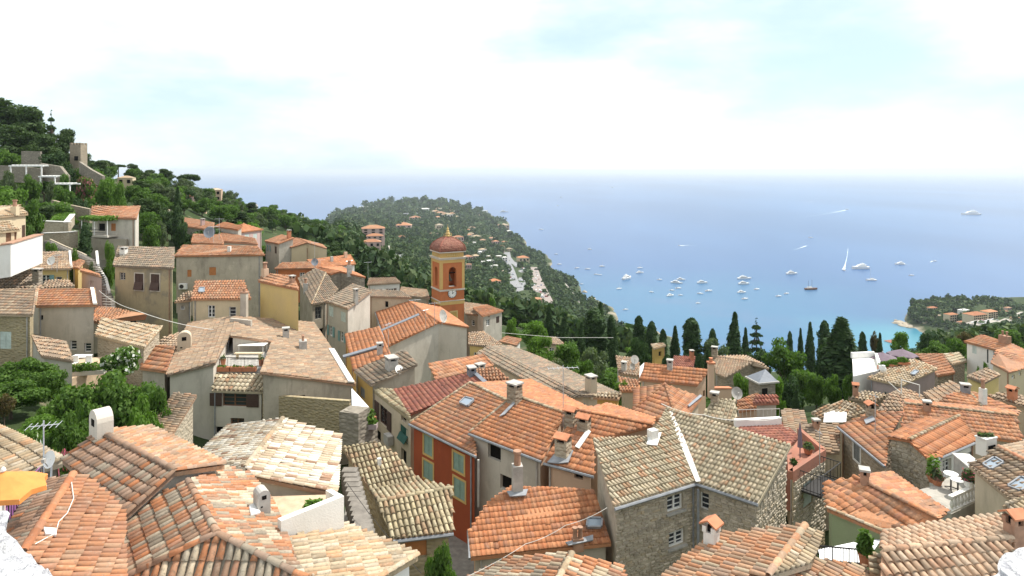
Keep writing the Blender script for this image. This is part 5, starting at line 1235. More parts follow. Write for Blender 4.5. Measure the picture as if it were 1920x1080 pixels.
def init_trees():
    for k, (seed, mat) in enumerate(((1, 'leaf_green'), (2, 'leaf_green'), (3, 'leaf_bright'), (4, 'leaf_olive'), (5, 'leaf_dark'), (6, 'leaf_autumn'))):
        cl = blob_clusters(seed, 15, 3, 4.4, 2.5, .8, 1.5); mk(('broad_a', 'broad_b', 'bright', 'olive', 'dark', 'autumn')[k], limbs(cl[1:7], 2.2, .2, seed), crown('crown', mat, cl, 3400, .3, seed), (), 7.4, 7.6)
    for seed in (11, 12):
        rr = random.Random(seed); cl = []
        for i in range(26):
            a = rr.uniform(0, 6.283); z = rr.uniform(2.6, 11.3); q = rr.uniform(.4, 3.2) * (1 - abs(z - 6.5) / 8.5); cl.append((math.cos(a) * q, math.sin(a) * q, z, rr.uniform(1.0, 1.7), .8))
        mk('pine%d' % (seed - 10), limbs(cl[:9], 6.5, .26, seed), crown('crown', 'leaf_pine', cl, 6500, .27, seed, 2.4, .45), (), 7.6, 12.5)
    cl = [(math.cos(a) * q, math.sin(a) * q, 7.6 + R.uniform(-.3, .5) - q * .12, R.uniform(.9, 1.3), .5) for a, q in ((R.uniform(0, 6.28), R.uniform(.2, 3.1)) for _ in range(18))]
    mk('umbrella', limbs(cl[:8], 5.6, .24, 13), crown('crown', 'leaf_pine', cl, 3200, .26, 13, 2.4), (), 7.6, 8.6)
    for seed, rb, tip in ((21, 1.0, .05), (22, 1.25, .35), (23, 1.1, .6)):
        rng = np.random.default_rng(seed); n = 4600; z = rng.random(n) ** .85
        prof_ = np.where(z < .12, .55 + z * 3.2, np.where(z < .45, 1.0, 1 - (1 - tip) * ((z - .45) / .55) ** (1.3 if tip < .3 else 2.4)))
        if tip > .3: prof_ *= np.where(z > .93, np.sqrt(np.maximum(0, 1 - ((z - .93) / .07) ** 2)) * .9 + .1, 1)
        a = rng.random(n) * 6.283; lob = 1 + .13 * np.sin(a * 3 + z * 6) + .09 * np.sin(a * 5 - z * 17 + seed)
        r = rb * prof_ * lob * (1 + .16 * np.sin(a * 2 - z * 9 + seed) * np.sin(z * 31)) * (1 - .45 * rng.random(n) ** 2.2 + rng.normal(0, .07, n)); P = np.stack([r * np.cos(a), r * np.sin(a), .5 + z * 11.5], 1)
        D = np.stack([np.cos(a), np.sin(a), np.full(n, .5)], 1); Vv, Q = quads(P, D, .26 * rng.uniform(.6, 1.4, n), rng, 2.2)
        mk('cypress%d' % (seed - 20), limbs([(0, 0, 6)], 3, .2, seed), npmesh('crown', Vv, Q, 'leaf_dark'), (), 2.2 * rb, 12.0)
    cl = []                                                     # cedar with level boughs
    for lv in range(7):
        for k in range(6):
            a = k * 1.047 + lv * .5; L = (3.6 - lv * .45)
            for f in (.35, .65, .95): cl.append((math.cos(a) * L * f, math.sin(a) * L * f, 2 + lv * 1.35 - f * .35, .55, .3))
    mk('cedar', limbs([c for c in cl[2::9]] + [(0, 0, 11.3)], 9.5, .22, 31), crown('crown', 'leaf_dark', cl + [(0, 0, 11, .4, 1.8)], 4200, .24, 31, 2.2), (), 7.2, 11.5)
    cl = blob_clusters(41, 12, 1.3, 1.1, .9, .4, .7); sh = crown('crown', 'leaf_green', cl, 1500, .2, 41)
    mk('shrub', limbs(cl[1:5], .6, .08, 41), sh, (), 3.0, 2.3)
    mk('shrub_bright', limbs(cl[1:5], .6, .08, 41), crown('crown', 'leaf_bright', cl, 1500, .2, 42), (), 3.0, 2.3)
    for nm, pm, sd, nf in (('oleander_white', 'petal_white', 43, 520), ('oleander_pink', 'petal_pink', 44, 520), ('rose_bush', 'petal_rose', 45, 900)):
        cl = blob_clusters(sd, 14, 1.35, 1.5, 1.2, .45, .75); bl = crown('blossom', pm, cl, nf, .24, sd + 50, 1.1, .0)
        mk(nm, limbs(cl[1:6], .7, .07, sd), crown('crown', 'leaf_green', cl, 1900, .2, sd, 2.4), (('blossom', bl),), 3.3, 3.2)
    # big-leaved fig for the near garden
    cl = blob_clusters(61, 26, 3.4, 3.6, 2.4, .8, 1.3); mk('fig', limbs(cl[1:9], 1.8, .2, 61), crown('crown', 'leaf_green', cl, 9500, .26, 61, 1.35, .4), (), 8.0, 6.8)
    cl = blob_clusters(62, 24, 3.2, 3.2, 2.2, .8, 1.3); mk('fig2', limbs(cl[1:9], 1.8, .2, 62), crown('crown', 'leaf_bright', cl, 7500, .24, 62, 1.5, .4), (), 8.0, 6.4)
init_trees()
def plant(kind, name, label, cat, x, ytop, D, wpx, group=None, rot=None, zb=None, lean=0.):
    """a tree whose top stands at photo row ytop, at distance D, its crown wpx wide"""
    tr, cr, ex, w, h = KIND[kind]; b = gp(x, D) if zb is None else Vector(((x - 960) / F * D, D, zb))
    top = -(ytop - HOR) / F * D; H_ = max(1.2, top - b.z); s = wpx / F * D / w
    o = bpy.data.objects.new(name, None); COL.objects.link(o); o.location = b; o.rotation_euler = (0, lean, R.uniform(0, 6.28) if rot is None else rot); o.scale = (s, s, H_ / h); tag(o, label, cat, group)
    for nm, me in (('trunk', tr), ('crown', cr)) + tuple(ex):
        c = bpy.data.objects.new(nm, me); COL.objects.link(c); c.parent = o
    return o
TT = [  # the trees one can single out
 ('cypress1', 'tall pointed cypress, the largest one, among the dark trees beside the straw roofs', 1578, 597, 80, 66),
 ('cypress1', 'slim dark cypress standing free just left of the largest one', 1519, 605, 118, 17),
 ('cypress2', 'dark cypress with a rounded top between two slim ones', 1546, 602, 122, 24),
 ('cypress1', 'thin cypress half hidden beside the largest cypress', 1561, 618, 115, 13),
 ('cypress1', 'twin-tipped little cypress between the green crowns', 1501, 616, 130, 12),
 ('cypress1', 'tall narrow leaning cypress with a squared top, highest against the bay', 1374, 587, 108, 27),
 ('cypress3', 'broad dark cypress with a blunt ragged top against the turquoise water', 1297, 598, 106, 33),
 ('cypress1', 'pointed cypress standing alone between the broad blunt one and the ochre house', 1266, 612, 108, 19),
 ('cypress2', 'tapering cypress behind the ochre house roof', 1243, 618, 106, 17),
 ('cypress2', 'rounded cypress right of the round dark tree', 1222, 603, 112, 22),
 ('cypress2', 'rounded cypress rising behind the round dark tree', 1198, 593, 116, 23),
 ('cypress3', 'very dark double cypress left of the bay, widest of the clump', 1116, 580, 108, 42),
 ('cypress1', 'high slender cypress growing out of the dark double clump', 1126, 568, 116, 22),
 ('cypress2', 'cypress in line right behind the dark double clump', 1146, 592, 110, 19),
 ('cypress1', 'lower pointed cypress in front of the dark double clump', 1152, 615, 100, 18),
 ('cypress1', 'slender cypress in front of the wooded slope by the brown gable', 1090, 605, 102, 16),
 ('cypress1', 'broad-based pointed cypress next to the brown gable', 1058, 595, 108, 26),
 ('cypress1', 'pointed cypress above the bright green garden crown', 1030, 575, 112, 20),
 ('cypress2', 'short round-topped cypress above pale green shrubs', 1336, 617, 120, 18),
 ('cypress1', 'small spiky cypress beside the cedar', 1398, 615, 122, 15),
 ('cypress2', 'small dark cypress tip behind the wide green crown', 1481, 622, 128, 12),
 ('cypress1', 'narrow cypress by the purple parasols', 1650, 625, 92, 13),
 ('cypress2', 'paired cypress among bright crowns left of the parasols', 1617, 623, 98, 16),
 ('cypress2', 'small cypress beside the red roof with the chimney', 1312, 665, 76, 17),
 ('cypress1', 'cypress squeezed between the red roof and the old stone house', 1327, 656, 78, 20),
 ('cypress2', 'small conical evergreen behind the striped curved roof', 1251, 666, 74, 24),
 ('cypress1', 'tall lone cypress on the upper slope above the faded pink roofs', 333, 352, 112, 17),
 ('cypress1', 'lone cypress beside the white blocks in the valley', 684, 477, 128, 20),
 ('cypress2', 'small dark cypress by the balcony house', 160, 418, 84, 20),
 ('cypress1', 'cypress beside the chapel turret path', 1493, 731, 58, 22),
 ('cedar', 'spreading cedar with layered boughs in front of the sea', 1418, 596, 116, 46),
 ('dark', 'round dense dark tree beside the ochre house', 1197, 626, 84, 55),
 ('broad_a', 'wide soft green crown in the middle of the garden belt', 1470, 634, 92, 84),
 ('broad_b', 'green crown filling the gap left of the largest cypress', 1505, 690, 74, 60),
 ('bright', 'round clipped bush in front of the old stone house', 1392, 698, 62, 50),
 ('dark', 'blue-green shaggy conifer hugging the largest cypress', 1542, 635, 82, 36),
 ('olive', 'grey-green tree before the long leaning cypress', 1345, 635, 104, 70),
 ('dark', 'dark shrubby tree under the cedar', 1420, 650, 95, 60),
 ('bright', 'lime green crown just below the wooded slope', 1003, 600, 108, 60),
 ('bright', 'fresh green tree beside the long weathered ridge', 1015, 628, 86, 62),
 ('broad_b', 'tall green tree in the shrub garden under the cypresses', 1065, 640, 80, 66),
 ('olive', 'feathery green tree at the end of the shrub garden', 1120, 650, 76, 70),
 ('broad_a', 'small green tree by the aerial pole in the shrub garden', 1095, 672, 68, 60),
 ('olive', 'low pale shrub tree in the middle of the shrub garden', 1050, 668, 70, 50),
 ('bright', 'bushy green clump at the lower end of the shrub garden', 1165, 712, 58, 36),
 ('bright', 'rounded bright green tree right of the bell tower', 962, 595, 102, 32),
 ('bright', 'small yellow-green tree above the stone house behind the tower', 922, 556, 170, 16),
 ('broad_a', 'green tree in the dark garden left of the straw roofs', 1600, 690, 64, 44),
 ('broad_b', 'mid green tree behind the garden path', 1530, 700, 68, 44),
 ('bright', 'low bright bush beside the turret', 1455, 705, 60, 40),
 ('broad_a', 'bushy crown in shade under the largest cypress', 1562, 700, 66, 40),
 ('dark', 'dark bush below the wide green crown', 1480, 700, 68, 60),
 ('bright', 'green crown at the shoreline edge left of the inlet', 1690, 620, 112, 40),
 ('autumn', 'sandy brown tree by the parasols', 1640, 618, 115, 22),
 ('dark', 'dark round tree beyond the red roofed pavilion', 1735, 620, 120, 26),
 ('broad_a', 'leafy tree above the curved red roof', 1760, 640, 95, 60),
 ('broad_b', 'wide green tree beside the tall white house', 1790, 632, 90, 50),
 ('autumn', 'brown crowned tree behind the white house roof', 1812, 620, 110, 44),
 ('broad_b', 'green tree on the terraces right of the white house', 1893, 615, 130, 60),
 ('shrub', 'potted palm-like bush against the white house', 1842, 673, 62, 26),
 ('bright', 'light green roadside tree beside the ochre house', 205, 449, 76, 24),
 ('oleander_white', 'white flowering oleander on the garden terrace', 228, 640, 44, 74),
 ('fig', 'large fig tree filling the walled garden', 225, 692, 38, 170),
 ('fig2', 'second broad fig crown nearer the rounded chimney', 268, 728, 35, 90),
 ('fig', 'dark green garden tree below the stone house', 45, 668, 42, 110),
 ('broad_b', 'leafy tree against the grey curved shed', 105, 690, 41, 70),
 ('fig2', 'bright leafed shrub tree low in the garden', 95, 750, 36, 90),
 ('autumn', 'yellow-brown shrub at the garden edge', 8, 735, 36, 50),
 ('oleander_white', 'white flowered bush between garden and straw roof', 62, 800, 30, 34),
 ('oleander_pink', 'pink flowering bush behind the white dish', 112, 808, 29, 42),
 ('fig', 'dark shady crown behind the rounded chimney', 165, 745, 34, 100),
 ('fig', 'dark leafy crown at the left edge below the shady garden tree', 20, 712, 38, 130),
 ('broad_b', 'bushy crown between the two broad fig crowns', 150, 715, 37, 110),
 ('fig2', 'pale green shrub tree right behind the pink flowering bush', 70, 770, 33, 110),
 ('fig', 'fig crown against the faded outbuilding roof', 290, 722, 37, 80),
 ('fig2', 'bright low fig leaves right of the rounded chimney', 262, 765, 32, 90),
 ('fig', 'deep green thicket left of the rounded chimney', 130, 770, 32, 90),
 ('olive', 'grey-green bush against the wall under the upper pergola', 18, 318, 117, 40),
 ('broad_a', 'green bush against the wall under the upper pergola post', 58, 324, 116, 38),
 ('olive', 'pale bush beside the middle pergola', 92, 336, 113, 28),
 ('broad_b', 'small bush at the foot of the wall right of the pergolas', 122, 322, 116, 26),
 ('bright', 'bright bush between the rampart and the stepped path', 95, 452, 76, 26),
 ('broad_a', 'round bush on the outer bend of the stepped path', 138, 462, 74, 26),
 ('olive', 'grey bush beside the lower flight of the stepped path', 172, 488, 71, 20),
 ('rose_bush', 'rust coloured flowering bush on the slope', 163, 322, 128, 40),
 ('bright', 'bright green tree in the terraced slope garden', 205, 330, 120, 50),
 ('bright', 'second bright green tree on the slope garden', 222, 340, 116, 36),
 ('broad_a', 'leafy hedge tree beside the cream villa', 55, 370, 82, 56),
 ('bright', 'fresh green shrub tree above the cream villa', 25, 352, 100, 70),
 ('broad_b', 'low green tree behind the cream villa roof', 5, 345, 110, 50),
 ('broad_a', 'dark hedge under the white pergola', 118, 345, 112, 50),
 ('dark', 'dark bush on the wall beneath the pergola', 150, 366, 108, 36),
 ('broad_b', 'round green tree below the lone slope cypress', 285, 418, 98, 40),
 ('olive', 'grey-green shrub beside the round slope tree', 305, 412, 102, 34),
 ('dark', 'round dark bush by the faded pink roofs', 342, 412, 104, 34),
 ('dark', 'dark thicket beside the lone slope cypress', 314, 392, 118, 30),
 ('broad_a', 'broad green tree above the balcony house', 275, 350, 145, 62),
 ('broad_b', 'second broad green tree above the balcony house', 252, 345, 150, 44),
 ('pine1', 'huge dark pine crowning the slope at the left edge', 8, 182, 190, 120),
 ('pine2', 'big dark pine next to the slope edge pine', 58, 198, 178, 100),
 ('pine1', 'dark pine above the ruined stone tower', 122, 240, 172, 56),
 ('pine2', 'pine leaning out right of the ruined stone tower', 148, 268, 176, 36),
 ('pine1', 'shaded pine lower in the dark grove', 40, 235, 165, 90),
 ('pine2', 'dark pine in the middle of the grove', 88, 250, 158, 70),
 ('dark', 'black-green tree below the spiky conifer', 105, 280, 148, 60),
 ('dark', 'dark bush in front of the ruined stone tower', 128, 312, 140, 36),
 ('cedar', 'thin spiky conifer rising above the pine grove', 96, 206, 168, 30),
 ('broad_a', 'green tree below the grove at the left edge', 15, 278, 150, 62),
 ('umbrella', 'umbrella pine standing out at the crest above the sea', 352, 326, 262, 46),
 ('pine1', 'crest pine beside the umbrella pine', 312, 316, 250, 38),
 ('pine2', 'crest pine above the small pink house', 250, 306, 226, 34),
 ('umbrella', 'flat-topped crest pine nearest the cream hillside house', 222, 308, 215, 34),
 ('pine1', 'leafy crest pine between the other crest pines', 278, 318, 236, 40),
]
for kd, lab, x, yt, D, w in TT:
    nm = {'cyp': 'cypress', 'pin': 'pine_tree', 'umb': 'pine_tree', 'ced': 'conifer', 'ole': 'oleander', 'ros': 'flowering_bush', 'fig': 'fig_tree', 'shr': 'shrub'}.get(kd[:3], 'garden_tree')
    plant(kd, nm, lab, {'cypress': 'cypress', 'pine_tree': 'pine', 'conifer': 'conifer', 'oleander': 'oleander', 'flowering_bush': 'bush', 'shrub': 'shrub'}.get(nm, 'tree'), x, yt, D, w, lean=-.05 if 'leaning cypress' in lab else 0, zb=-14.3 if 'garden terrace' in lab else None)
# hillside trees nothing tells apart
SL = [('broad_a', 'rounded green tree on the left hillside between the houses'), ('olive', 'grey-green olive tree on the left hillside'), ('dark', 'dark evergreen on the left hillside'), ('bright', 'bright leafy tree on the left hillside'), ('broad_b', 'bushy mid green tree on the left hillside'), ('pine1', 'young pine on the left hillside'), ('shrub', 'low green shrub on the left hillside')]
HOLES = [(170, 265, 380, 470), (0, 60, 375, 470), (60, 145, 395, 440), (345, 500, 405, 470), (212, 330, 460, 600), (495, 615, 438, 500), (128, 152, 270, 306), (215, 247, 328, 358)]
def zone(x): return next(t_ for a, t_ in ((60, 'above the cream villa'), (150, 'around the vegetable bed'), (215, 'left of the balcony house'), (270, 'behind the balcony house'), (320, 'right of the balcony house'), (370, 'near the lone slope cypress'), (430, 'above the faded pink roofs'), (500, 'above the pink house'), (570, 'behind the cream end wall'), (999, 'left of the stepped apartments')) if x < a)
rr = random.Random(77); cnt = 0; used = []
while cnt < 270:
    x = rr.uniform(-40, 650); D = 95 + 420 * rr.random() ** 1.15
    p = gp(x, D); y = HOR - p.z / D * F
    if y > 540 - (0 if x > 300 else 60) or (D > 170 + x * .5 and x < 520) : continue
    if any(a < x < b and c < y < d + 6 for a, b, c, d in HOLES) or any((p - q).length < 2.6 for q in used): continue
    used.append(p); cnt += 1
    kd, lab = SL[rr.choice((0, 0, 1, 1, 2, 3, 4, 4, 5, 6))]; h_m = rr.uniform(3.5, 7.5) if kd != 'shrub' else 2.2
    lab = ('low ' if kd == 'shrub' else 'small ' if h_m < 4.8 else 'medium ' if h_m < 6.2 else 'tall ') + lab.replace(' on the left hillside', '').replace(' between the houses', '').replace('low ', '') + ' ' + zone(x) + ', ' + ('low slope' if D < 140 else 'middle slope' if D < 200 else 'high slope' if D < 280 else 'far slope')
    plant(kd, {'olive': 'olive_tree', 'pine1': 'pine_tree', 'shrub': 'shrub'}.get(kd, 'hillside_tree'), lab, 'shrub' if kd == 'shrub' else 'tree', x, y - h_m / D * F, D, h_m * rr.uniform(.8, 1.15) / D * F, 'trees scattered over the left hillside')
cnt = 0
while cnt < 60:
    x = rr.uniform(345, 640); D = rr.uniform(170, 430); p = gp(x, D); y = HOR - p.z / D * F
    if y > 440 or any((p - q).length < 3.5 for q in used): continue
    used.append(p); cnt += 1; kd, lab = SL[rr.choice((0, 1, 4, 4, 5))]; h_m = rr.uniform(5, 9)
    lab = ('small ' if h_m < 6 else 'medium ' if h_m < 7.5 else 'tall ') + lab.replace(' on the left hillside', '').replace(' between the houses', '') + ' ' + zone(x) + (', near crest' if D < 240 else ', on crest' if D < 330 else ', beyond crest')
    plant(kd, {'olive': 'olive_tree', 'pine1': 'pine_tree'}.get(kd, 'hillside_tree'), lab, 'tree', x, y - h_m / D * F, D, h_m * rr.uniform(.9, 1.3) / D * F, 'trees scattered over the left hillside')
# garden belt between the village and the bay: low filler shrubs
for i in range(70):
    x = rr.uniform(960, 1900); D = rr.uniform(72, 165)
    kd = rr.choice(('shrub', 'shrub_bright', 'shrub'))
    lab = ('bright ' if kd != 'shrub' else 'dull green ') + 'shrub ' + next(t_ for a, t_ in ((1010, 'beside the long weathered ridge'), (1080, 'below the pointed cypresses'), (1150, 'in the shrub garden'), (1230, 'near the round dark tree'), (1310, 'by the red roof with the chimney'), (1400, 'around the old stone house'), (1480, 'near the chapel turret'), (1560, 'left of the largest cypress'), (1650, 'right of the largest cypress'), (1760, 'beyond the mauve parasols'), (9999, 'on the slope by the tall white house')) if x < a) + (', near side' if D < 95 else ', mid belt' if D < 130 else ', far side')
    plant(kd, 'shrub', lab, 'shrub', x, HOR - (ground(x, D) + rr.uniform(1.5, 3.2)) / D * F, D, rr.uniform(2.6, 5) / D * F, 'shrubs in the garden belt')
# ------------------------------------------------------------------ far woods: one mass
def woods():
    rng = np.random.default_rng(9); base = []
    for k in range(8):
        n = 46; cl = blob_clusters(100 + k, 6, .62, .55, .5, .3, .45); P, D = crown_pts(cl, n, rng, .3); V, Q = quads(P, D, .42 * rng.uniform(.7, 1.3, n), rng, 1.3); base.append(V)
    fine = []
    for k in range(5):
        n = 110; cl = blob_clusters(200 + k, 8, .62, .55, .5, .26, .42); P, D = crown_pts(cl, n, rng, .35); V, Q = quads(P, D, .25 * rng.uniform(.6, 1.4, n), rng, 1.4); fine.append(V)
    out = []; r2 = random.Random(4); cnt = 0; tries = 0
    def road(x, y): return any(math.hypot(x - a, (y - b)) < w for a, b, w in CLEAR)
    while cnt < 15000 and tries < 80000:
        tries += 1
        if r2.random() < .8: x = r2.uniform(560, 1230); y = r2.uniform(372, 668); d0 = 190
        else: x = r2.uniform(1640, 2050); y = r2.uniform(560, 668); d0 = 200
        if road(x, y): continue
        p = gpix(x, y, d0)
        if p is None or p.z < -213: continue
        D = p.y; rad = max(2.8, D * .0038) * (.5 + 1.25 * r2.random() ** 1.6)
        if D < 190: continue
        V = (fine[r2.randrange(5)] if D < 430 else base[r2.randrange(8)]) * np.array([rad * 1.5, rad * 1.5, rad * r2.uniform(1.1, 1.9)]); a = r2.uniform(0, 6.28); c, s = math.cos(a), math.sin(a)
        V = np.stack([V[:, 0] * c - V[:, 1] * s, V[:, 0] * s + V[:, 1] * c, V[:, 2]], 1) + np.array([p.x, p.y, p.z - .3 * rad]); out.append(V); cnt += 1
    V = np.concatenate(out); o = link('woodland', npmesh('woodland', V, np.arange(len(V)).reshape(-1, 4), 'leaf_wood')); o['kind'] = 'stuff'; o['label'] = 'dense woodland covering the headland and the coastal slopes'
CLEAR = [(735, 480, 8), (728, 470, 7), (742, 495, 8), (733, 500, 6), (800, 540, 8), (796, 555, 9), (950, 478, 9), (955, 488, 11), (962, 500, 13), (965, 515, 15), (968, 530, 15), (975, 545, 12), (985, 560, 6), (995, 575, 6), (1003, 590, 6),
  (1000, 508, 9), (1003, 520, 10), (1006, 535, 11), (1010, 550, 10), (1015, 562, 8), (1060, 535, 4), (1075, 555, 4), (1088, 575, 4), (1050, 520, 4), (697, 440, 20), (697, 470, 18), (652, 470, 10),
  (1850, 610, 14), (1870, 606, 12), (1890, 600, 10), (1910, 592, 10), (1835, 615, 10), (1775, 630, 14), (1840, 596, 24), (1790, 597, 14), (1755, 583, 9), (1885, 583, 12), (1702, 607, 10)]
woods()
# ------------------------------------------------------------------ houses, roads and cars far off
def villa(name, label, x, y, w, h, roof='clay_salmon', wall='plaster_cream', group=None, D=None, rot=.3, cols=3, rows=2, kind='hip', dep=.8, d0=190, cat='villa'):
    """a house whose front foot stands at photo pixel (x, y), w by h pixels"""
    p = gpix(x, y, d0) if D is None else pd(x, y, D)
    if p is None: p = min((gp(x, D_) for D_ in range(int(d0), 420, 6)), key=lambda q: abs(HOR - q.z / q.y * F - y))
    D = p.y; s = D / F; ww = w * s; hh = h * s; dd = ww * dep
    ux = Vector((math.cos(rot), math.sin(rot), 0)); uy = Vector((-ux.y, ux.x, 0)); Z = Vector((0, 0, 1)); c = p + uy * dd / 2
    o = thing(name, label, cat, p, group); rh = 0 if kind == 'flat' else min(ww, dd) * .2; wh = hh - rh * .6
    m = MB(); m.box(c + Z * (wh / 2 - hh * .4), ux * ww / 2, uy * dd / 2, Z * (wh / 2 + hh * .4)); m.build('wall', wall, o)
    e = .025 * ww; m = MB(); q = [c + ux * a * (ww / 2 + e) + uy * b * (dd / 2 + e) + Z * wh for a, b in ((-1, -1), (1, -1), (1, 1), (-1, 1))]
    if kind == 'flat': m.prism(q, Z * hh * .08)
    else:
        k = max(0, ww - dd) / 2; r0, r1 = c - ux * k + Z * (wh + rh), c + ux * k + Z * (wh + rh)
        for f in ([q[0], q[1], r1, r0], [q[1], q[2], r1], [q[2], q[3], r0, r1], [q[3], q[0], r0], q[::-1]): m.poly(f)
    m.build('roof', roof, o)
    if w >= 9:
        for i in range(cols):
            for j in range(rows):
                m = MB(); b = p + ux * ww * ((i + .5) / cols - .5) + Z * wh * ((j + .45) / rows); m.box(b, ux * ww / cols * .2, uy * .06 * s * 20, Z * wh / rows * .26); m.build('window', 'dark_room', o)
    return o
def HZ(x, y, rf, wa):
    rn = {'clay_salmon': 'salmon roofed', 'clay_straw': 'straw roofed', 'clay_orange': 'orange roofed', 'plaster_white': 'flat white', 'zinc': 'grey roofed'}[rf]; wn_ = {'plaster_white': 'villa', 'plaster_cream': 'cream villa', 'plaster_pink': 'pink villa', 'plaster_peach': 'peach villa'}[wa]
    return 'small %s %s %s' % (rn, wn_, 'on the left brow of the headland' if x < 720 else 'near the summit of the headland' if y < 417 and x < 862 else 'on the sea-side brow of the headland' if y < 417 else 'left of the bell tower dome' if x < 840 else 'right behind the bell tower dome' if y < 452 and x < 900 else 'along the upper coastal road' if y < 475 else 'in the white terraced cluster above the winding road')
HV = 'villas scattered over the wooded headland'; HL = 'small pale villa with a tiled roof among the woods of the headland'
for x, y, w, h, rf, wa, lab in (
    (680, 396, 9, 6, 'plaster_white', 'plaster_white', None), (690, 394, 6, 5, 'plaster_white', 'plaster_white', None), (703, 394, 10, 5, 'plaster_white', 'plaster_white', None),
    (793, 400, 20, 6, 'plaster_white', 'plaster_white', 'broad white terraced villa high on the headland'), (770, 407, 21, 5, 'zinc', 'plaster_white', 'long low white villa with a grey roof left of the broad white one'),
    (781, 414, 15, 6, 'clay_salmon', 'plaster_pink', None), (757, 431, 24, 9, 'clay_salmon', 'plaster_pink', 'pink villa with a bluish ground floor in the middle of the headland'),
    (818, 405, 10, 8, 'clay_straw', 'plaster_cream', None), (829, 409, 13, 9, 'clay_salmon', 'plaster_cream', None), (841, 413, 15, 10, 'clay_straw', 'plaster_white', 'largest pale house of the cluster above the bell tower'), (822, 415, 9, 7, 'clay_salmon', 'plaster_white', None), (849, 408, 8, 7, 'clay_salmon', 'plaster_cream', None), (858, 413, 8, 6, 'clay_straw', 'plaster_cream', None),
    (843, 401, 9, 5, 'clay_salmon', 'plaster_cream', None), (856, 404, 7, 6, 'plaster_white', 'plaster_white', None), (911, 402, 7, 5, 'plaster_white', 'plaster_white', None), (921, 412, 10, 5, 'clay_straw', 'plaster_cream', None), (902, 407, 6, 4, 'clay_straw', 'plaster_cream', None),
    (946, 432, 16, 9, 'clay_straw', 'plaster_peach', 'sandy coloured villa on the sea edge of the headland'), (953, 440, 13, 5, 'plaster_white', 'plaster_white', 'flat white house just below the sandy villa'),
    (825, 437, 11, 13, 'clay_straw', 'plaster_cream', 'tall cream house left of the bell tower finial'), (816, 443, 11, 5, 'clay_straw', 'plaster_cream', None), (755, 450, 9, 6, 'clay_orange', 'plaster_peach', None), (887, 433, 9, 6, 'clay_straw', 'plaster_cream', None), (861, 458, 15, 12, 'clay_salmon', 'plaster_pink', 'pink house right behind the dome of the bell tower'),
    (883, 447, 10, 8, 'clay_straw', 'plaster_cream', None), (896, 452, 12, 8, 'clay_straw', 'plaster_cream', None), (906, 458, 9, 7, 'clay_salmon', 'plaster_cream', None), (923, 456, 11, 8, 'clay_salmon', 'plaster_pink', None), (931, 463, 10, 9, 'clay_salmon', 'plaster_pink', None), (939, 472, 13, 9, 'clay_salmon', 'plaster_pink', None), (947, 459, 8, 5, 'clay_salmon', 'plaster_pink', None), (957, 473, 9, 6, 'clay_straw', 'plaster_cream', None), (907, 478, 11, 9, 'clay_straw', 'plaster_white', None), (914, 472, 9, 6, 'clay_salmon', 'plaster_cream', None),
    (880, 490, 14, 8, 'clay_salmon', 'plaster_pink', None), (893, 489, 12, 8, 'clay_straw', 'plaster_pink', None), (921, 497, 12, 6, 'plaster_white', 'plaster_white', None), (914, 487, 10, 5, 'plaster_white', 'plaster_white', None), (928, 505, 10, 5, 'plaster_white', 'plaster_white', None), (918, 506, 9, 5, 'plaster_white', 'plaster_white', None), (934, 495, 8, 5, 'plaster_white', 'plaster_white', None), (906, 497, 9, 5, 'plaster_white', 'plaster_white', None), (926, 512, 8, 4, 'clay_straw', 'plaster_white', None), (937, 487, 8, 5, 'plaster_white', 'plaster_cream', None),
    (983, 497, 17, 12, 'clay_orange', 'plaster_cream', 'orange roofed house by the top of the car park terrace'), (930, 540, 18, 12, 'clay_orange', 'plaster_peach', 'peach house alone in the woods right of the bell tower'), (879, 510, 9, 12, 'clay_salmon', 'plaster_pink', 'narrow pink house beside the belfry'),
    (960, 588, 22, 14, 'clay_straw', 'plaster_cream', 'square cream house near the lower end of the winding road'), (987, 594, 15, 20, 'clay_salmon', 'plaster_peach', 'long salmon roofed house left of the lower road'), (1008, 580, 15, 16, 'clay_salmon', 'plaster_peach', 'salmon house between road and car park'), (1015, 594, 17, 13, 'clay_salmon', 'plaster_peach', 'salmon house lowest on the winding road'),
    (1043, 606, 17, 12, 'clay_salmon', 'plaster_cream', 'salmon roof peeping between two cypresses'), (1079, 632, 10, 8, 'clay_orange', 'plaster_white', 'tiny orange roof between the cypresses'), (620, 442, 9, 9, 'clay_salmon', 'plaster_pink', None), (651, 478, 26, 12, 'clay_straw', 'plaster_cream', 'cream house with a rounded bay above the white blocks'), (672, 486, 14, 12, 'plaster_white', 'plaster_white', 'white block beside the lone valley cypress'), (603, 468, 18, 6, 'plaster_white', 'plaster_white', 'flat white building behind the cream end wall')):
    villa('villa', lab or HZ(x, y, rf, wa), x, y, w * 1.2, h * 1.25, rf, wa, HV if lab is None else None, kind='flat' if rf in ('plaster_white', 'zinc') else 'hip', rot=R.uniform(.1, .6))
r5 = random.Random(31)
for i in range(34):
    x, y = (r5.uniform(660, 900), r5.uniform(392, 440)) if i < 16 else (lambda t_: (860 + t_ * 120 + r5.uniform(-22, 22), 435 + t_ * 95 + r5.uniform(-16, 16)))(r5.random())
    rf = r5.choice(('clay_salmon', 'clay_straw', 'clay_orange', 'plaster_white')); wa = 'plaster_white' if rf == 'plaster_white' else r5.choice(('plaster_cream', 'plaster_pink', 'plaster_white')); w = r5.uniform(7, 11) * (.8 if y < 425 else 1)
    villa('villa', HZ(x, y, rf, wa), x, y, w, w * .7, rf, wa, HV, kind='flat' if rf == 'plaster_white' else 'hip', rot=r5.uniform(.1, .6), cols=2)
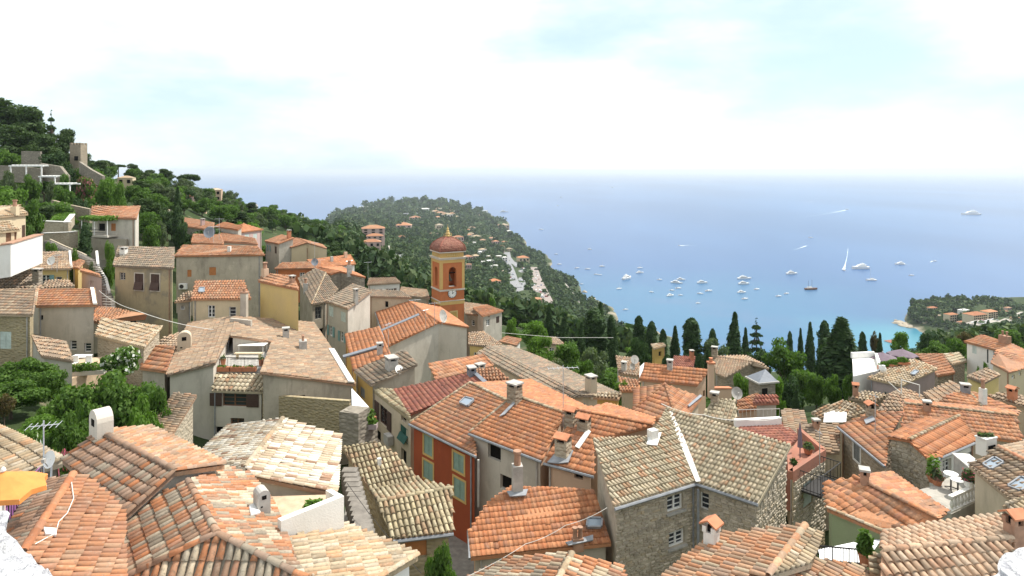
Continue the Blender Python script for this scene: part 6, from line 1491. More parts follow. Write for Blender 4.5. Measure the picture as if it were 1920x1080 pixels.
# left hillside
for nm, lab, x, y, w, h, rf, wa, D, kd in (
    ('villa', 'white hilltop villa with a beige roof by the crest pines', 186, 318, 26, 18, 'clay_straw', 'plaster_white', None, 'hip'), ('villa', 'cream hillside villa with a long shallow roof', 234, 358, 26, 27, 'clay_straw', 'plaster_cream', None, 'hip'),
    ('villa', 'pale pink hillside villa with an orange roof', 290, 368, 22, 22, 'clay_orange', 'plaster_pink', None, 'hip'), ('villa', 'bright pink hillside villa', 349, 391, 24, 24, 'clay_salmon', 'plaster_pink', None, 'hip'),
    ('villa', 'beige villa on the crest against the sea', 403, 374, 22, 22, 'clay_straw', 'plaster_peach', None, 'hip'), ('villa', 'small white villa beside the beige crest villa', 424, 372, 16, 11, 'plaster_white', 'plaster_white', None, 'flat'),
    ('villa', 'low pale villa at the right end of the crest', 473, 397, 16, 14, 'clay_straw', 'plaster_cream', None, 'hip'), ('villa', 'small house with a dark upper floor below the crest', 492, 416, 12, 14, 'clay_faded', 'plaster_cream', None, 'flat'),
    ('villa', 'cream bungalow among dark trees above the cream end wall', 538, 424, 22, 9, 'clay_straw', 'plaster_cream', None, 'hip'), ('villa', 'salmon roofed bungalow next to the cream one', 556, 424, 18, 11, 'clay_salmon', 'plaster_peach', None, 'hip'),
    ('villa', 'white garage with a pitched roof in the terraced garden', 212, 386, 26, 10, 'plaster_white', 'plaster_white', None, 'hip'), ('villa', 'grey stone-roofed shed by the slope path', 320, 440, 26, 12, 'clay_faded', 'rubble_grey', None, 'hip')):
    villa(nm, lab, x, y, w, h, rf, wa, None, D, .25, kind=kd, cols=2, d0=95)
for i, (x, y, w, h, rf, wa, lab) in enumerate(((325, 384, 18, 14, 'clay_orange', 'plaster_cream', 'cream cottage half hidden below the umbrella pine'), (262, 362, 20, 13, 'clay_straw', 'plaster_pale', 'pale cottage among the trees above the balcony house'), (376, 398, 18, 12, 'clay_salmon', 'plaster_peach', 'peach cottage on the open slope above the faded pink roofs'), (446, 404, 17, 11, 'clay_orange', 'plaster_cream', 'cream cottage right of the hipped orange roof'), (517, 417, 16, 10, 'clay_salmon', 'plaster_white', 'white cottage left of the cream bungalow'), (305, 404, 20, 11, 'clay_faded', 'plaster_pale', 'grey roofed cottage left of the lone slope cypress'), (203, 366, 20, 14, 'clay_straw', 'plaster_cream', 'cream cottage under the bright slope garden trees'), (590, 432, 16, 8, 'clay_salmon', 'plaster_pink', 'pink cottage at the end of the wooded saddle'), (635, 450, 14, 9, 'clay_orange', 'plaster_cream', 'cream cottage left of the stepped apartments'))):
    villa('cottage', lab, x, y, w, h, rf, wa, None, None, R.uniform(.1, .5), cols=2, rows=1 + i % 2, d0=95, cat='cottage')
for x, y, w, h, rf, wa, lab in ((1766, 600, 13, 8, 'clay_straw', 'plaster_cream', 'cream cottage between the point villa and the hipped villa'), (1806, 612, 14, 8, 'clay_orange', 'plaster_peach', 'peach cottage just below the low white pavilion'), (1822, 594, 13, 7, 'clay_salmon', 'plaster_white', 'white cottage behind the long cream hotel'), (1873, 584, 13, 7, 'clay_orange', 'plaster_cream', 'cream cottage behind the rear hotel wing'), (1907, 604, 15, 9, 'clay_salmon', 'plaster_cream', 'cream cottage above the road at the right edge'), (1880, 628, 16, 9, 'clay_orange', 'plaster_white', 'white cottage below the shore road'), (1790, 640, 15, 9, 'clay_orange', 'plaster_pale', 'pale cottage under the small lot'), (1855, 640, 14, 8, 'clay_straw', 'plaster_cream', 'straw roofed cottage below the hotel lot'), (1740, 604, 11, 6, 'clay_salmon', 'plaster_cream', 'salmon roofed cottage on the point')):
    villa('cottage', lab, x, y, w, h, rf, wa, None, None, R.uniform(.1, .5), 2, 1, d0=240, dep=.6, cat='cottage')
# pink apartment terrace stepping down the valley
for i, (x, y, w, h, D, lab) in enumerate(((700, 447, 42, 22, 560, 'uppermost block of the pink stepped apartments'), (703, 462, 30, 22, 500, 'middle block of the pink stepped apartments'), (697, 491, 34, 40, 440, 'lowest and tallest block of the pink stepped apartments'))):
    villa('apartment_block', lab, x, y, w, h, 'clay_salmon', 'plaster_pink', None, D, .22, 3, 4, dep=.7, cat='apartment block')
# right shore
for x, y, w, h, rf, wa, lab, cl, rw in (
    (1838, 607, 36, 19, 'clay_orange', 'plaster_cream', 'long cream hotel with an orange roof on the right shore', 7, 4), (1862, 600, 26, 17, 'clay_orange', 'plaster_cream', 'rear wing of the cream hotel', 4, 4), (1789, 604, 22, 15, 'clay_orange', 'plaster_cream', 'cream villa with a hipped orange roof left of the hotel', 4, 3),
    (1752, 589, 16, 12, 'clay_orange', 'plaster_peach', 'peach villa on the point of the right shore', 3, 3), (1886, 592, 15, 9, 'clay_salmon', 'plaster_peach', 'salmon villa right of the hotel', 3, 2), (1893, 584, 12, 7, 'clay_salmon', 'plaster_pink', 'pink villa at the water behind the salmon villa', 2, 2), (1812, 590, 18, 7, 'plaster_white', 'plaster_white', 'low white pavilion between villa and hotel', 3, 1),
    (1912, 637, 22, 16, 'clay_orange', 'plaster_white', 'white house with an orange roof at the right edge above the road', 3, 2), (1722, 592, 9, 6, 'clay_straw', 'plaster_cream', 'tiny house at the left tip of the right shore', 2, 1)):
    villa('villa', lab, x, y, w, h, rf, wa, None, None, .35, cl, rw, kind='flat' if rf == 'plaster_white' else 'hip', d0=240, dep=.6, cat='hotel' if 'hotel' in lab[:20] else 'villa')
# ruined tower, retaining walls and terraces of the left slope
def wall_run(name, label, pts, hpx, mat, D, th=.5, cat='wall', capm=None):
    """a free-standing wall along a row of photo pixels (its top), hpx tall"""
    m = MB(); P = [pd(x, y, d) for (x, y), d in zip(pts, D)]; hh = hpx * D[0] / F
    o = thing(name, label, cat, P[0] - Vector((0, 0, hh)))
    for a, b in zip(P, P[1:]):
        d = (b - a); d.z = 0; d.normalize(); n = Vector((-d.y, d.x, 0)) * th; z = Vector((0, 0, -hh))
        m.prism([a + z, b + z, b, a], n)
    m.build('wall', mat, o)
    if capm:
        m = MB()
        for a, b in zip(P, P[1:]):
            d = (b - a); d.z = 0; d.normalize(); n = Vector((-d.y, d.x, 0)); m.prism([a - n * .08, b - n * .08, b + n * (th + .08), a + n * (th + .08)], (0, 0, .09))
        m.build('coping', capm, o)
    return o
wall_run('retaining_wall', 'rubble retaining wall under the white pergola at the left edge', [(-30, 309), (40, 312), (75, 316)], 30, 'rubble_grey', [128, 126, 124])
wall_run('retaining_wall', 'rubble retaining wall stepping down right of the pergola', [(75, 306), (112, 312), (126, 330)], 32, 'rubble_grey', [126, 124, 122])
wall_run('retaining_wall', 'old fortified wall fragment in the pine grove', [(40, 283), (75, 284)], 26, 'rubble_grey', [148, 147])
wall_run('retaining_wall', 'low stone wall running from the ruined tower down the slope', [(148, 303), (170, 318), (192, 330)], 22, 'rubble_grey', [142, 138, 134])
wall_run('retaining_wall', 'stone terrace wall below the hedge', [(96, 375), (130, 384), (168, 392)], 26, 'rubble_tan', [104, 103, 102])
wall_run('garden_wall', 'pale stone wall holding up the lettuce bed', [(77, 415), (128, 417), (140, 402)], 20, 'rubble_pale', [92, 91, 96], capm='off_white')
wall_run('garden_wall', 'lower pale stone wall beside the stairs', [(78, 438), (130, 436), (146, 434)], 34, 'rubble_pale', [86, 86, 87], capm='off_white')
wall_run('garden_wall', 'grey stepped wall at the foot of the balcony house', [(168, 446), (236, 449)], 40, 'plaster_dull', [86, 86])
wall_run('rampart', 'tall white rampart wall under the cream villa', [(-60, 470), (20, 458), (80, 440)], 62, 'plaster_white', [55, 56, 64], .6, capm='terracotta_dull')
o = thing('ruined_tower', 'roofless stone tower with one dark opening among the pines', 'tower', pd(140, 305, 150))
p = pd(141, 292, 151); m = MB(); m.box(p + Vector((0, 1.2, -1)), (1.25, 0, 0), (0, 1.2, 0), (0, 0, 3.6)); m.build('wall', 'rubble_tan', o)
m = MB(); [m.box(p + Vector((x_, 1.2 + y_, 2.75)), (.2, 0, 0), (0, .2, 0), (0, 0, .25)) for x_ in (-1.05, -.35, .35, 1.05) for y_ in (-1, 1)]; m.build('battlement', 'rubble_tan', o)
m = MB(); m.box(p + Vector((.25, -.02, -.6)), (.42, 0, 0), (0, .06, 0), (0, 0, .5)); m.build('opening', 'dark_room', o)
def pergola(label, x0, x1, y, D, hpx, n=3):
    a, b = pd(x0, y, D), pd(x1, y, D + 1); o = thing('pergola', label, 'pergola', a); h_ = hpx * D / F; d = (b - a); 
    for k in range(n):
        m = MB(); q = a + d * (k / (n - 1)); m.box(q - Vector((0, 0, h_ / 2)), (.09, 0, 0), (0, .09, 0), (0, 0, h_ / 2)); m.build('post', 'white_paint', o)
    for off in (0, 2.2):
        m = MB(); m.box((a + b) / 2 + Vector((0, off, 0)), d / 2 + d.normalized() * .3, (0, .1, 0), (0, 0, .12)); m.build('beam', 'white_paint', o)
    for k in range(max(4, int(d.length / .6))):
        m = MB(); q = a + d * (k + .5) / max(4, int(d.length / .6)) + Vector((0, 1.1, .16)); m.box(q, (.05, 0, 0), (0, 1.3, 0), (0, 0, .07)); m.build('rafter', 'white_paint', o)
pergola('upper white pergola on the retaining wall', 20, 78, 311, 122, 20); pergola('middle white pergola above the dark hedge', 76, 103, 331, 119, 14, 2); pergola('lower white pergola with slender posts by the rose bush', 100, 131, 345, 114, 20, 2)
# bed of lettuces
m = MB(); b_ = thing('vegetable_bed', 'bright green vegetable bed behind the pale stone wall', 'garden bed', pd(110, 412, 95))
q = [pd(98, 414, 93), pd(130, 414, 93), pd(137, 402, 98), pd(104, 403, 98)]; m.prism([p_ - Vector((0, 0, .1)) for p_ in q], (0, 0, -.4)); m.build('soil', 'brown_wood', b_)
C_ = np.array([(q[0] * (1 - u_) * (1 - v_) + q[1] * u_ * (1 - v_) + q[2] * u_ * v_ + q[3] * (1 - u_) * v_)[:] for u_, v_ in ((R.random(), R.random()) for _ in range(500))]); C_[:, 2] += .1
Vv, Qq = quads(C_, np.tile((0, -.3, 1.), (500, 1)), np.full(500, .5), np.random.default_rng(3)); link('foliage', npmesh('foliage', Vv, Qq, 'leaf_bright'), b_)
# ------------------------------------------------------------------ roads
plain('asphalt', (.23, .23, .235), .9); plain('pale_road', (.34, .31, .27), .9); plain('paving_red', (.27, .225, .2), .9); plain('stair_stone', (.42, .4, .36), .9); plain('cobble', (.2, .18, .155), .9, var=.25); plain('rock', (.4, .34, .26), .95, var=.3)
def road(name, pts, w, mat, d0=150, lift=1.0):
    P = [gpix(x, y, d0) for x, y in pts]; P = [p for p in P if p]; m = MB()
    L = []
    for i, p in enumerate(P):
        d = (P[min(i + 1, len(P) - 1)] - P[max(i - 1, 0)]); d.z = 0; d.normalize(); n = Vector((-d.y, d.x, 0)) * w / 2; z = Vector((0, 0, lift)); L.append((p - n + z, p + n + z))
    for (a, b), (c, d) in zip(L, L[1:]): m.prism([a, b, d, c], (0, 0, -1.5 - lift))
    o = m.build(name, mat); o['kind'] = 'structure'; return L
road('road', [(950, 474), (952, 484), (958, 492), (968, 497), (978, 505), (982, 516), (980, 528), (972, 540), (970, 548), (978, 560), (990, 572), (998, 583), (1003, 595)], 14, 'asphalt')
road('road', [(943, 480), (947, 492), (953, 503), (957, 515), (960, 528), (965, 540)], 18, 'asphalt')
for i, ln in enumerate(([(996, 503), (1000, 522), (1006, 540), (1012, 556), (1018, 572)],)): road('car_park', ln, 24, 'paving_red', lift=2)
road('road', [(726, 462), (722, 474), (727, 486), (736, 497), (738, 503)], 6, 'pale_road'); road('road', [(744, 464), (748, 474), (744, 486), (742, 498)], 9, 'asphalt'); road('road', [(806, 522), (800, 535), (795, 548), (790, 560)], 9, 'asphalt')
road('path', [(1050, 520), (1062, 536), (1076, 554), (1088, 572), (1100, 590)], 3, 'pale_road')
road('road', [(1825, 626), (1850, 617), (1875, 607), (1900, 596), (1930, 583)], 9, 'pale_road', 240); road('railway', [(1850, 624), (1880, 610), (1905, 600), (1935, 588)], 6, 'pale_road', 240)
road('car_park', [(1832, 612), (1850, 607), (1868, 602)], 26, 'pale_road', 240, 1.5); road('car_park', [(1765, 634), (1785, 629)], 24, 'pale_road', 240, 1.5)
for i, c in enumerate(((.75, .75, .75), (.5, .52, .55), (.03, .03, .035), (.28, .03, .03), (.06, .1, .22))): plain('car_paint%d' % i, c, .3, .6, var=0)
CARM = []
for i in range(5):
    m = MB(); m.prism([(-2.1, -.85, .3), (2.1, -.85, .3), (2.1, -.85, .85), (1.2, -.85, .95), (.6, -.85, 1.45), (-1.3, -.85, 1.45), (-2.0, -.85, .95)], (0, 1.7, 0))
    m.cur = 1; m.box((-.35, 0, 1.2), (1.15, 0, 0), (0, .87, 0), (0, 0, .18))
    for sx in (-1.3, 1.3):
        for sy in (-.8, .8): m.tube([(sx, sy - .1, .33), (sx, sy + .1, .33)], .33, 8)
    me = bpy.data.meshes.new('car'); me.from_pydata(m.v, [], m.f); me.materials.append(MATS['car_paint%d' % i]); me.materials.append(MATS['black']); me.polygons.foreach_set('material_index', m.m); CARM.append(me)
def cars(pts, n, w, label, group, d0=150, lift=1.0, seed=0):
    r3 = random.Random(seed)
    for i in range(n):
        t_ = r3.random() * (len(pts) - 1); k = int(t_); f = t_ - k; x = pts[k][0] * (1 - f) + pts[k + 1][0] * f; y = pts[k][1] * (1 - f) + pts[k + 1][1] * f; p = gpix(x, y, d0)
        if p is None: continue
        a, b = gpix(*pts[k], d0), gpix(*pts[k + 1], d0); d = (b - a); ang = math.atan2(d.y, d.x)
        ci = r3.choice((0, 0, 0, 1, 1, 2, 3, 4)); o = bpy.data.objects.new('parked_car', CARM[ci]); COL.objects.link(o)
        off = r3.choice((-.38, -.13, .13, .38)) * w; o.location = p + Vector((-math.sin(ang) * off, math.cos(ang) * off, lift + .02)); o.rotation_euler = (0, 0, ang + (1.57 if r3.random() < .5 else 0)); tag(o, ('white', 'grey', 'black', 'dark red', 'dark blue')[ci] + ' ' + label, 'car', group)
cars([(945, 484), (953, 503), (960, 528)], 26, 11, 'car parked beside the winding road', 'cars parked beside the winding road', seed=1)
cars([(958, 492), (978, 505), (982, 516), (972, 540)], 14, 8, 'car on the bend of the winding road', 'cars on the winding road', seed=2)
cars([(998, 512), (1006, 540), (1014, 562)], 34, 18, 'car on the red-paved car park terrace', 'cars on the car park terrace', lift=2, seed=3)
cars([(1834, 611), (1868, 602)], 26, 20, 'car parked in front of the cream hotel', 'cars in front of the hotel', 240, 1.5, 4); cars([(1767, 633), (1784, 629)], 16, 18, 'car in the small lot below the point', 'cars in the lower lot', 240, 1.5, 5)
# the little rocky tip and shore rocks
for i, (x, y, r_) in enumerate(((1686, 606, 7), (1692, 609, 6), (1698, 611, 7), (1680, 603, 3), (1706, 614, 6), (1116, 566, 6), (1110, 560, 5), (1096, 548, 5), (1136, 588, 5), (1180, 617, 5))):
    p = pz(x, y, SEA); m = MB(); rr2 = random.Random(i); m.lathe(p, [(r_ * 1.2, -2), (r_ * 1.1, .5), (r_ * .8, 2), (r_ * .3, 3.2)], 9, rr2.uniform(.7, 1.4), rr2.uniform(.7, 1.2))
    m.v = [tuple(Vector(v_) + Vector((rr2.uniform(-1, 1), rr2.uniform(-1, 1), rr2.uniform(-.6, .6))) * r_ * .16) for v_ in m.v]; tag(m.build('shore_rock', 'rock'), 'low pale rock at the water edge', 'rock', 'rocks along the shore')
# ------------------------------------------------------------------ boats
foam = NT('wake_foam'); foam.out(foam.mix(foam.rng(foam.noise(.12, 5), .4, .6), (.4, .5, .6), (.66, .72, .76)), .8, .2)
def hull(m, L, B, h0, sheer=.25, stern=.85):
    n = 9; rings = []
    for i in range(n + 1):
        t_ = i / n; x = (t_ - .5) * L; w = B / 2 * (stern + (1 - stern) * min(1, t_ * 3)) * (1 if t_ < .5 else max(.02, 1 - ((t_ - .5) / .5) ** 2.2)); top = h0 * (1 + sheer * max(0, t_ - .3) / .7)
        rings.append([m.V((x, -w, top)), m.V((x * .97, -w * .75, -.3)), m.V((x * .97, w * .75, -.3)), m.V((x, w, top))])
    for A, Bq in zip(rings, rings[1:]):
        for k in range(3): m.f.append([A[k], Bq[k], Bq[k + 1], A[k + 1]]); m.m.append(m.cur)
        m.f.append([A[3], Bq[3], Bq[0], A[0]]); m.m.append(m.cur)
    m.f.append(rings[0][::-1]); m.m.append(m.cur)
def boat_parts(kind):
    """unit boats 10 m long -> [(part name, mesh)]"""
    out = []
    def add(nm, m, mat):
        me = bpy.data.meshes.new(nm); me.from_pydata(m.v, [], m.f); me.materials.append(MATS[mat]); out.append((nm, me))
    m = MB(); hull(m, 10, 2.9 if kind != 'yacht' else 2.1, 1.0 if kind != 'yacht' else .75); add('hull', m, 'brown_wood' if kind == 'schooner' else 'white_paint')
    if kind in ('motor', 'yacht'):
        k = .8 if kind == 'yacht' else 1
        m = MB(); m.prism([(-3.4, -1 * k, 1 * k), (2.2, -1 * k, 1.1 * k), (1.2, -.9 * k, 1.9 * k), (-3.2, -.9 * k, 1.9 * k)], (0, 2 * k, 0)); add('cabin', m, 'white_paint')
        m = MB(); m.prism([(-3.1, -1.03 * k, 1.3 * k), (1.7, -1.03 * k, 1.35 * k), (1.2, -1.0 * k, 1.65 * k), (-3.1, -1.0 * k, 1.65 * k)], (0, 2.06 * k, 0)); add('cabin_window', m, 'glass')
        m = MB(); m.prism([(-2.4, -.7 * k, 1.9 * k), (.4, -.7 * k, 1.9 * k), (-.2, -.65 * k, 2.4 * k), (-2.4, -.65 * k, 2.4 * k)], (0, 1.4 * k, 0)); add('flybridge', m, 'white_paint')
        m = MB(); m.tube([(-1.2, 0, 2.3 * k), (-1.4, 0, 3.4 * k)], .06, 4); m.box((-1.3, 0, 2.8 * k), (.08, 0, 0), (0, .5, 0), (0, 0, .06)); add('mast', m, 'white_paint')
    elif kind == 'small':
        m = MB(); m.prism([(-1.6, -.85, 1), (1.4, -.85, 1.05), (.8, -.75, 1.8), (-1.2, -.75, 1.8)], (0, 1.7, 0)); add('cabin', m, 'white_paint')
        m = MB(); m.prism([(-4.4, -1, 1.02), (-1.7, -1.1, 1.02), (-1.7, 1.1, 1.02), (-4.4, 1, 1.02)], (0, 0, .03)); add('deck', m, 'brown_wood')
    else:
        m = MB(); m.prism([(-3, -.6, 1), (1, -.6, 1.05), (.6, -.5, 1.5), (-2.8, -.5, 1.5)], (0, 1.2, 0)); add('cabin', m, 'off_white')
        m = MB(); m.tube([(.6, 0, .9), (.6, 0, 10 if kind == 'sail' else 6.5)], .09, 5)
        if kind == 'schooner': m.tube([(-2.2, 0, .9), (-2.2, 0, 6)], .09, 5)
        add('mast', m, 'off_white' if kind == 'sail' else 'dark_wood'); m = MB(); m.tube([(.6, 0, 2), (-3.6, 0, 1.9)], .16, 5); add('boom', m, 'off_white')
    return out
BP = {k: boat_parts(k) for k in ('motor', 'yacht', 'small', 'sail', 'schooner')}
def boat(kind, label, x, y, wpx, rot=0., group=None, cat=None):
    p = pz(x, y, SEA); wpx *= 1.3; s = wpx / F * p.y / 10 / max(.5, abs(math.cos(rot)))
    o = bpy.data.objects.new({'motor': 'motor_boat', 'yacht': 'motor_yacht', 'small': 'small_boat', 'sail': 'sailing_boat', 'schooner': 'schooner'}[kind], None); COL.objects.link(o)
    o.location = p; o.scale = (s, s, s * 1.15); o.rotation_euler = (0, 0, rot + .001); tag(o, label, cat or {'yacht': 'yacht'}.get(kind, 'boat'), group)
    for nm, me in BP[kind]: c = bpy.data.objects.new(nm, me); COL.objects.link(c); c.parent = o
    return o
for a in (('yacht', 'very large white yacht lying far out, alone at the right', 1820, 403, 28, 3.1), ('motor', 'large white motor yacht under way in the middle of the bay', 1613, 504, 26, 3.2), ('motor', 'white yacht with a short wake right of the large motor yacht', 1687, 496, 15, 3.2), ('schooner', 'dark-hulled two-masted schooner at anchor', 1521, 543, 19, .1), ('sail', 'white sailing yacht right of the schooner with a tall mast', 1633, 526, 15, 3.1),
    ('motor', 'white motor yacht standing off alone above the schooner', 1485, 514, 17, .2), ('yacht', 'large white yacht at the top of the right-hand row', 1396, 523, 21, .15), ('motor', 'white motor yacht second in the right-hand row', 1395, 533, 16, .1), ('motor', 'white motor boat third in the right-hand row', 1391, 549, 13, .25), ('small', 'smaller white boat at the bottom of the right-hand row', 1397, 561, 10, .3), ('motor', 'biggest ferry-like motor boat of the left group, seen from its quarter', 1176, 523, 14, .9),
    ('motor', 'white motor boat beside a small mast left of the middle', 1200, 512, 11, .3), ('sail', 'slim boat with a mast just above the left motor boat', 1200, 503, 8, .2), ('yacht', 'broad white motor yacht in the central cluster', 1269, 531, 16, -.4), ('motor', 'white boat just behind the central motor yacht', 1277, 525, 12, -.2), ('motor', 'white boat right of the central cluster', 1317, 531, 15, .05), ('small', 'dark-topped boat below the boat right of the cluster', 1329, 546, 11, .3), ('motor', 'white boat lowest in the central cluster', 1257, 555, 11, .5), ('small', 'little boat inside the central cluster', 1272, 541, 9, .2)):
    boat(*a)
BL = 'small white boat anchored out in the bay'; BG = 'small boats anchored in the bay'
for x, y, w, k in ((1049, 496, 7, 'small'), (1082, 503, 7, 'small'), (1102, 505, 8, 'small'), (1118, 515, 7, 'small'), (1125, 516, 6, 'small'), (1129, 500, 8, 'sail'), (1161, 542, 8, 'sail'), (1222, 548, 6, 'sail'), (1237, 525, 8, 'small'), (1260, 545, 7, 'small'), (1276, 554, 7, 'small'), (1313, 551, 8, 'small'), (1309, 569, 7, 'sail'), (1419, 543, 9, 'small'), (1460, 556, 9, 'small'), (1475, 551, 8, 'small'), (1709, 517, 8, 'small'), (1173, 581, 8, 'small'), (1090, 533, 6, 'small'), (1043, 477, 6, 'small'), (1106, 468, 6, 'sail'), (1015, 431, 7, 'small'), (1520, 446, 6, 'small'), (1046, 386, 4, 'small'), (945, 398, 12, 'yacht'), (1752, 490, 7, 'small'), (1148, 352, 5, 'small'), (1052, 370, 4, 'small')):
    boat(k, ('small sailing boat' if k == 'sail' else 'small motor boat') + ' anchored ' + ('close under the headland' if x < 1100 else 'off the rocky shore left of the bay' if x < 1165 else 'left of the central yachts' if x < 1245 else 'among the central yachts' if x < 1345 else 'around the right-hand row of yachts' if x < 1500 else 'out at the right of the bay') + (', far out' if y < 480 else ''), x, y, w, R.uniform(-.5, .5), BG)
for lab, pts, w0, w1 in (('long white wake of a speedboat near the glare', [(1586, 394), (1560, 399), (1535, 403), (1505, 408)], 13, 1), ('white wake fanning behind the boat in the middle of the bay', [(1582, 505), (1583, 502), (1584, 499), (1585, 495), (1587, 487), (1589, 477), (1590, 466)], 6.5, .9), ('short wake streak left of the boat wakes', [(1512, 461), (1500, 465), (1488, 469)], 7, 1), ('thin wake at the top of the bay', [(1525, 378), (1510, 380)], 8, 2), ('foam streak of a fast boat left of the glare', [(1275, 461), (1290, 460), (1306, 461)], 9, 2), ('short wake behind the boat at the right', [(1750, 489), (1744, 492)], 5, 2), ('wake trailing the white yacht', [(1694, 496), (1712, 497)], 3, 1)):
    P = [pz(x, y, SEA + .35) for x, y in pts]; m = MB(); L_ = []
    for i, p in enumerate(P):
        d = P[min(i + 1, len(P) - 1)] - P[max(i - 1, 0)]; d.normalize(); n = Vector((-d.y, d.x, 0)); w = w1 + (w0 - w1) * (1 - i / (len(P) - 1)) ** 2.6; L_.append((p - n * w / 2, p + n * w / 2))
    for (a, b), (c, d) in zip(L_, L_[1:]): m.prism([a, b, d, c], (0, 0, .12))
    o = m.build('wake', 'wake_foam'); o['kind'] = 'stuff'; o['label'] = lab
boat('small', 'speedboat at the head of the long white wake', 1588, 393, 6, 0); boat('small', 'speedboat heading in at the head of the fanning wake', 1582, 507, 5, 1.4); boat('small', 'speedboat with a streak of foam near the centre', 1274, 461, 5, 0)
# ------------------------------------------------------------------ chimneys, skylights, flashings
chimney(h1, 'abcd', 190, 818, .76, .5, .95, 'arch', 'plaster_pale', 0)
chimney(h2, 'khwxyzqs', 491, 962, .36, .46, .74, 'arch', 'cement', 1.57)
flashing(h2, 'khwxyzqs', [(466, 950), (482, 944), (487, 964), (470, 968)], 'white_paint')
for a in ((h6, 'abcd', 965, 752, .9, .8, 1.1, 'cap', 'rubble_tan'), (h7, 'abcde', 1070, 797, .7, .6, .8, 'tilecap', 'rubble_tan'), (h7, 'abcde', 1095, 806, .8, .6, .6, 'tilecap', 'rubble_tan'), (h7, 'abcde', 1056, 856, .85, .8, 1.0, 'tilecap', 'rubble_pale'), (h35, 'abcdefg', 970, 921, .45, .45, 1.2, 'pot', 'cement'), (h35, 'abcdefg', 1083, 1017, .6, .35, .25, 'pots', 'terracotta_dull'), (h34, 'efcba', 1224, 826, .55, .45, .7, 'box', 'off_white'),
          (h37, 'abdc', 1334, 1022, .45, .45, .55, 'tilecap', 'off_white'), (h40, 'abedcx', 1621, 908, .45, .4, .55, 'cap', 'terracotta_dull'), (h42, 'abcdx', 1633, 781, .6, .55, .7, 'tilecap', 'rubble_tan'), (h39, 'bafgi', 1902, 1001, .5, .45, .4, 'tilecap', 'terracotta_dull'), (h4, 'abcnm', 711, 872, .22, .22, .4, 'box', 'off_white'),
          (h11, 'dvuba', 346, 655, 1.0, .8, 1.5, 'arch', 'plaster_warm', 1.57), (h11, 'fgtswd', 536, 634, .7, .7, .9, 'cap', 'cement'), (h11, 'fgtswd', 568, 655, 1.2, .8, 1.0, 'pots', 'cement'), (h9, 'abcd', 734, 692, 1.3, .9, .9, 'cap', 'cement'), (h10b, 'abcd', 712, 664, .7, .6, 1.0, 'cap', 'cement'), (h28, 'abcd', 900, 700, .8, .7, .7, 'cap', 'cement'), (h8, 'abcd', 884, 704, .9, .6, .5, 'cap', 'lead'),
          (h27, 'abcde', 1108, 737, 1.0, .8, 1.5, 'cap', 'plaster_warm'), (h30, 'abcd', 1256, 691, .6, .6, .7, 'cap', 'cement'), (h16, 'abcd', 28, 397, .5, .5, .5, 'pot', 'plaster_cream'), (h18, 'abcd', 430, 470, .5, .5, .7, 'box', 'off_white'), (h45g, 'abqp', 1810, 738, .7, .6, .6, 'cap', 'zinc'), (h45g, 'bcq', 1843, 758, .35, .35, 1.1, 'pot', 'off_white'), (h45g3, 'abcd', 1898, 752, .6, .6, .9, 'tilecap', 'terracotta'), (h45f, 'abcd', 1604, 742, .5, .5, .9, 'tilecap', 'terracotta_dull'),
          (h45d, 'abcd', 1884, 643, 1.2, .8, 1.0, 'pots', 'terracotta_dull'), (m1, 'bafg', 1340, 669, .8, .6, 1.2, 'cap', 'rubble_tan'), (m2, 'abcd', 1297, 674, .6, .6, 1.3, 'cap', 'terracotta'), (m4, 'abcd', 1170, 695, .6, .6, .9, 'cap', 'cement'), (h21, 'abcd', 667, 566, .6, .5, 1.6, 'cap', 'cement'), (h22, 'qaps', 573, 546, .5, .5, 1.0, 'pot', 'cement'), (h24b, 'abcd', 542, 447, .8, .7, 1.6, 'cap', 'terracotta'), (h25e, 'abcd', 380, 423, .8, .7, 1.2, 'cap', 'plaster_pink'), (h23b, 'abcd', 648, 484, .6, .5, 1.3, 'box', 'plaster_peach'), (h23b, 'abcd', 622, 491, .5, .5, 1.1, 'box', 'cement'),
          (h17, 'abcd', 232, 478, .9, .6, .8, 'cap', 'off_white'), (h14, 'abcd', 70, 530, .8, .7, 1.4, 'cap', 'rubble_grey'), (h20, 'abcd', 497, 520, .6, .5, .9, 'pot', 'plaster_peach'), (h20, 'abcd', 548, 533, .6, .5, .8, 'cap', 'terracotta_dull'), (h23c, 'badc', 655, 514, .6, .5, 1.2, 'pot', 'cement'), (h45i, 'abcd', 1530, 805, .4, .4, .5, 'cap', 'terracotta_dull'), (h43, 'abcd', 1738, 770, .5, .5, .5, 'cap', 'terracotta_dull'), (h32, 'abcd', 1340, 757, .6, .5, .7, 'cap', 'rubble_tan')):
    chimney(*a)
# tall end chimneys that climb a wall
def pier(h, x, y0, y1, D, w, mat, top='terracotta_dull'):
    a, b = pd(x, y0, D), pd(x, y1, D); m = MB(); m.prism([b + Vector((s * w / 2, t_ * w / 2, 0)) for s, t_ in ((-1, -1), (1, -1), (1, 1), (-1, 1))], (0, 0, a.z - b.z)); c = m.build('chimney', mat, h.root)
    m = MB(); m.cube(a + Vector((0, 0, .05)), w + .14, w + .14, .12); m.lathe(a + Vector((0, 0, .1)), [(.16, 0), (.12, .3), (.18, .34)], 8); m.build('cap', top, c)
pier(h19, 458, 549, 600, 62.5, .55, 'plaster_grey'); pier(h30, 1333, 681, 745, 53.5, .45, 'plaster_peach', 'terracotta')
flashing(h34, 'fgdc', [(1254, 772), (1260, 771), (1268, 790), (1282, 820), (1298, 860), (1314, 903), (1305, 904), (1290, 868), (1272, 825)], 'off_white', .03); flashing(h34, 'efcba', [(1217, 816), (1240, 812), (1232, 836), (1212, 834)], 'white_paint')
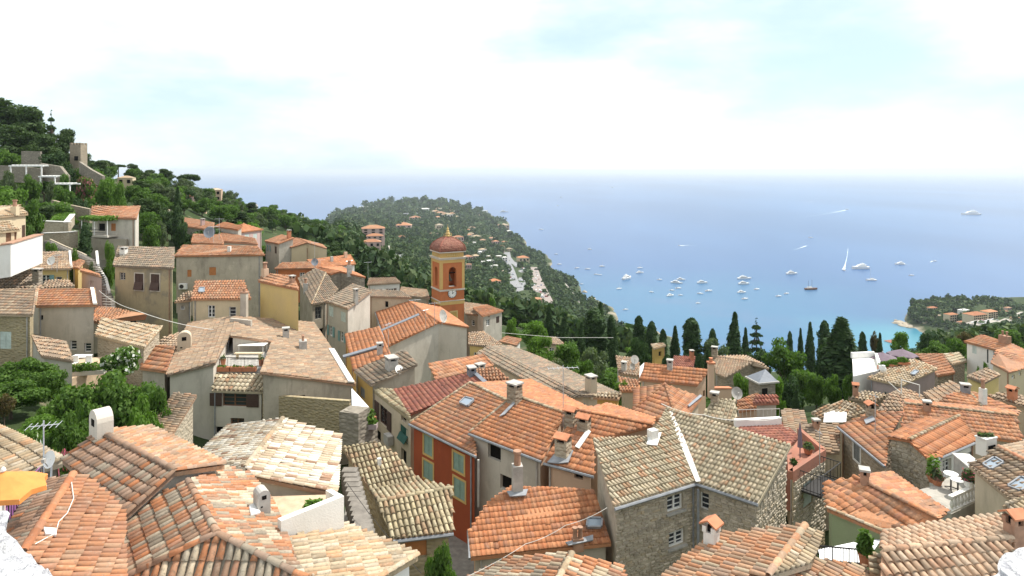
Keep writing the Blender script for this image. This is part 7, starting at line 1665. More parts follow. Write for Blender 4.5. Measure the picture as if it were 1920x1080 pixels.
flashing(h7, 'abcde', [(1035, 858), (1052, 838), (1075, 846), (1066, 868), (1048, 870), (1026, 868)], 'zinc'); flashing(h7, 'abcde', [(1078, 838), (1101, 806), (1108, 810), (1086, 842)], 'off_white'); flashing(h6, 'abcd', [(962, 755), (974, 748), (946, 778), (936, 782)], 'zinc'); flashing(h35, 'abcdefg', [(950, 922), (990, 918), (986, 930), (956, 932)], 'zinc'); flashing(h35, 'abcdefg', [(1060, 1018), (1112, 1004), (1112, 1014), (1066, 1024)], 'zinc')
flashing(h42, 'abcdx', [(1620, 788), (1636, 780), (1642, 788), (1624, 796)], 'zinc'); flashing(h11, 'fgtswd', [(616, 655), (626, 655), (664, 718), (653, 717)], 'off_white', .1); flashing(h10, 'abcd', [(716, 619), (717, 622), (787, 592), (785, 589)], 'lead', .12); flashing(h10b, 'abcd', [(643, 668), (644, 672), (720, 650), (719, 646)], 'lead', .12)
flashing(h8, 'abcd', [(886, 700), (892, 698), (914, 717), (906, 719)], 'lead', .1); flashing(h12, 'abcd', [(170, 541), (176, 541), (182, 571), (175, 571)], 'white_paint', .14); flashing(h15, 'abcd', [(129, 472), (133, 472), (136, 503), (132, 503)], 'white_paint', .14); flashing(h30, 'abcd', [(1200, 690), (1208, 682), (1206, 694), (1199, 709)], 'white_paint', .14); flashing(h31, 'cdp', [(1312, 741), (1316, 744), (1292, 764), (1289, 761)], 'lead', .08)
flashing(h0b, 'abxgdcy', [(81, 992), (103, 994), (105, 1006), (84, 1004)], 'white_paint', .05); flashing(h1, 'abcd', [(176, 812), (186, 806), (191, 815), (181, 820)], 'zinc')
skylight(h5, 'abcde', [(863, 756), (873, 747), (888, 751), (877, 762)]); skylight(h35, 'abcdefg', [(1101, 989), (1103, 974), (1127, 975), (1126, 989)]); skylight(h44, 'abcd', [(1846, 873), (1866, 861), (1881, 870), (1860, 882)]); skylight(h44, 'abcd', [(1893, 914), (1916, 898), (1940, 908), (1915, 922)]); skylight(h19, 'abcd', [(373, 548), (375, 540), (383, 540), (383, 548)]); skylight(h45a, 'abcd', [(1708, 702), (1716, 695), (1722, 697), (1714, 704)]); skylight(h45n, 'abcdx', [(1673, 759), (1680, 754), (1687, 757), (1680, 763)])
# loose white cable on the salmon roof, cables and ropes across the lanes
def cable(label, pts, r=.015, mat='off_white', sag=0., name='cable'):
    P = [Vector(p) for p in pts]; m = MB(); Q_ = []
    for a, b in zip(P, P[1:]):
        for i in range(9): t_ = i / 9; Q_.append(a + (b - a) * t_ - Vector((0, 0, sag * 4 * t_ * (1 - t_))))
    m.tube(Q_ + [P[-1]], r, 4); return tag(m.build(name, mat), label, 'cable')
n_, p_ = h0b.F['abxgdcy'][1], h0b.F['abxgdcy'][0][0] + h0b.F['abxgdcy'][1] * .135
cable('loose white cable wandering down the salmon roof', [hit(x, y, p_, n_) for x, y in ((134, 904), (138, 934), (126, 962), (110, 978), (104, 1000), (88, 1008), (66, 1020))], .012)
cable('white cable slung from the ochre house over the lean-tos', [pd(186, 545, 66), pd(250, 580, 60), pd(400, 618, 58)], .03, sag=.25); cable('long pale cable running up to the stone house corner', [pd(850, 1092, 20), pd(985, 1020, 23), pd(1060, 985, 25), pd(1138, 952, 26.8)], .012, 'cement', sag=.08); cable('white rope from the lichen roof ridge to the terrace rail', [pd(1240, 757, 34), pd(1320, 778, 35), pd(1400, 787, 36), pd(1466, 782, 37)], .018, sag=.12)
cable('thin wire crossing in front of the cypresses', [pd(940, 624, 80), pd(1050, 633, 82), pd(1150, 633, 84)], .02)
cable('cable along the lane between the steps and the curved roof', [pd(650, 905, 25), pd(690, 960, 23), pd(730, 1010, 21), pd(790, 1075, 20)], .012, 'iron')
# aerials and dishes
for a in ((pd(1056, 790, 35), 3.0, 'tall aerial mast with a long boom above the orange roofs', 7, 1.6, .1), (pd(728, 668, 58), 3.0, 'thin aerial on the church wing gutter', 4, 1.0, 1.2), (pd(778, 616, 70), 3.2, 'aerial on the church roof beside the gutter line', 5, 1.2, .4), (pd(798, 622, 68), 2.4, 'short stout aerial near the church gable', 3, .8, .9), (pd(815, 606, 67), 2.2, 'aerial standing next to the big grey dish', 4, 1.1, .2), (pd(600, 520, 92), 2.6, 'aerial on the new orange roof', 4, 1.2, .3), (pd(590, 500, 95), 3.6, 'thin mast on the orange roofs in the middle distance', 3, 1.0, .5), (pd(107, 505, 67), 1.6, 'small aerial beside the white dish on the yellow house', 4, .8, .4), (pd(411, 450, 95), 3.2, 'bent white aerial on the salmon roofs', 5, 1.2, .2), (pd(400, 452, 94), 2.2, 'cluster aerial on the salmon roofs', 5, 1.4, .7),
          (pd(82, 930, 20), 2.3, 'thin aerial rising behind the white dish by the parasol', 6, .8, .3), (pd(199, 600, 64), 3.6, 'bare mast at the grey and pink house', 1, .3, .3), (pd(655, 540, 93), 4.0, 'mast on the weathered stone gable', 3, 1.0, .8), (pd(1537, 862, 32), 1.5, 'thin rusty mast on the red terrace corner', 1, .1, .2), (pd(1641, 800, 37), 1.9, 'zinc vent mast where two orange roofs meet', 1, .1, .2), (pd(690, 520, 98), 2.4, 'aerial on the white building by the bell tower', 4, 1.1, .4)):
    antenna(*a)
dish(pd(829, 606, 66.5), .62, 'large grey satellite dish on the church gable', -.5, .25, 'cement', .7); dish(pd(97, 500, 66.5), .42, 'white dish on the yellow house roof', -1.6, .35, 'white_paint', .6); dish(pd(95, 898, 20), .24, 'white satellite dish beside the orange parasol', -1.9, .3, 'white_paint', .6); dish(pd(1190, 688, 62), .38, 'pale dish at the roof edge beyond the shrubs', -1.7, .3, 'off_white', .7); dish(pd(1381, 748, 46), .4, 'grey dish beside the orange slope under the turret', -1.5, .4, 'cement', .4); dish(pd(1185, 693, 62), .3, 'second smaller dish under the pale one', -1.2, .3, 'cement', .3); dish(pd(748, 706, 48), .32, 'white dish lying among pipes on the grey street house', -.9, .6, 'white_paint', .5); dish(pd(590, 498, 94), .5, 'dark dish on the orange roofs', -1.2, .3, 'lead', .5); dish(pd(393, 446, 95), .8, 'dark round aerial dish on the salmon roofs', -1.4, .3, 'lead', .8)
# ------------------------------------------------------------------ iron railings
def railing(name, label, a, b, hh, n, mat='iron', top=.025, cat='railing', parent=None):
    a, b = Vector(a), Vector(b); o = thing(name, label, cat, a) if parent is None else parent; z = Vector((0, 0, hh))
    for f in (0, .12, 1): m = MB(); m.tube([a + z * f, b + z * f], top, 5); m.build('rail', mat, o)
    for i in range(n + 1): m = MB(); q = a + (b - a) * (i / n); m.tube([q, q + z], .012 if i % 6 else .02, 4); m.build('baluster', mat, o)
    return o
def planter(name, label, c, sx, sy, h, mat='terracotta', leaf='leaf_green', n=160, spread=1., rot=0., flower=None, hl=.4):
    c = Vector(c); o = thing(name, label, 'plant pot', c); m = MB()
    if sy < 0: m.lathe(c, [(sx * .35, 0), (sx * .5, h), (sx * .55, h), (sx * .55, h * .9)], 12)
    else: m.cube(c + Vector((0, 0, h / 2)), sx, sy, h, rot)
    m.build('pot', mat, o); rg = np.random.default_rng(int(abs(c.x * 977)) % 9999); s_ = abs(sy)
    P = rg.normal(0, 1, (n, 3)); P /= np.linalg.norm(P, axis=1)[:, None]; D_ = P.copy(); P *= (rg.random(n) ** .4)[:, None]; P[:, 2] = abs(P[:, 2]) * hl + h; x_ = P[:, 0] * sx * .55 * spread; y_ = P[:, 1] * (sx if sy < 0 else s_) * .6 * spread
    P[:, 0] = x_ * math.cos(rot) - y_ * math.sin(rot); P[:, 1] = x_ * math.sin(rot) + y_ * math.cos(rot); P += np.array(c)
    V, Q = quads(P, D_, np.full(n, .1) * rg.uniform(.7, 1.4, n), rg, 2.2); link('foliage', npmesh('foliage', V, Q, leaf), o)
    if flower: k = n // 3; V, Q = quads(P[:k] + D_[:k] * .06, D_[:k], np.full(k, .09), rg, 1.2); link('flower', npmesh('flower', V, Q, flower), o)
    return o
def slab(name, label, cat, pts, z, mat, t_=.2, kind=None):
    P = [pz(x, y, z) for x, y in pts]; m = MB(); m.prism(P, (0, 0, -t_)); o = m.build(name, mat); tag(o, label, cat, None, kind); return o
def solid(name, mat, a, b, h, th, parent, dz=0.):
    """a low wall from a to b"""
    a, b = Vector(a), Vector(b); d = (b - a); d.z = 0; d.normalize(); n = Vector((-d.y, d.x, 0)) * th; m = MB(); z = Vector((0, 0, h)); m.prism([a, b, b + z, a + z], n); return m.build(name, mat, parent)
# the sunken terrace of the tan house
zt = -15.15
o = thing('roof_terrace', 'sunken roof terrace with an iron railing cut into the tan house', 'terrace', pz(450, 690, zt))
P = [pz(409, 694, zt), pz(489, 696, zt), pz(510, 641, zt), pz(431, 632, zt)]; m = MB(); m.prism(P, (0, 0, -.3)); m.build('floor', 'cement', o)
railing('railing', '', P[0] + Vector((0, .15, 0)), P[1] + Vector((0, .15, 0)), .95, 30, parent=o)
solid('back_wall', 'plaster_grey', P[3], P[3] + (P[2] - P[3]) * .5, 1.7, .2, o)
h11t = house('town_house', 'front of the sunken terrace with a little ribbed awning roof and brown shutters', dict(a=(397, 732, 'e'), b=(493, 735, 'e'), c=(493, 702, 'r'), d=(405, 701, 'r')), [('e', 'D', 'a', 47.3), ('r', 'abcd', 22)], [('abcd', dict(tw=.34, tl=.42))], 'plaster_pale', (CN, 'clay_lichen', .34, .42), base=-21.5,
    wins=[('ab', 417, 738, 462, 762, 'open', dict(col='shutter_brown', frame='brown_wood')), ('ab', 432, 784, 458, 798, 'glass', dict(frame='brown_wood')), ('ab', 404, 800, 424, 818, 'dark')], ov=.1)
for i, (x, lab) in enumerate(((422, 'left long terracotta planter on the sunken terrace edge'), (447, 'middle long terracotta planter on the sunken terrace edge'), (471, 'right long terracotta planter on the sunken terrace edge'))): planter('planter', lab, pz(x, 694, zt) + Vector((0, -.25, 0)), .95, .28, .34, n=30, hl=.1)
planter('flower_pot', 'round terracotta pot at the left end of the terrace railing', pz(412, 690, zt) + Vector((0, .6, 0)), .4, -1, .5, n=30); planter('flower_pot', 'round terracotta pot at the right end of the terrace railing', pz(484, 690, zt) + Vector((0, .6, 0)), .4, -1, .5, n=30)
def table(label, c, r, hh, mat='white_paint', sq=None):
    o = thing('table', label, 'table', c); c = Vector(c); m = MB()
    if sq: m.cube(c + Vector((0, 0, hh)), sq[0], sq[1], .05); m.build('table_top', mat, o)
    else: m.lathe(c + Vector((0, 0, hh)), [(r, 0), (r, .04)], 20); m.build('table_top', mat, o)
    if sq:
        for a in (-.45, .45):
            for b in (-.45, .45): m = MB(); m.tube([c + Vector((a * sq[0], b * sq[1], 0)), c + Vector((a * sq[0], b * sq[1], hh))], .03, 5); m.build('leg', mat, o)
    else:
        m = MB(); m.tube([c, c + Vector((0, 0, hh))], .035, 6); m.build('stem', 'iron', o)
        for k in range(3): m = MB(); a = k * 2.09; m.tube([c + Vector((0, 0, .12)), c + Vector((math.cos(a) * .28, math.sin(a) * .28, .02))], .025, 5); m.build('foot', 'iron', o)
table('grey table on the sunken roof terrace', pz(474, 662, zt), .8, .72, 'off_white', (2.2, .9)); m = MB()
o = thing('bench', 'pale wooden bench in front of the grey terrace table', 'bench', pz(462, 672, zt)); m.cube(pz(466, 672, zt) + Vector((0, 0, .42)), 2.2, .4, .08); m.build('seat', 'plaster_cream', o)
for k in (-.9, .9): m = MB(); m.cube(pz(466, 672, zt) + Vector((k, 0, .2)), .1, .35, .4); m.build('leg', 'plaster_cream', o)
wall_run('stone_wall', 'blackened rubble wall base under the tan house', [(492, 740), (655, 752)], 95, 'rubble_gold', [46.6, 44.6], .3); wall_run('stone_wall', 'rough rubble buttress at the street corner of the tan house', [(636, 772), (672, 776), (708, 806)], 60, 'rubble_grey', [40, 39.5, 41], 1.2)
o = thing('awning', 'white canvas awning stretched by the street corner', 'awning', pd(672, 768, 43)); m = MB(); m.prism([pd(659, 728, 43.5), pd(660, 768, 42), pd(693, 769, 42), pd(690, 762, 43)], (.02, .04, -.02)); m.build('canvas', 'canvas_white', o); m = MB(); m.tube([pd(659, 727, 43.5), pd(659, 800, 43.5)], .04, 5); m.build('pole', 'iron', o)
planter('planter', 'leafy plants in pots on the rubble buttress', pd(682, 795, 40.5), 1.5, .5, .35, n=420, hl=.6, rot=.7); planter('planter', 'second clump of potted plants further along the buttress', pd(695, 803, 40.5), .8, .5, .3, 'plaster_mauve', 'leaf_bright', n=260, hl=.5)
# the white roof terrace between the near roofs
zf = -11.3
o = thing('roof_terrace', 'small beige roof terrace behind a tall white parapet', 'terrace', pz(560, 950, zf))
m = MB(); m.prism([pd(526, 1080, 17.9).lerp(pz(505, 930, zf), .0) * 0 + Vector((pd(527, 0, 18.2).x, 18.2, zf)), Vector((pd(645, 0, 19.6).x, 19.6, zf)), Vector((pd(640, 0, 22.9).x, 22.9, zf)), Vector((pd(470, 0, 22.7).x, 22.7, zf)), Vector((pd(470, 0, 20.5).x, 20.5, zf))], (0, 0, -.3)); m.build('floor', 'sand_floor', o)
a, b, c = pd(527, 977, 18.0), pd(645, 930, 19.4), pd(622, 917, 22.6)
for p, q, hh in ((a, b, 1.6), (b, c, .9)):
    m = MB(); n = Vector((-(q - p).y, (q - p).x, 0)).normalized() * .2; m.prism([p, q, q - Vector((0, 0, hh)), p - Vector((0, 0, hh))], n); m.build('parapet', 'plaster_white', o)
planter('grass_tuft', 'yellow-green tuft of long grass in a pot on the beige terrace', Vector((pd(588, 0, 20.6).x, 20.6, zf + .1)), .4, -1, .3, leaf='leaf_bright', n=420, hl=.55, spread=1.8)
m = MB(); st_ = pz(462, 950, -9.9)
# steps beside the swaybacked roof
m = MB()
for i in range(14): p = pd(656 + i * 2.2, 880 + i * 9, 27 - i * .35); m.cube(p + Vector((0, 0, -.4)), .6, .42, .8)
tag(m.build('steps', 'cobble'), 'grey stone steps climbing beside the swaybacked roof', 'steps', None, 'structure')
m = MB(); m.poly([pz(640, 1000, -15.6), pz(700, 1000, -15.6), pz(690, 940, -15.6), pz(650, 940, -15.6)]); m.build('alley', 'cobble')['kind'] = 'structure'
P = [Vector((x, y, -19.5 + (y - 24) * -.05)) for x, y in ((-3.2, 22), (-.6, 22), (-1.6, 33), (-6.4, 46), (-8, 45), (-4.4, 33))]; m = MB(); m.prism(P, (0, 0, -.3)); m.build('street', 'cobble')['kind'] = 'structure'
plant('fig', 'garden_shrub', 'leafy shrub in the shadowed lane below the swaybacked roof', 'shrub', 826, 1012, 21.5, 70, zb=-15.5)
m = MB(); q = h4.W['gf']; 
# stepped path on the left slope
m = MB(); SP = [(92, 452, 84), (120, 466, 81), (150, 478, 79), (168, 487, 77), (180, 505, 74), (190, 530, 71), (202, 560, 68), (206, 590, 65)]
for (x0, y0, d0), (x1, y1, d1) in zip(SP, SP[1:]):
    for i in range(6):
        t_ = i / 6; p = pd(x0 + (x1 - x0) * t_, y0 + (y1 - y0) * t_, d0 + (d1 - d0) * t_); m.cube(p + Vector((0, 0, -.5)), 1.25, .5, 1.0, -.3)
tag(m.build('steps', 'cobble'), 'worn grey stepped path winding down the left slope', 'steps', None, 'structure')
wall_run('garden_wall', 'low stone wall edging the stepped path', [(92, 448), (120, 461), (150, 473), (160, 478)], 6, 'rubble_pale', [85, 82, 80, 79], .2); wall_run('garden_wall', 'white curb wall on the lower flight of the stepped path', [(179, 470), (182, 500), (196, 522), (202, 545)], 9, 'plaster_white', [79, 75, 72, 69], .25)
# pink house terrace
o = slab('terrace', 'sandy terrace with plants in front of the pink ground floor', 'terrace', [(128, 712), (192, 690), (196, 668), (126, 676)], -14.9, 'sand_floor', 2.2); table('white table on the sandy terrace', pz(152, 686, -14.9), .8, .75, 'white_paint', (1.3, .8))
for k, x in enumerate((138, 163)):
    o = thing('chair', ('left', 'right')[k] + ' white chair at the table on the sandy terrace', 'chair', pz(x, 692, -14.9)); c = pz(x, 692, -14.9); m = MB(); m.cube(c + Vector((0, 0, .45)), .45, .45, .05); m.build('seat', 'white_paint', o); m = MB(); m.cube(c + Vector((0, .22, .7)), .45, .05, .5); m.build('backrest', 'white_paint', o)
    for a in (-.2, .2):
        for b in (-.2, .2): m = MB(); m.tube([c + Vector((a, b, 0)), c + Vector((a, b, .45))], .025, 4); m.build('leg', 'white_paint', o)
planter('hedge', 'yellow-green hedge along the edge of the sandy terrace', pz(160, 702, -14.9), 2.6, .6, .3, 'plaster_grey', 'leaf_bright', n=700, hl=.6, rot=.25)
# vine balcony of the pale house
h = h51; A, d, n, ln, za, zb = h.W['ab']; base = -( 440 - HOR) / F * 87
o_ = lambda u, z, k=0: Vector((A.x, A.y, 0)) + d * u + n * k + Vector((0, 0, z))
m = MB(); m.prism([o_(-.2, base), o_(4.2, base), o_(4.2, base, 1.6), o_(-.2, base, 1.6)], (0, 0, -.25)); m.build('balcony', 'plaster_pale', h.root)
for u in (-.1, 2, 4.1): m = MB(); m.tube([o_(u, base, 1.5), o_(u, base + 2.1, 1.5)], .06, 5); m.build('post', 'white_paint', h.root)
for z in (.35, .75): m = MB(); m.tube([o_(-.1, base + z, 1.5), o_(4.1, base + z, 1.5)], .035, 5); m.build('rail', 'iron', h.root)
Pv = np.array([o_(R.uniform(-.3, 4.4), base + 2.2 + R.uniform(-.25, .3), R.uniform(.1, 1.8))[:] for _ in range(700)]); Vv, Qq = quads(Pv, np.tile((0, -.4, 1.), (700, 1)), np.full(700, .26), np.random.default_rng(8)); link('vine', npmesh('vine', Vv, Qq, 'leaf_bright'), h.root)
# air conditioner on the long grey building
A, d, n, ln, za, zb = h18.W['ab']; c = hit(345, 536, A, n) + n * .3; o = thing('air_conditioner', 'white air conditioner hung on the long grey wall', 'air conditioner', c); m = MB(); m.box(c, d * .45, n * .22, (0, 0, .34)); m.build('case', 'white_paint', o); m = MB(); m.prism([c + n * .225 - d * .1 + d * .26 * math.cos(k * .5236) + Vector((0, 0, .26 * math.sin(k * .5236))) for k in range(12)], n * .02); m.build('fan_grille', 'iron', o)
A, d, n, ln, za, zb = h8.W['pq']; c = hit(735, 822, A, n) + n * .25; o = thing('air_conditioner', 'dark air conditioner box beside the green awning shutter', 'air conditioner', c); m = MB(); m.box(c, d * .4, n * .2, (0, 0, .3)); m.build('case', 'cement', o)
# ------------------------------------------------------------------ orange parasol, balcony and parapet by the camera
def parasol(label, c, r, hh, mat, top=.28, tilt=0., valance=.12):
    c = Vector(c); o = thing('parasol', label, 'parasol', c); m = MB(); a = c + Vector((0, 0, hh)); e = [c + Vector((r * math.cos(k * .7854 + .2), r * math.sin(k * .7854 + .2), hh - top * r - .02 + tilt * math.cos(k * .7854))) for k in range(8)]
    for p, q in zip(e, e[1:] + e[:1]): mid = (p + q) / 2 + (a - (p + q) / 2) * .06 + Vector((0, 0, .03)); m.poly([a, p, mid]); m.poly([a, mid, q]); m.poly([p, p - Vector((0, 0, valance)), mid - Vector((0, 0, valance)), mid]); m.poly([mid, mid - Vector((0, 0, valance)), q - Vector((0, 0, valance)), q])
    m.build('canopy', mat, o)
    for p in e: m = MB(); m.tube([a - Vector((0, 0, .04)), p - Vector((0, 0, .02))], .012, 4); m.build('rib', 'off_white', o)
    m = MB(); m.tube([c, a + Vector((0, 0, .08))], .025, 6); m.lathe(a + Vector((0, 0, .02)), [(.06, 0), (.05, .05), (.02, .09)], 8); m.build('pole', 'off_white', o); return o
parasol('orange parasol open on the small balcony at the left edge', pd(6, 884, 15.5) - Vector((0, 0, 2.0)), .92, 2.0, 'orange_cloth', .42)
o = slab('balcony', 'purple-draped balcony under the orange parasol', 'balcony', [(-40, 1000), (15, 1000), (78, 925), (40, 905), (-40, 920)], -8.9, 'plaster_pink', .3)
railing('railing', 'dark railing with purple cloth at the left edge balcony', pz(16, 998, -8.9), pz(80, 926, -8.9), .75, 14)
o = thing('cloth', 'purple cloth hung inside the balcony railing', 'cloth', pz(30, 970, -8.9)); m = MB(); a, b = pz(14, 996, -8.9), pz(78, 924, -8.9); m.prism([a + Vector((-.06, .03, .15)), b + Vector((-.06, .03, .15)), b + Vector((-.06, .03, .7)), a + Vector((-.06, .03, .7))], (-.02, .01, 0)); m.build('fabric', 'purple_cloth', o)
t = NT('limewash'); t.bump(t.math('ADD', t.noise(14, 6, .7), t.math('MULTIPLY', t.noise(60, 3), .3)), .9, .04); t.out(t.mix(t.rng(t.noise(24, 6, .75), .45, .62, 0, .8), (.62, .62, .62), (.26, .26, .29)), .95, .1)
def parapet(label, pts, zt):
    P = [Vector((x, y, zt)) for x, y in pts]; bm = bmesh.new(); f = bm.faces.new([bm.verts.new(p) for p in P]); r_ = bmesh.ops.extrude_face_region(bm, geom=[f])
    for v in r_['geom']:
        if isinstance(v, bmesh.types.BMVert): v.co.z -= .9
    bmesh.ops.recalc_face_normals(bm, faces=bm.faces[:]); bmesh.ops.bevel(bm, geom=bm.edges[:], offset=.07, segments=2, affect='EDGES'); bmesh.ops.triangulate(bm, faces=bm.faces[:]); bmesh.ops.subdivide_edges(bm, edges=bm.edges[:], cuts=5, use_grid_fill=True); bmesh.ops.subdivide_edges(bm, edges=bm.edges[:], cuts=1, use_grid_fill=True)
    for v in bm.verts: v.co += Vector((noise.noise(v.co * 7), noise.noise(v.co * 7 + Vector((5, 1, 2))), noise.noise(v.co * 7 + Vector((9, 3, 7))))) * .035 + Vector((0, 0, noise.noise(v.co * 25) * .012))
    me = bpy.data.meshes.new('parapet'); bm.to_mesh(me); bm.free(); me.materials.append(MATS['limewash']); tag(link('parapet', me), label, 'parapet')
parapet('rough whitewashed parapet in the left corner, close to the viewer', [(-1.95, 2.5), (-1.62, 2.2), (-1.33, 2.0), (-1.2, 1.1), (-3.4, 1.1), (-3.4, 2.7)], -1.23); parapet('rough whitewashed parapet in the right corner, close to the viewer', [(1.41, 2.0), (1.54, 2.13), (1.74, 2.22), (2.3, 2.4), (3.2, 2.4), (3.2, 1.1), (1.25, 1.1)], -1.22)
# ------------------------------------------------------------------ right side terraces
h33c = house('stone_house', 'tan stone house topped by a red tiled roof terrace and an iron balcony', dict(a=(1483, 842, 'e'), b=(1502, 816, 'e'), c=(1549, 857, 'e'), d=(1487, 900, 'e')), [('e', -14.9)], [('abcd', dict(style='none', pal='terrace_red'))], 'rubble_gold', (CN, 'terrace_red', .2, .3), base=-19.5, caps=False, ov=.05,
    wins=[('cd', 1506, 903, 1523, 948, 'panel', dict(col='shutter_pale'))], stones=dict(cd=dict(h=.16, w=.32, keep=140, z0=-18.8)))
for e in ('ad', 'dc', 'cb'): p, q = h33c.P[e[0]], h33c.P[e[1]]; solid('parapet', 'terrace_red', p, q, .4, .22 if e != 'ad' else -.22, h33c.root)
A, d, n, ln, za, zb = h33c.W['cd']; zb_ = -(950 - HOR) / F * 30.5; c0 = hit(1500, 950, A, n); c1 = hit(1538, 946, A, n); c0.z = c1.z = zb_
o = thing('balcony', 'black iron balcony outside the pale door of the tan stone house', 'balcony', c0); m = MB(); m.prism([c0, c1, c1 + n * 1.0, c0 + n * 1.0], (0, 0, -.08)); m.build('floor', 'iron', o)
for p, q, k in ((c0 + n, c1 + n, 12), (c0, c0 + n, 6), (c1, c1 + n, 6)): railing('', '', p, q, .95, k, parent=o)
planter('flower_pot', 'pair of cactus bowls on the red roof terrace', pz(1515, 850, -14.85), .5, -1, .3, leaf='leaf_olive', n=120, hl=.3); planter('flower_pot', 'small dark pot at the edge of the red terrace', pz(1487, 882, -14.85), .3, -1, .3, leaf='leaf_dark', n=60, hl=.3)
o = thing('parasol', 'closed grey parasol standing on the red roof terrace', 'parasol', pz(1500, 858, -14.85)); c = pz(1500, 858, -14.85); m = MB(); m.lathe(c, [(.03, 0), (.03, .5), (.14, .55), (.1, 1.2), (.04, 1.7), (.02, 1.8)], 8); m.build('canopy', 'mauve_cloth', o)
h33d = house('red_house', 'brick red house with a white parapet band and a sunken red terrace', dict(a=(1384, 806, 'e'), b=(1384, 792, 'e'), c=(1462, 790, 'e'), d=(1500, 818, 'e'), f=(1484, 832, 'e')), [('e', -15.9)], [('abcdf', dict(style=FL, pal='clay_red', across='bc', tw=.24, tl=.36))], 'terrace_red', (FL, 'clay_red', .24, .36), hgt=4, caps=False, ov=.05)
solid('parapet', 'white_paint', h33d.P['a'] + Vector((0, .4, 0)), h33d.P['a'] + Vector((3.0, .8, 0)), .42, .3, h33d.root); railing('railing', 'thin grey railing on the brick red terrace', h33d.P['b'], h33d.P['c'], .8, 10, 'cement')
zt = -15.3
o = slab('deck', 'pale grey deck and tiled terrace beside the stone house', 'terrace', [(1690, 927), (1746, 912), (1800, 884), (1840, 893), (1865, 925), (1784, 964)], zt, 'deck', .35)
B0, B1 = pz(1786, 962, zt), pz(1864, 926, zt); o = thing('balustrade', 'white stone balustrade with bulbous balusters around the terrace', 'balustrade', B0)
dv = (B1 - B0); k = 13
for nm, z, hh in (('plinth', 0, .1), ('handrail', .62, .1)): solid(nm, 'off_white', B0 + Vector((0, 0, z)), B1 + Vector((0, 0, z)), hh, .2, o)
nn = Vector((-dv.y, dv.x, 0)).normalized() * .1
for i in range(k):
    m = MB(); p = B0 + dv * ((i + .5) / k) + nn + Vector((0, 0, .1)); m.lathe(p, [(.05, 0), (.05, .06), (.09, .16), (.085, .24), (.045, .38), (.06, .46), (.06, .52)], 8); m.build('baluster', 'off_white', o)
solid('base_wall', 'plaster_grey', B0 - Vector((0, 0, 1.6)), B1 - Vector((0, 0, 1.6)), 1.6, .25, o)
table('nearer round white café table on the terrace', pz(1796, 929, zt), .31, .72); table('farther round white café table on the terrace', pz(1783, 917, zt), .31, .72)
c = pz(1812, 905, zt); o = thing('outdoor_kitchen', 'grey outdoor kitchen counter along the terrace wall', 'kitchen counter', c); m = MB(); ux = (pz(1838, 915, zt) - pz(1800, 882, zt)).normalized(); uy = Vector((-ux.y, ux.x, 0)); c = pz(1824, 903, zt); m.box(c + Vector((0, 0, .42)), ux * 1.1, uy * .35, (0, 0, .42)); m.build('cabinet', 'cement', o); m = MB(); m.box(c + Vector((0, 0, .87)), ux * 1.15, uy * .4, (0, 0, .03)); m.build('worktop', 'off_white', o); m = MB(); m.box(c + ux * .5 + Vector((0, 0, .98)), ux * .35, uy * .28, (0, 0, .1)); m.build('grill', 'steel', o)
for lab, x, y, s_, fl, lf in (('white pot of pink flowers on the balustrade, nearer one', 1817, 941, .5, 'petal_pink', 'leaf_olive'), ('white pot of pink flowers at the far balustrade end', 1852, 924, .5, 'petal_pink', 'leaf_olive'), ('purple flowers in a box by the terrace door', 1757, 909, .5, 'petal_rose', 'leaf_olive'), ('tall bright green plant by the stone gable', 1750, 904, .55, None, 'leaf_bright'), ('pink flowering plant near the grill', 1842, 917, .4, 'petal_pink', 'leaf_bright')):
    planter('flower_pot', lab, pz(x, y, zt) + Vector((0, 0, .72 if 'balustrade' in lab else 0)), s_, -1, .28, 'white_paint' if 'white' in lab else 'terracotta', lf, n=170, hl=.6 if 'tall' not in lab else 1.2, flower=fl)
o = thing('barbecue', 'white brick barbecue with a dark opening on the terrace wall', 'barbecue', pd(1848, 836, 31)); c = pd(1849, 836, 31); m = MB(); m.cube(c, .75, .5, .8, .4); m.build('hearth', 'plaster_white', o); m = MB(); m.cube(c + Vector((.08, -.23, -.03)), .5, .08, .3, .4); m.build('opening', 'dark_room', o); m = MB(); m.cube(c + Vector((0, 0, .43)), .85, .55, .06, .4); m.build('shelf', 'off_white', o)
for x in (1839, 1848, 1857): planter('flower_pot', {1839: 'left terracotta pot on the barbecue shelf', 1848: 'middle terracotta pot on the barbecue shelf', 1857: 'right white pot on the barbecue shelf'}[x], pd(x, 826, 31), .24, -1, .22, 'terracotta' if x < 1857 else 'white_paint', 'leaf_olive', n=40, hl=.15)
# courtyard with the white canopy under the green wall
o = thing('canopy', 'white fabric canopy in the green walled courtyard', 'canopy', pd(1590, 1035, 22)); m = MB(); m.prism([pd(1534, 1032, 23), pd(1620, 1014, 25), pd(1652, 1013, 25.4), pd(1622, 1056, 21.6), pd(1538, 1054, 21.6)], (0, 0, .03)); m.build('fabric', 'canvas_white', o); m = MB(); m.tube([pd(1620, 1014, 25), pd(1652, 1012, 25.4), pd(1654, 1035, 25.4)], .03, 5); m.build('frame', 'steel', o)
railing('railing', 'black wrought iron railing before the white canopy', pd(1531, 1052, 21), pd(1624, 1062, 20), .5, 18)
planter('flower_pot', 'potted green bush at the end of the wrought iron railing', pd(1622, 1058, 19.4), .4, -1, .35, leaf='leaf_green', n=260, hl=.7)
h47 = house('gate_pier', 'little tiled wall pier beside the peach roof', dict(a=(1632, 1076, 'e'), b=(1668, 1078, 'e'), c=(1653, 1040, 'r'), d=(1628, 1040, 'r')), [('e', 'D', 'a', 18.2), ('r', 'abcd', 25)], [('abcd', dict(across='ad', tw=.18))], 'plaster_pale', (CN, 'clay_straw', .18, .3), hgt=3)
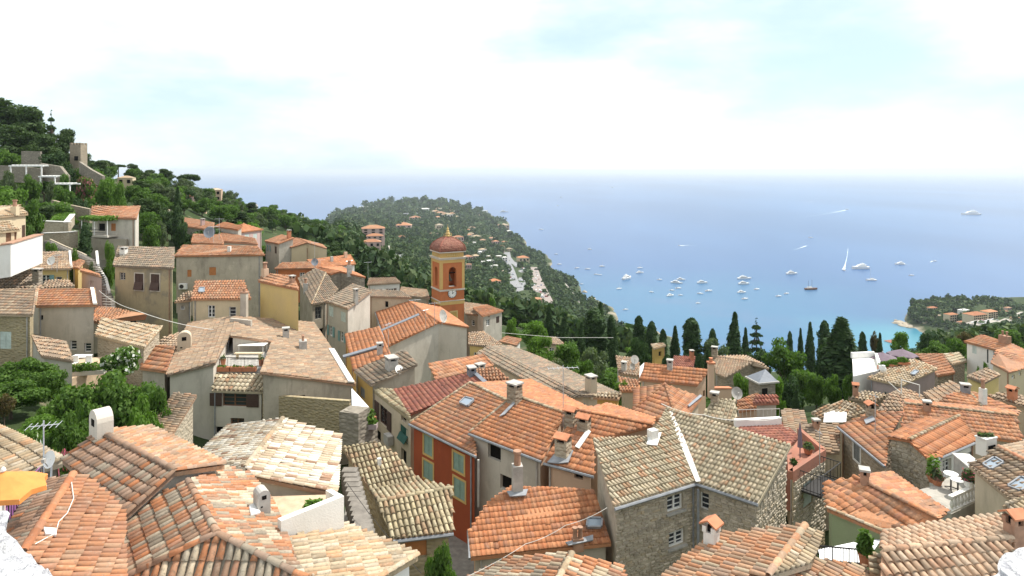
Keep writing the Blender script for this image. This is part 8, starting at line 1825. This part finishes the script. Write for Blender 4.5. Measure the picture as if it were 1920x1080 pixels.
# mauve parasols, white wall, sail, turret
parasol('left mauve parasol on the high white terrace', pd(1655, 662, 66) - Vector((0, 0, 2.2)), 1.45, 2.3, 'mauve_cloth', .38); parasol('right mauve parasol on the high white terrace, farther back', pd(1692, 656, 69) - Vector((0, 0, 2.2)), 1.5, 2.3, 'mauve_cloth', .38)
h45w = house('white_house', 'white flat roofed block with a curved parapet beside the mauve parasols', dict(a=(1600, 705, 'e'), b=(1648, 694, 'e'), c=(1640, 670, 'e'), d=(1598, 672, 'e')), [('e', 'D', 'a', 60)], [('abcd', dict(style='none', pal='plaster_white'))], 'plaster_white', (CN, 'plaster_white', .2, .3), hgt=4, caps=False, ov=.03)
solid('parapet', 'white_paint', h45w.P['d'], h45w.P['c'], .55, .25, h45w.root); solid('parapet', 'white_paint', h45w.P['c'], h45w.P['b'], .45, .25, h45w.root)
for x, y, lab in ((1660, 694, 'left of three leafy planters below the mauve parasols'), (1676, 690, 'middle of three leafy planters below the mauve parasols'), (1692, 686, 'right of three leafy planters below the mauve parasols')): planter('planter', lab, pd(x, y, 62), 1.2, .6, .4, n=300, hl=.45, leaf='leaf_bright')
o = thing('water_jar', 'white round jar at the end of the planters', 'jar', pd(1656, 696, 60)); m = MB(); m.lathe(pd(1656, 699, 60), [(.15, 0), (.26, .2), (.28, .42), (.16, .6), (.18, .68)], 10); m.build('jar', 'white_paint', o, True)
o = thing('shade_sail', 'white square shade sail over a small terrace', 'shade sail', pd(1566, 790, 44)); m = MB(); m.prism([pd(1546, 769, 46), pd(1587, 773, 45.5), pd(1586, 792, 43.5), pd(1544, 792, 43.5)], (0, -.02, .03)); m.build('fabric', 'canvas_white', o)
for x, y, D in ((1546, 769, 46), (1587, 773, 45.5), (1544, 792, 43.5), (1586, 792, 43.5)): m = MB(); p = pd(x, y, D); m.tube([p + Vector((0, 0, .05)), p - Vector((0, 0, 1.6))], .03, 5); m.build('post', 'steel', o)
o = thing('chapel_turret', 'small square stone turret with a steep slate pyramid roof', 'turret', pd(1435, 760, 58)); c = pd(1435, 745, 58); s_ = .8
m = MB(); m.cube(c + Vector((0, .8, -.5)), 1.6, 1.6, 3.6, .25); m.build('wall', 'rubble_grey', o); m = MB(); m.cube(c + Vector((0, .8, 1.32)), 2.1, 2.1, .14, .25); m.build('cornice', 'cement', o)
m = MB(); ap = pd(1435, 692, 58.8); q = [c + Vector((math.cos(k * 1.5708 + .785 + .25) * 1.35, .8 + math.sin(k * 1.5708 + .785 + .25) * 1.35, 1.39)) for k in range(4)]
for a, b in zip(q, q[1:] + q[:1]): m.poly([a, b, ap])
m.build('roof', 'lead', o); m = MB(); m.cube(c + Vector((-.08, -.02, .45)), .55, .1, .75, .25); m.build('arched_opening', 'dark_room', o)
wall_run('garden_wall', 'peach wall capped with tiles next to the end chimney', [(1339, 729), (1372, 729)], 22, 'plaster_peach', [54, 54.5], .3, capm='terracotta')
# red roofed pavilion below the terraces
villa('pavilion', 'white pavilion with a dark red roof beyond the mauve parasols', 1690, 654, 30, 13, 'clay_red', 'plaster_white', None, None, .3, kind='hip', cols=2, rows=1)
# drainpipes
for lab, x, y0, y1, D, mt in (('grey drainpipe in the inner corner of the rubble stone house', 1309, 918, 1018, 28.8, 'zinc'), ('drainpipe at the edge of the red town house', 897, 862, 950, 33.6, 'cement'), ('dark drainpipe on the white house above the bay', 1852, 655, 680, 65, 'iron')):
    m = MB(); m.tube([pd(x, y0, D), pd(x, y1, D)], .06, 6); tag(m.build('drainpipe', mt), lab, 'drainpipe')
for lab, x, y, D in (('wooden pergola frame of pale poles above the striped roof', 1700, 735, 47),):
    o = thing('pergola', lab, 'pergola', pd(x, y, D))
    for a, b in (((1690, 712), (1690, 738)), ((1724, 722), (1724, 745)), ((1690, 712), (1724, 722)), ((1666, 716), (1690, 738))): m = MB(); m.tube([pd(*a, D), pd(*b, D)], .035, 5); m.build('pole', 'off_white', o)
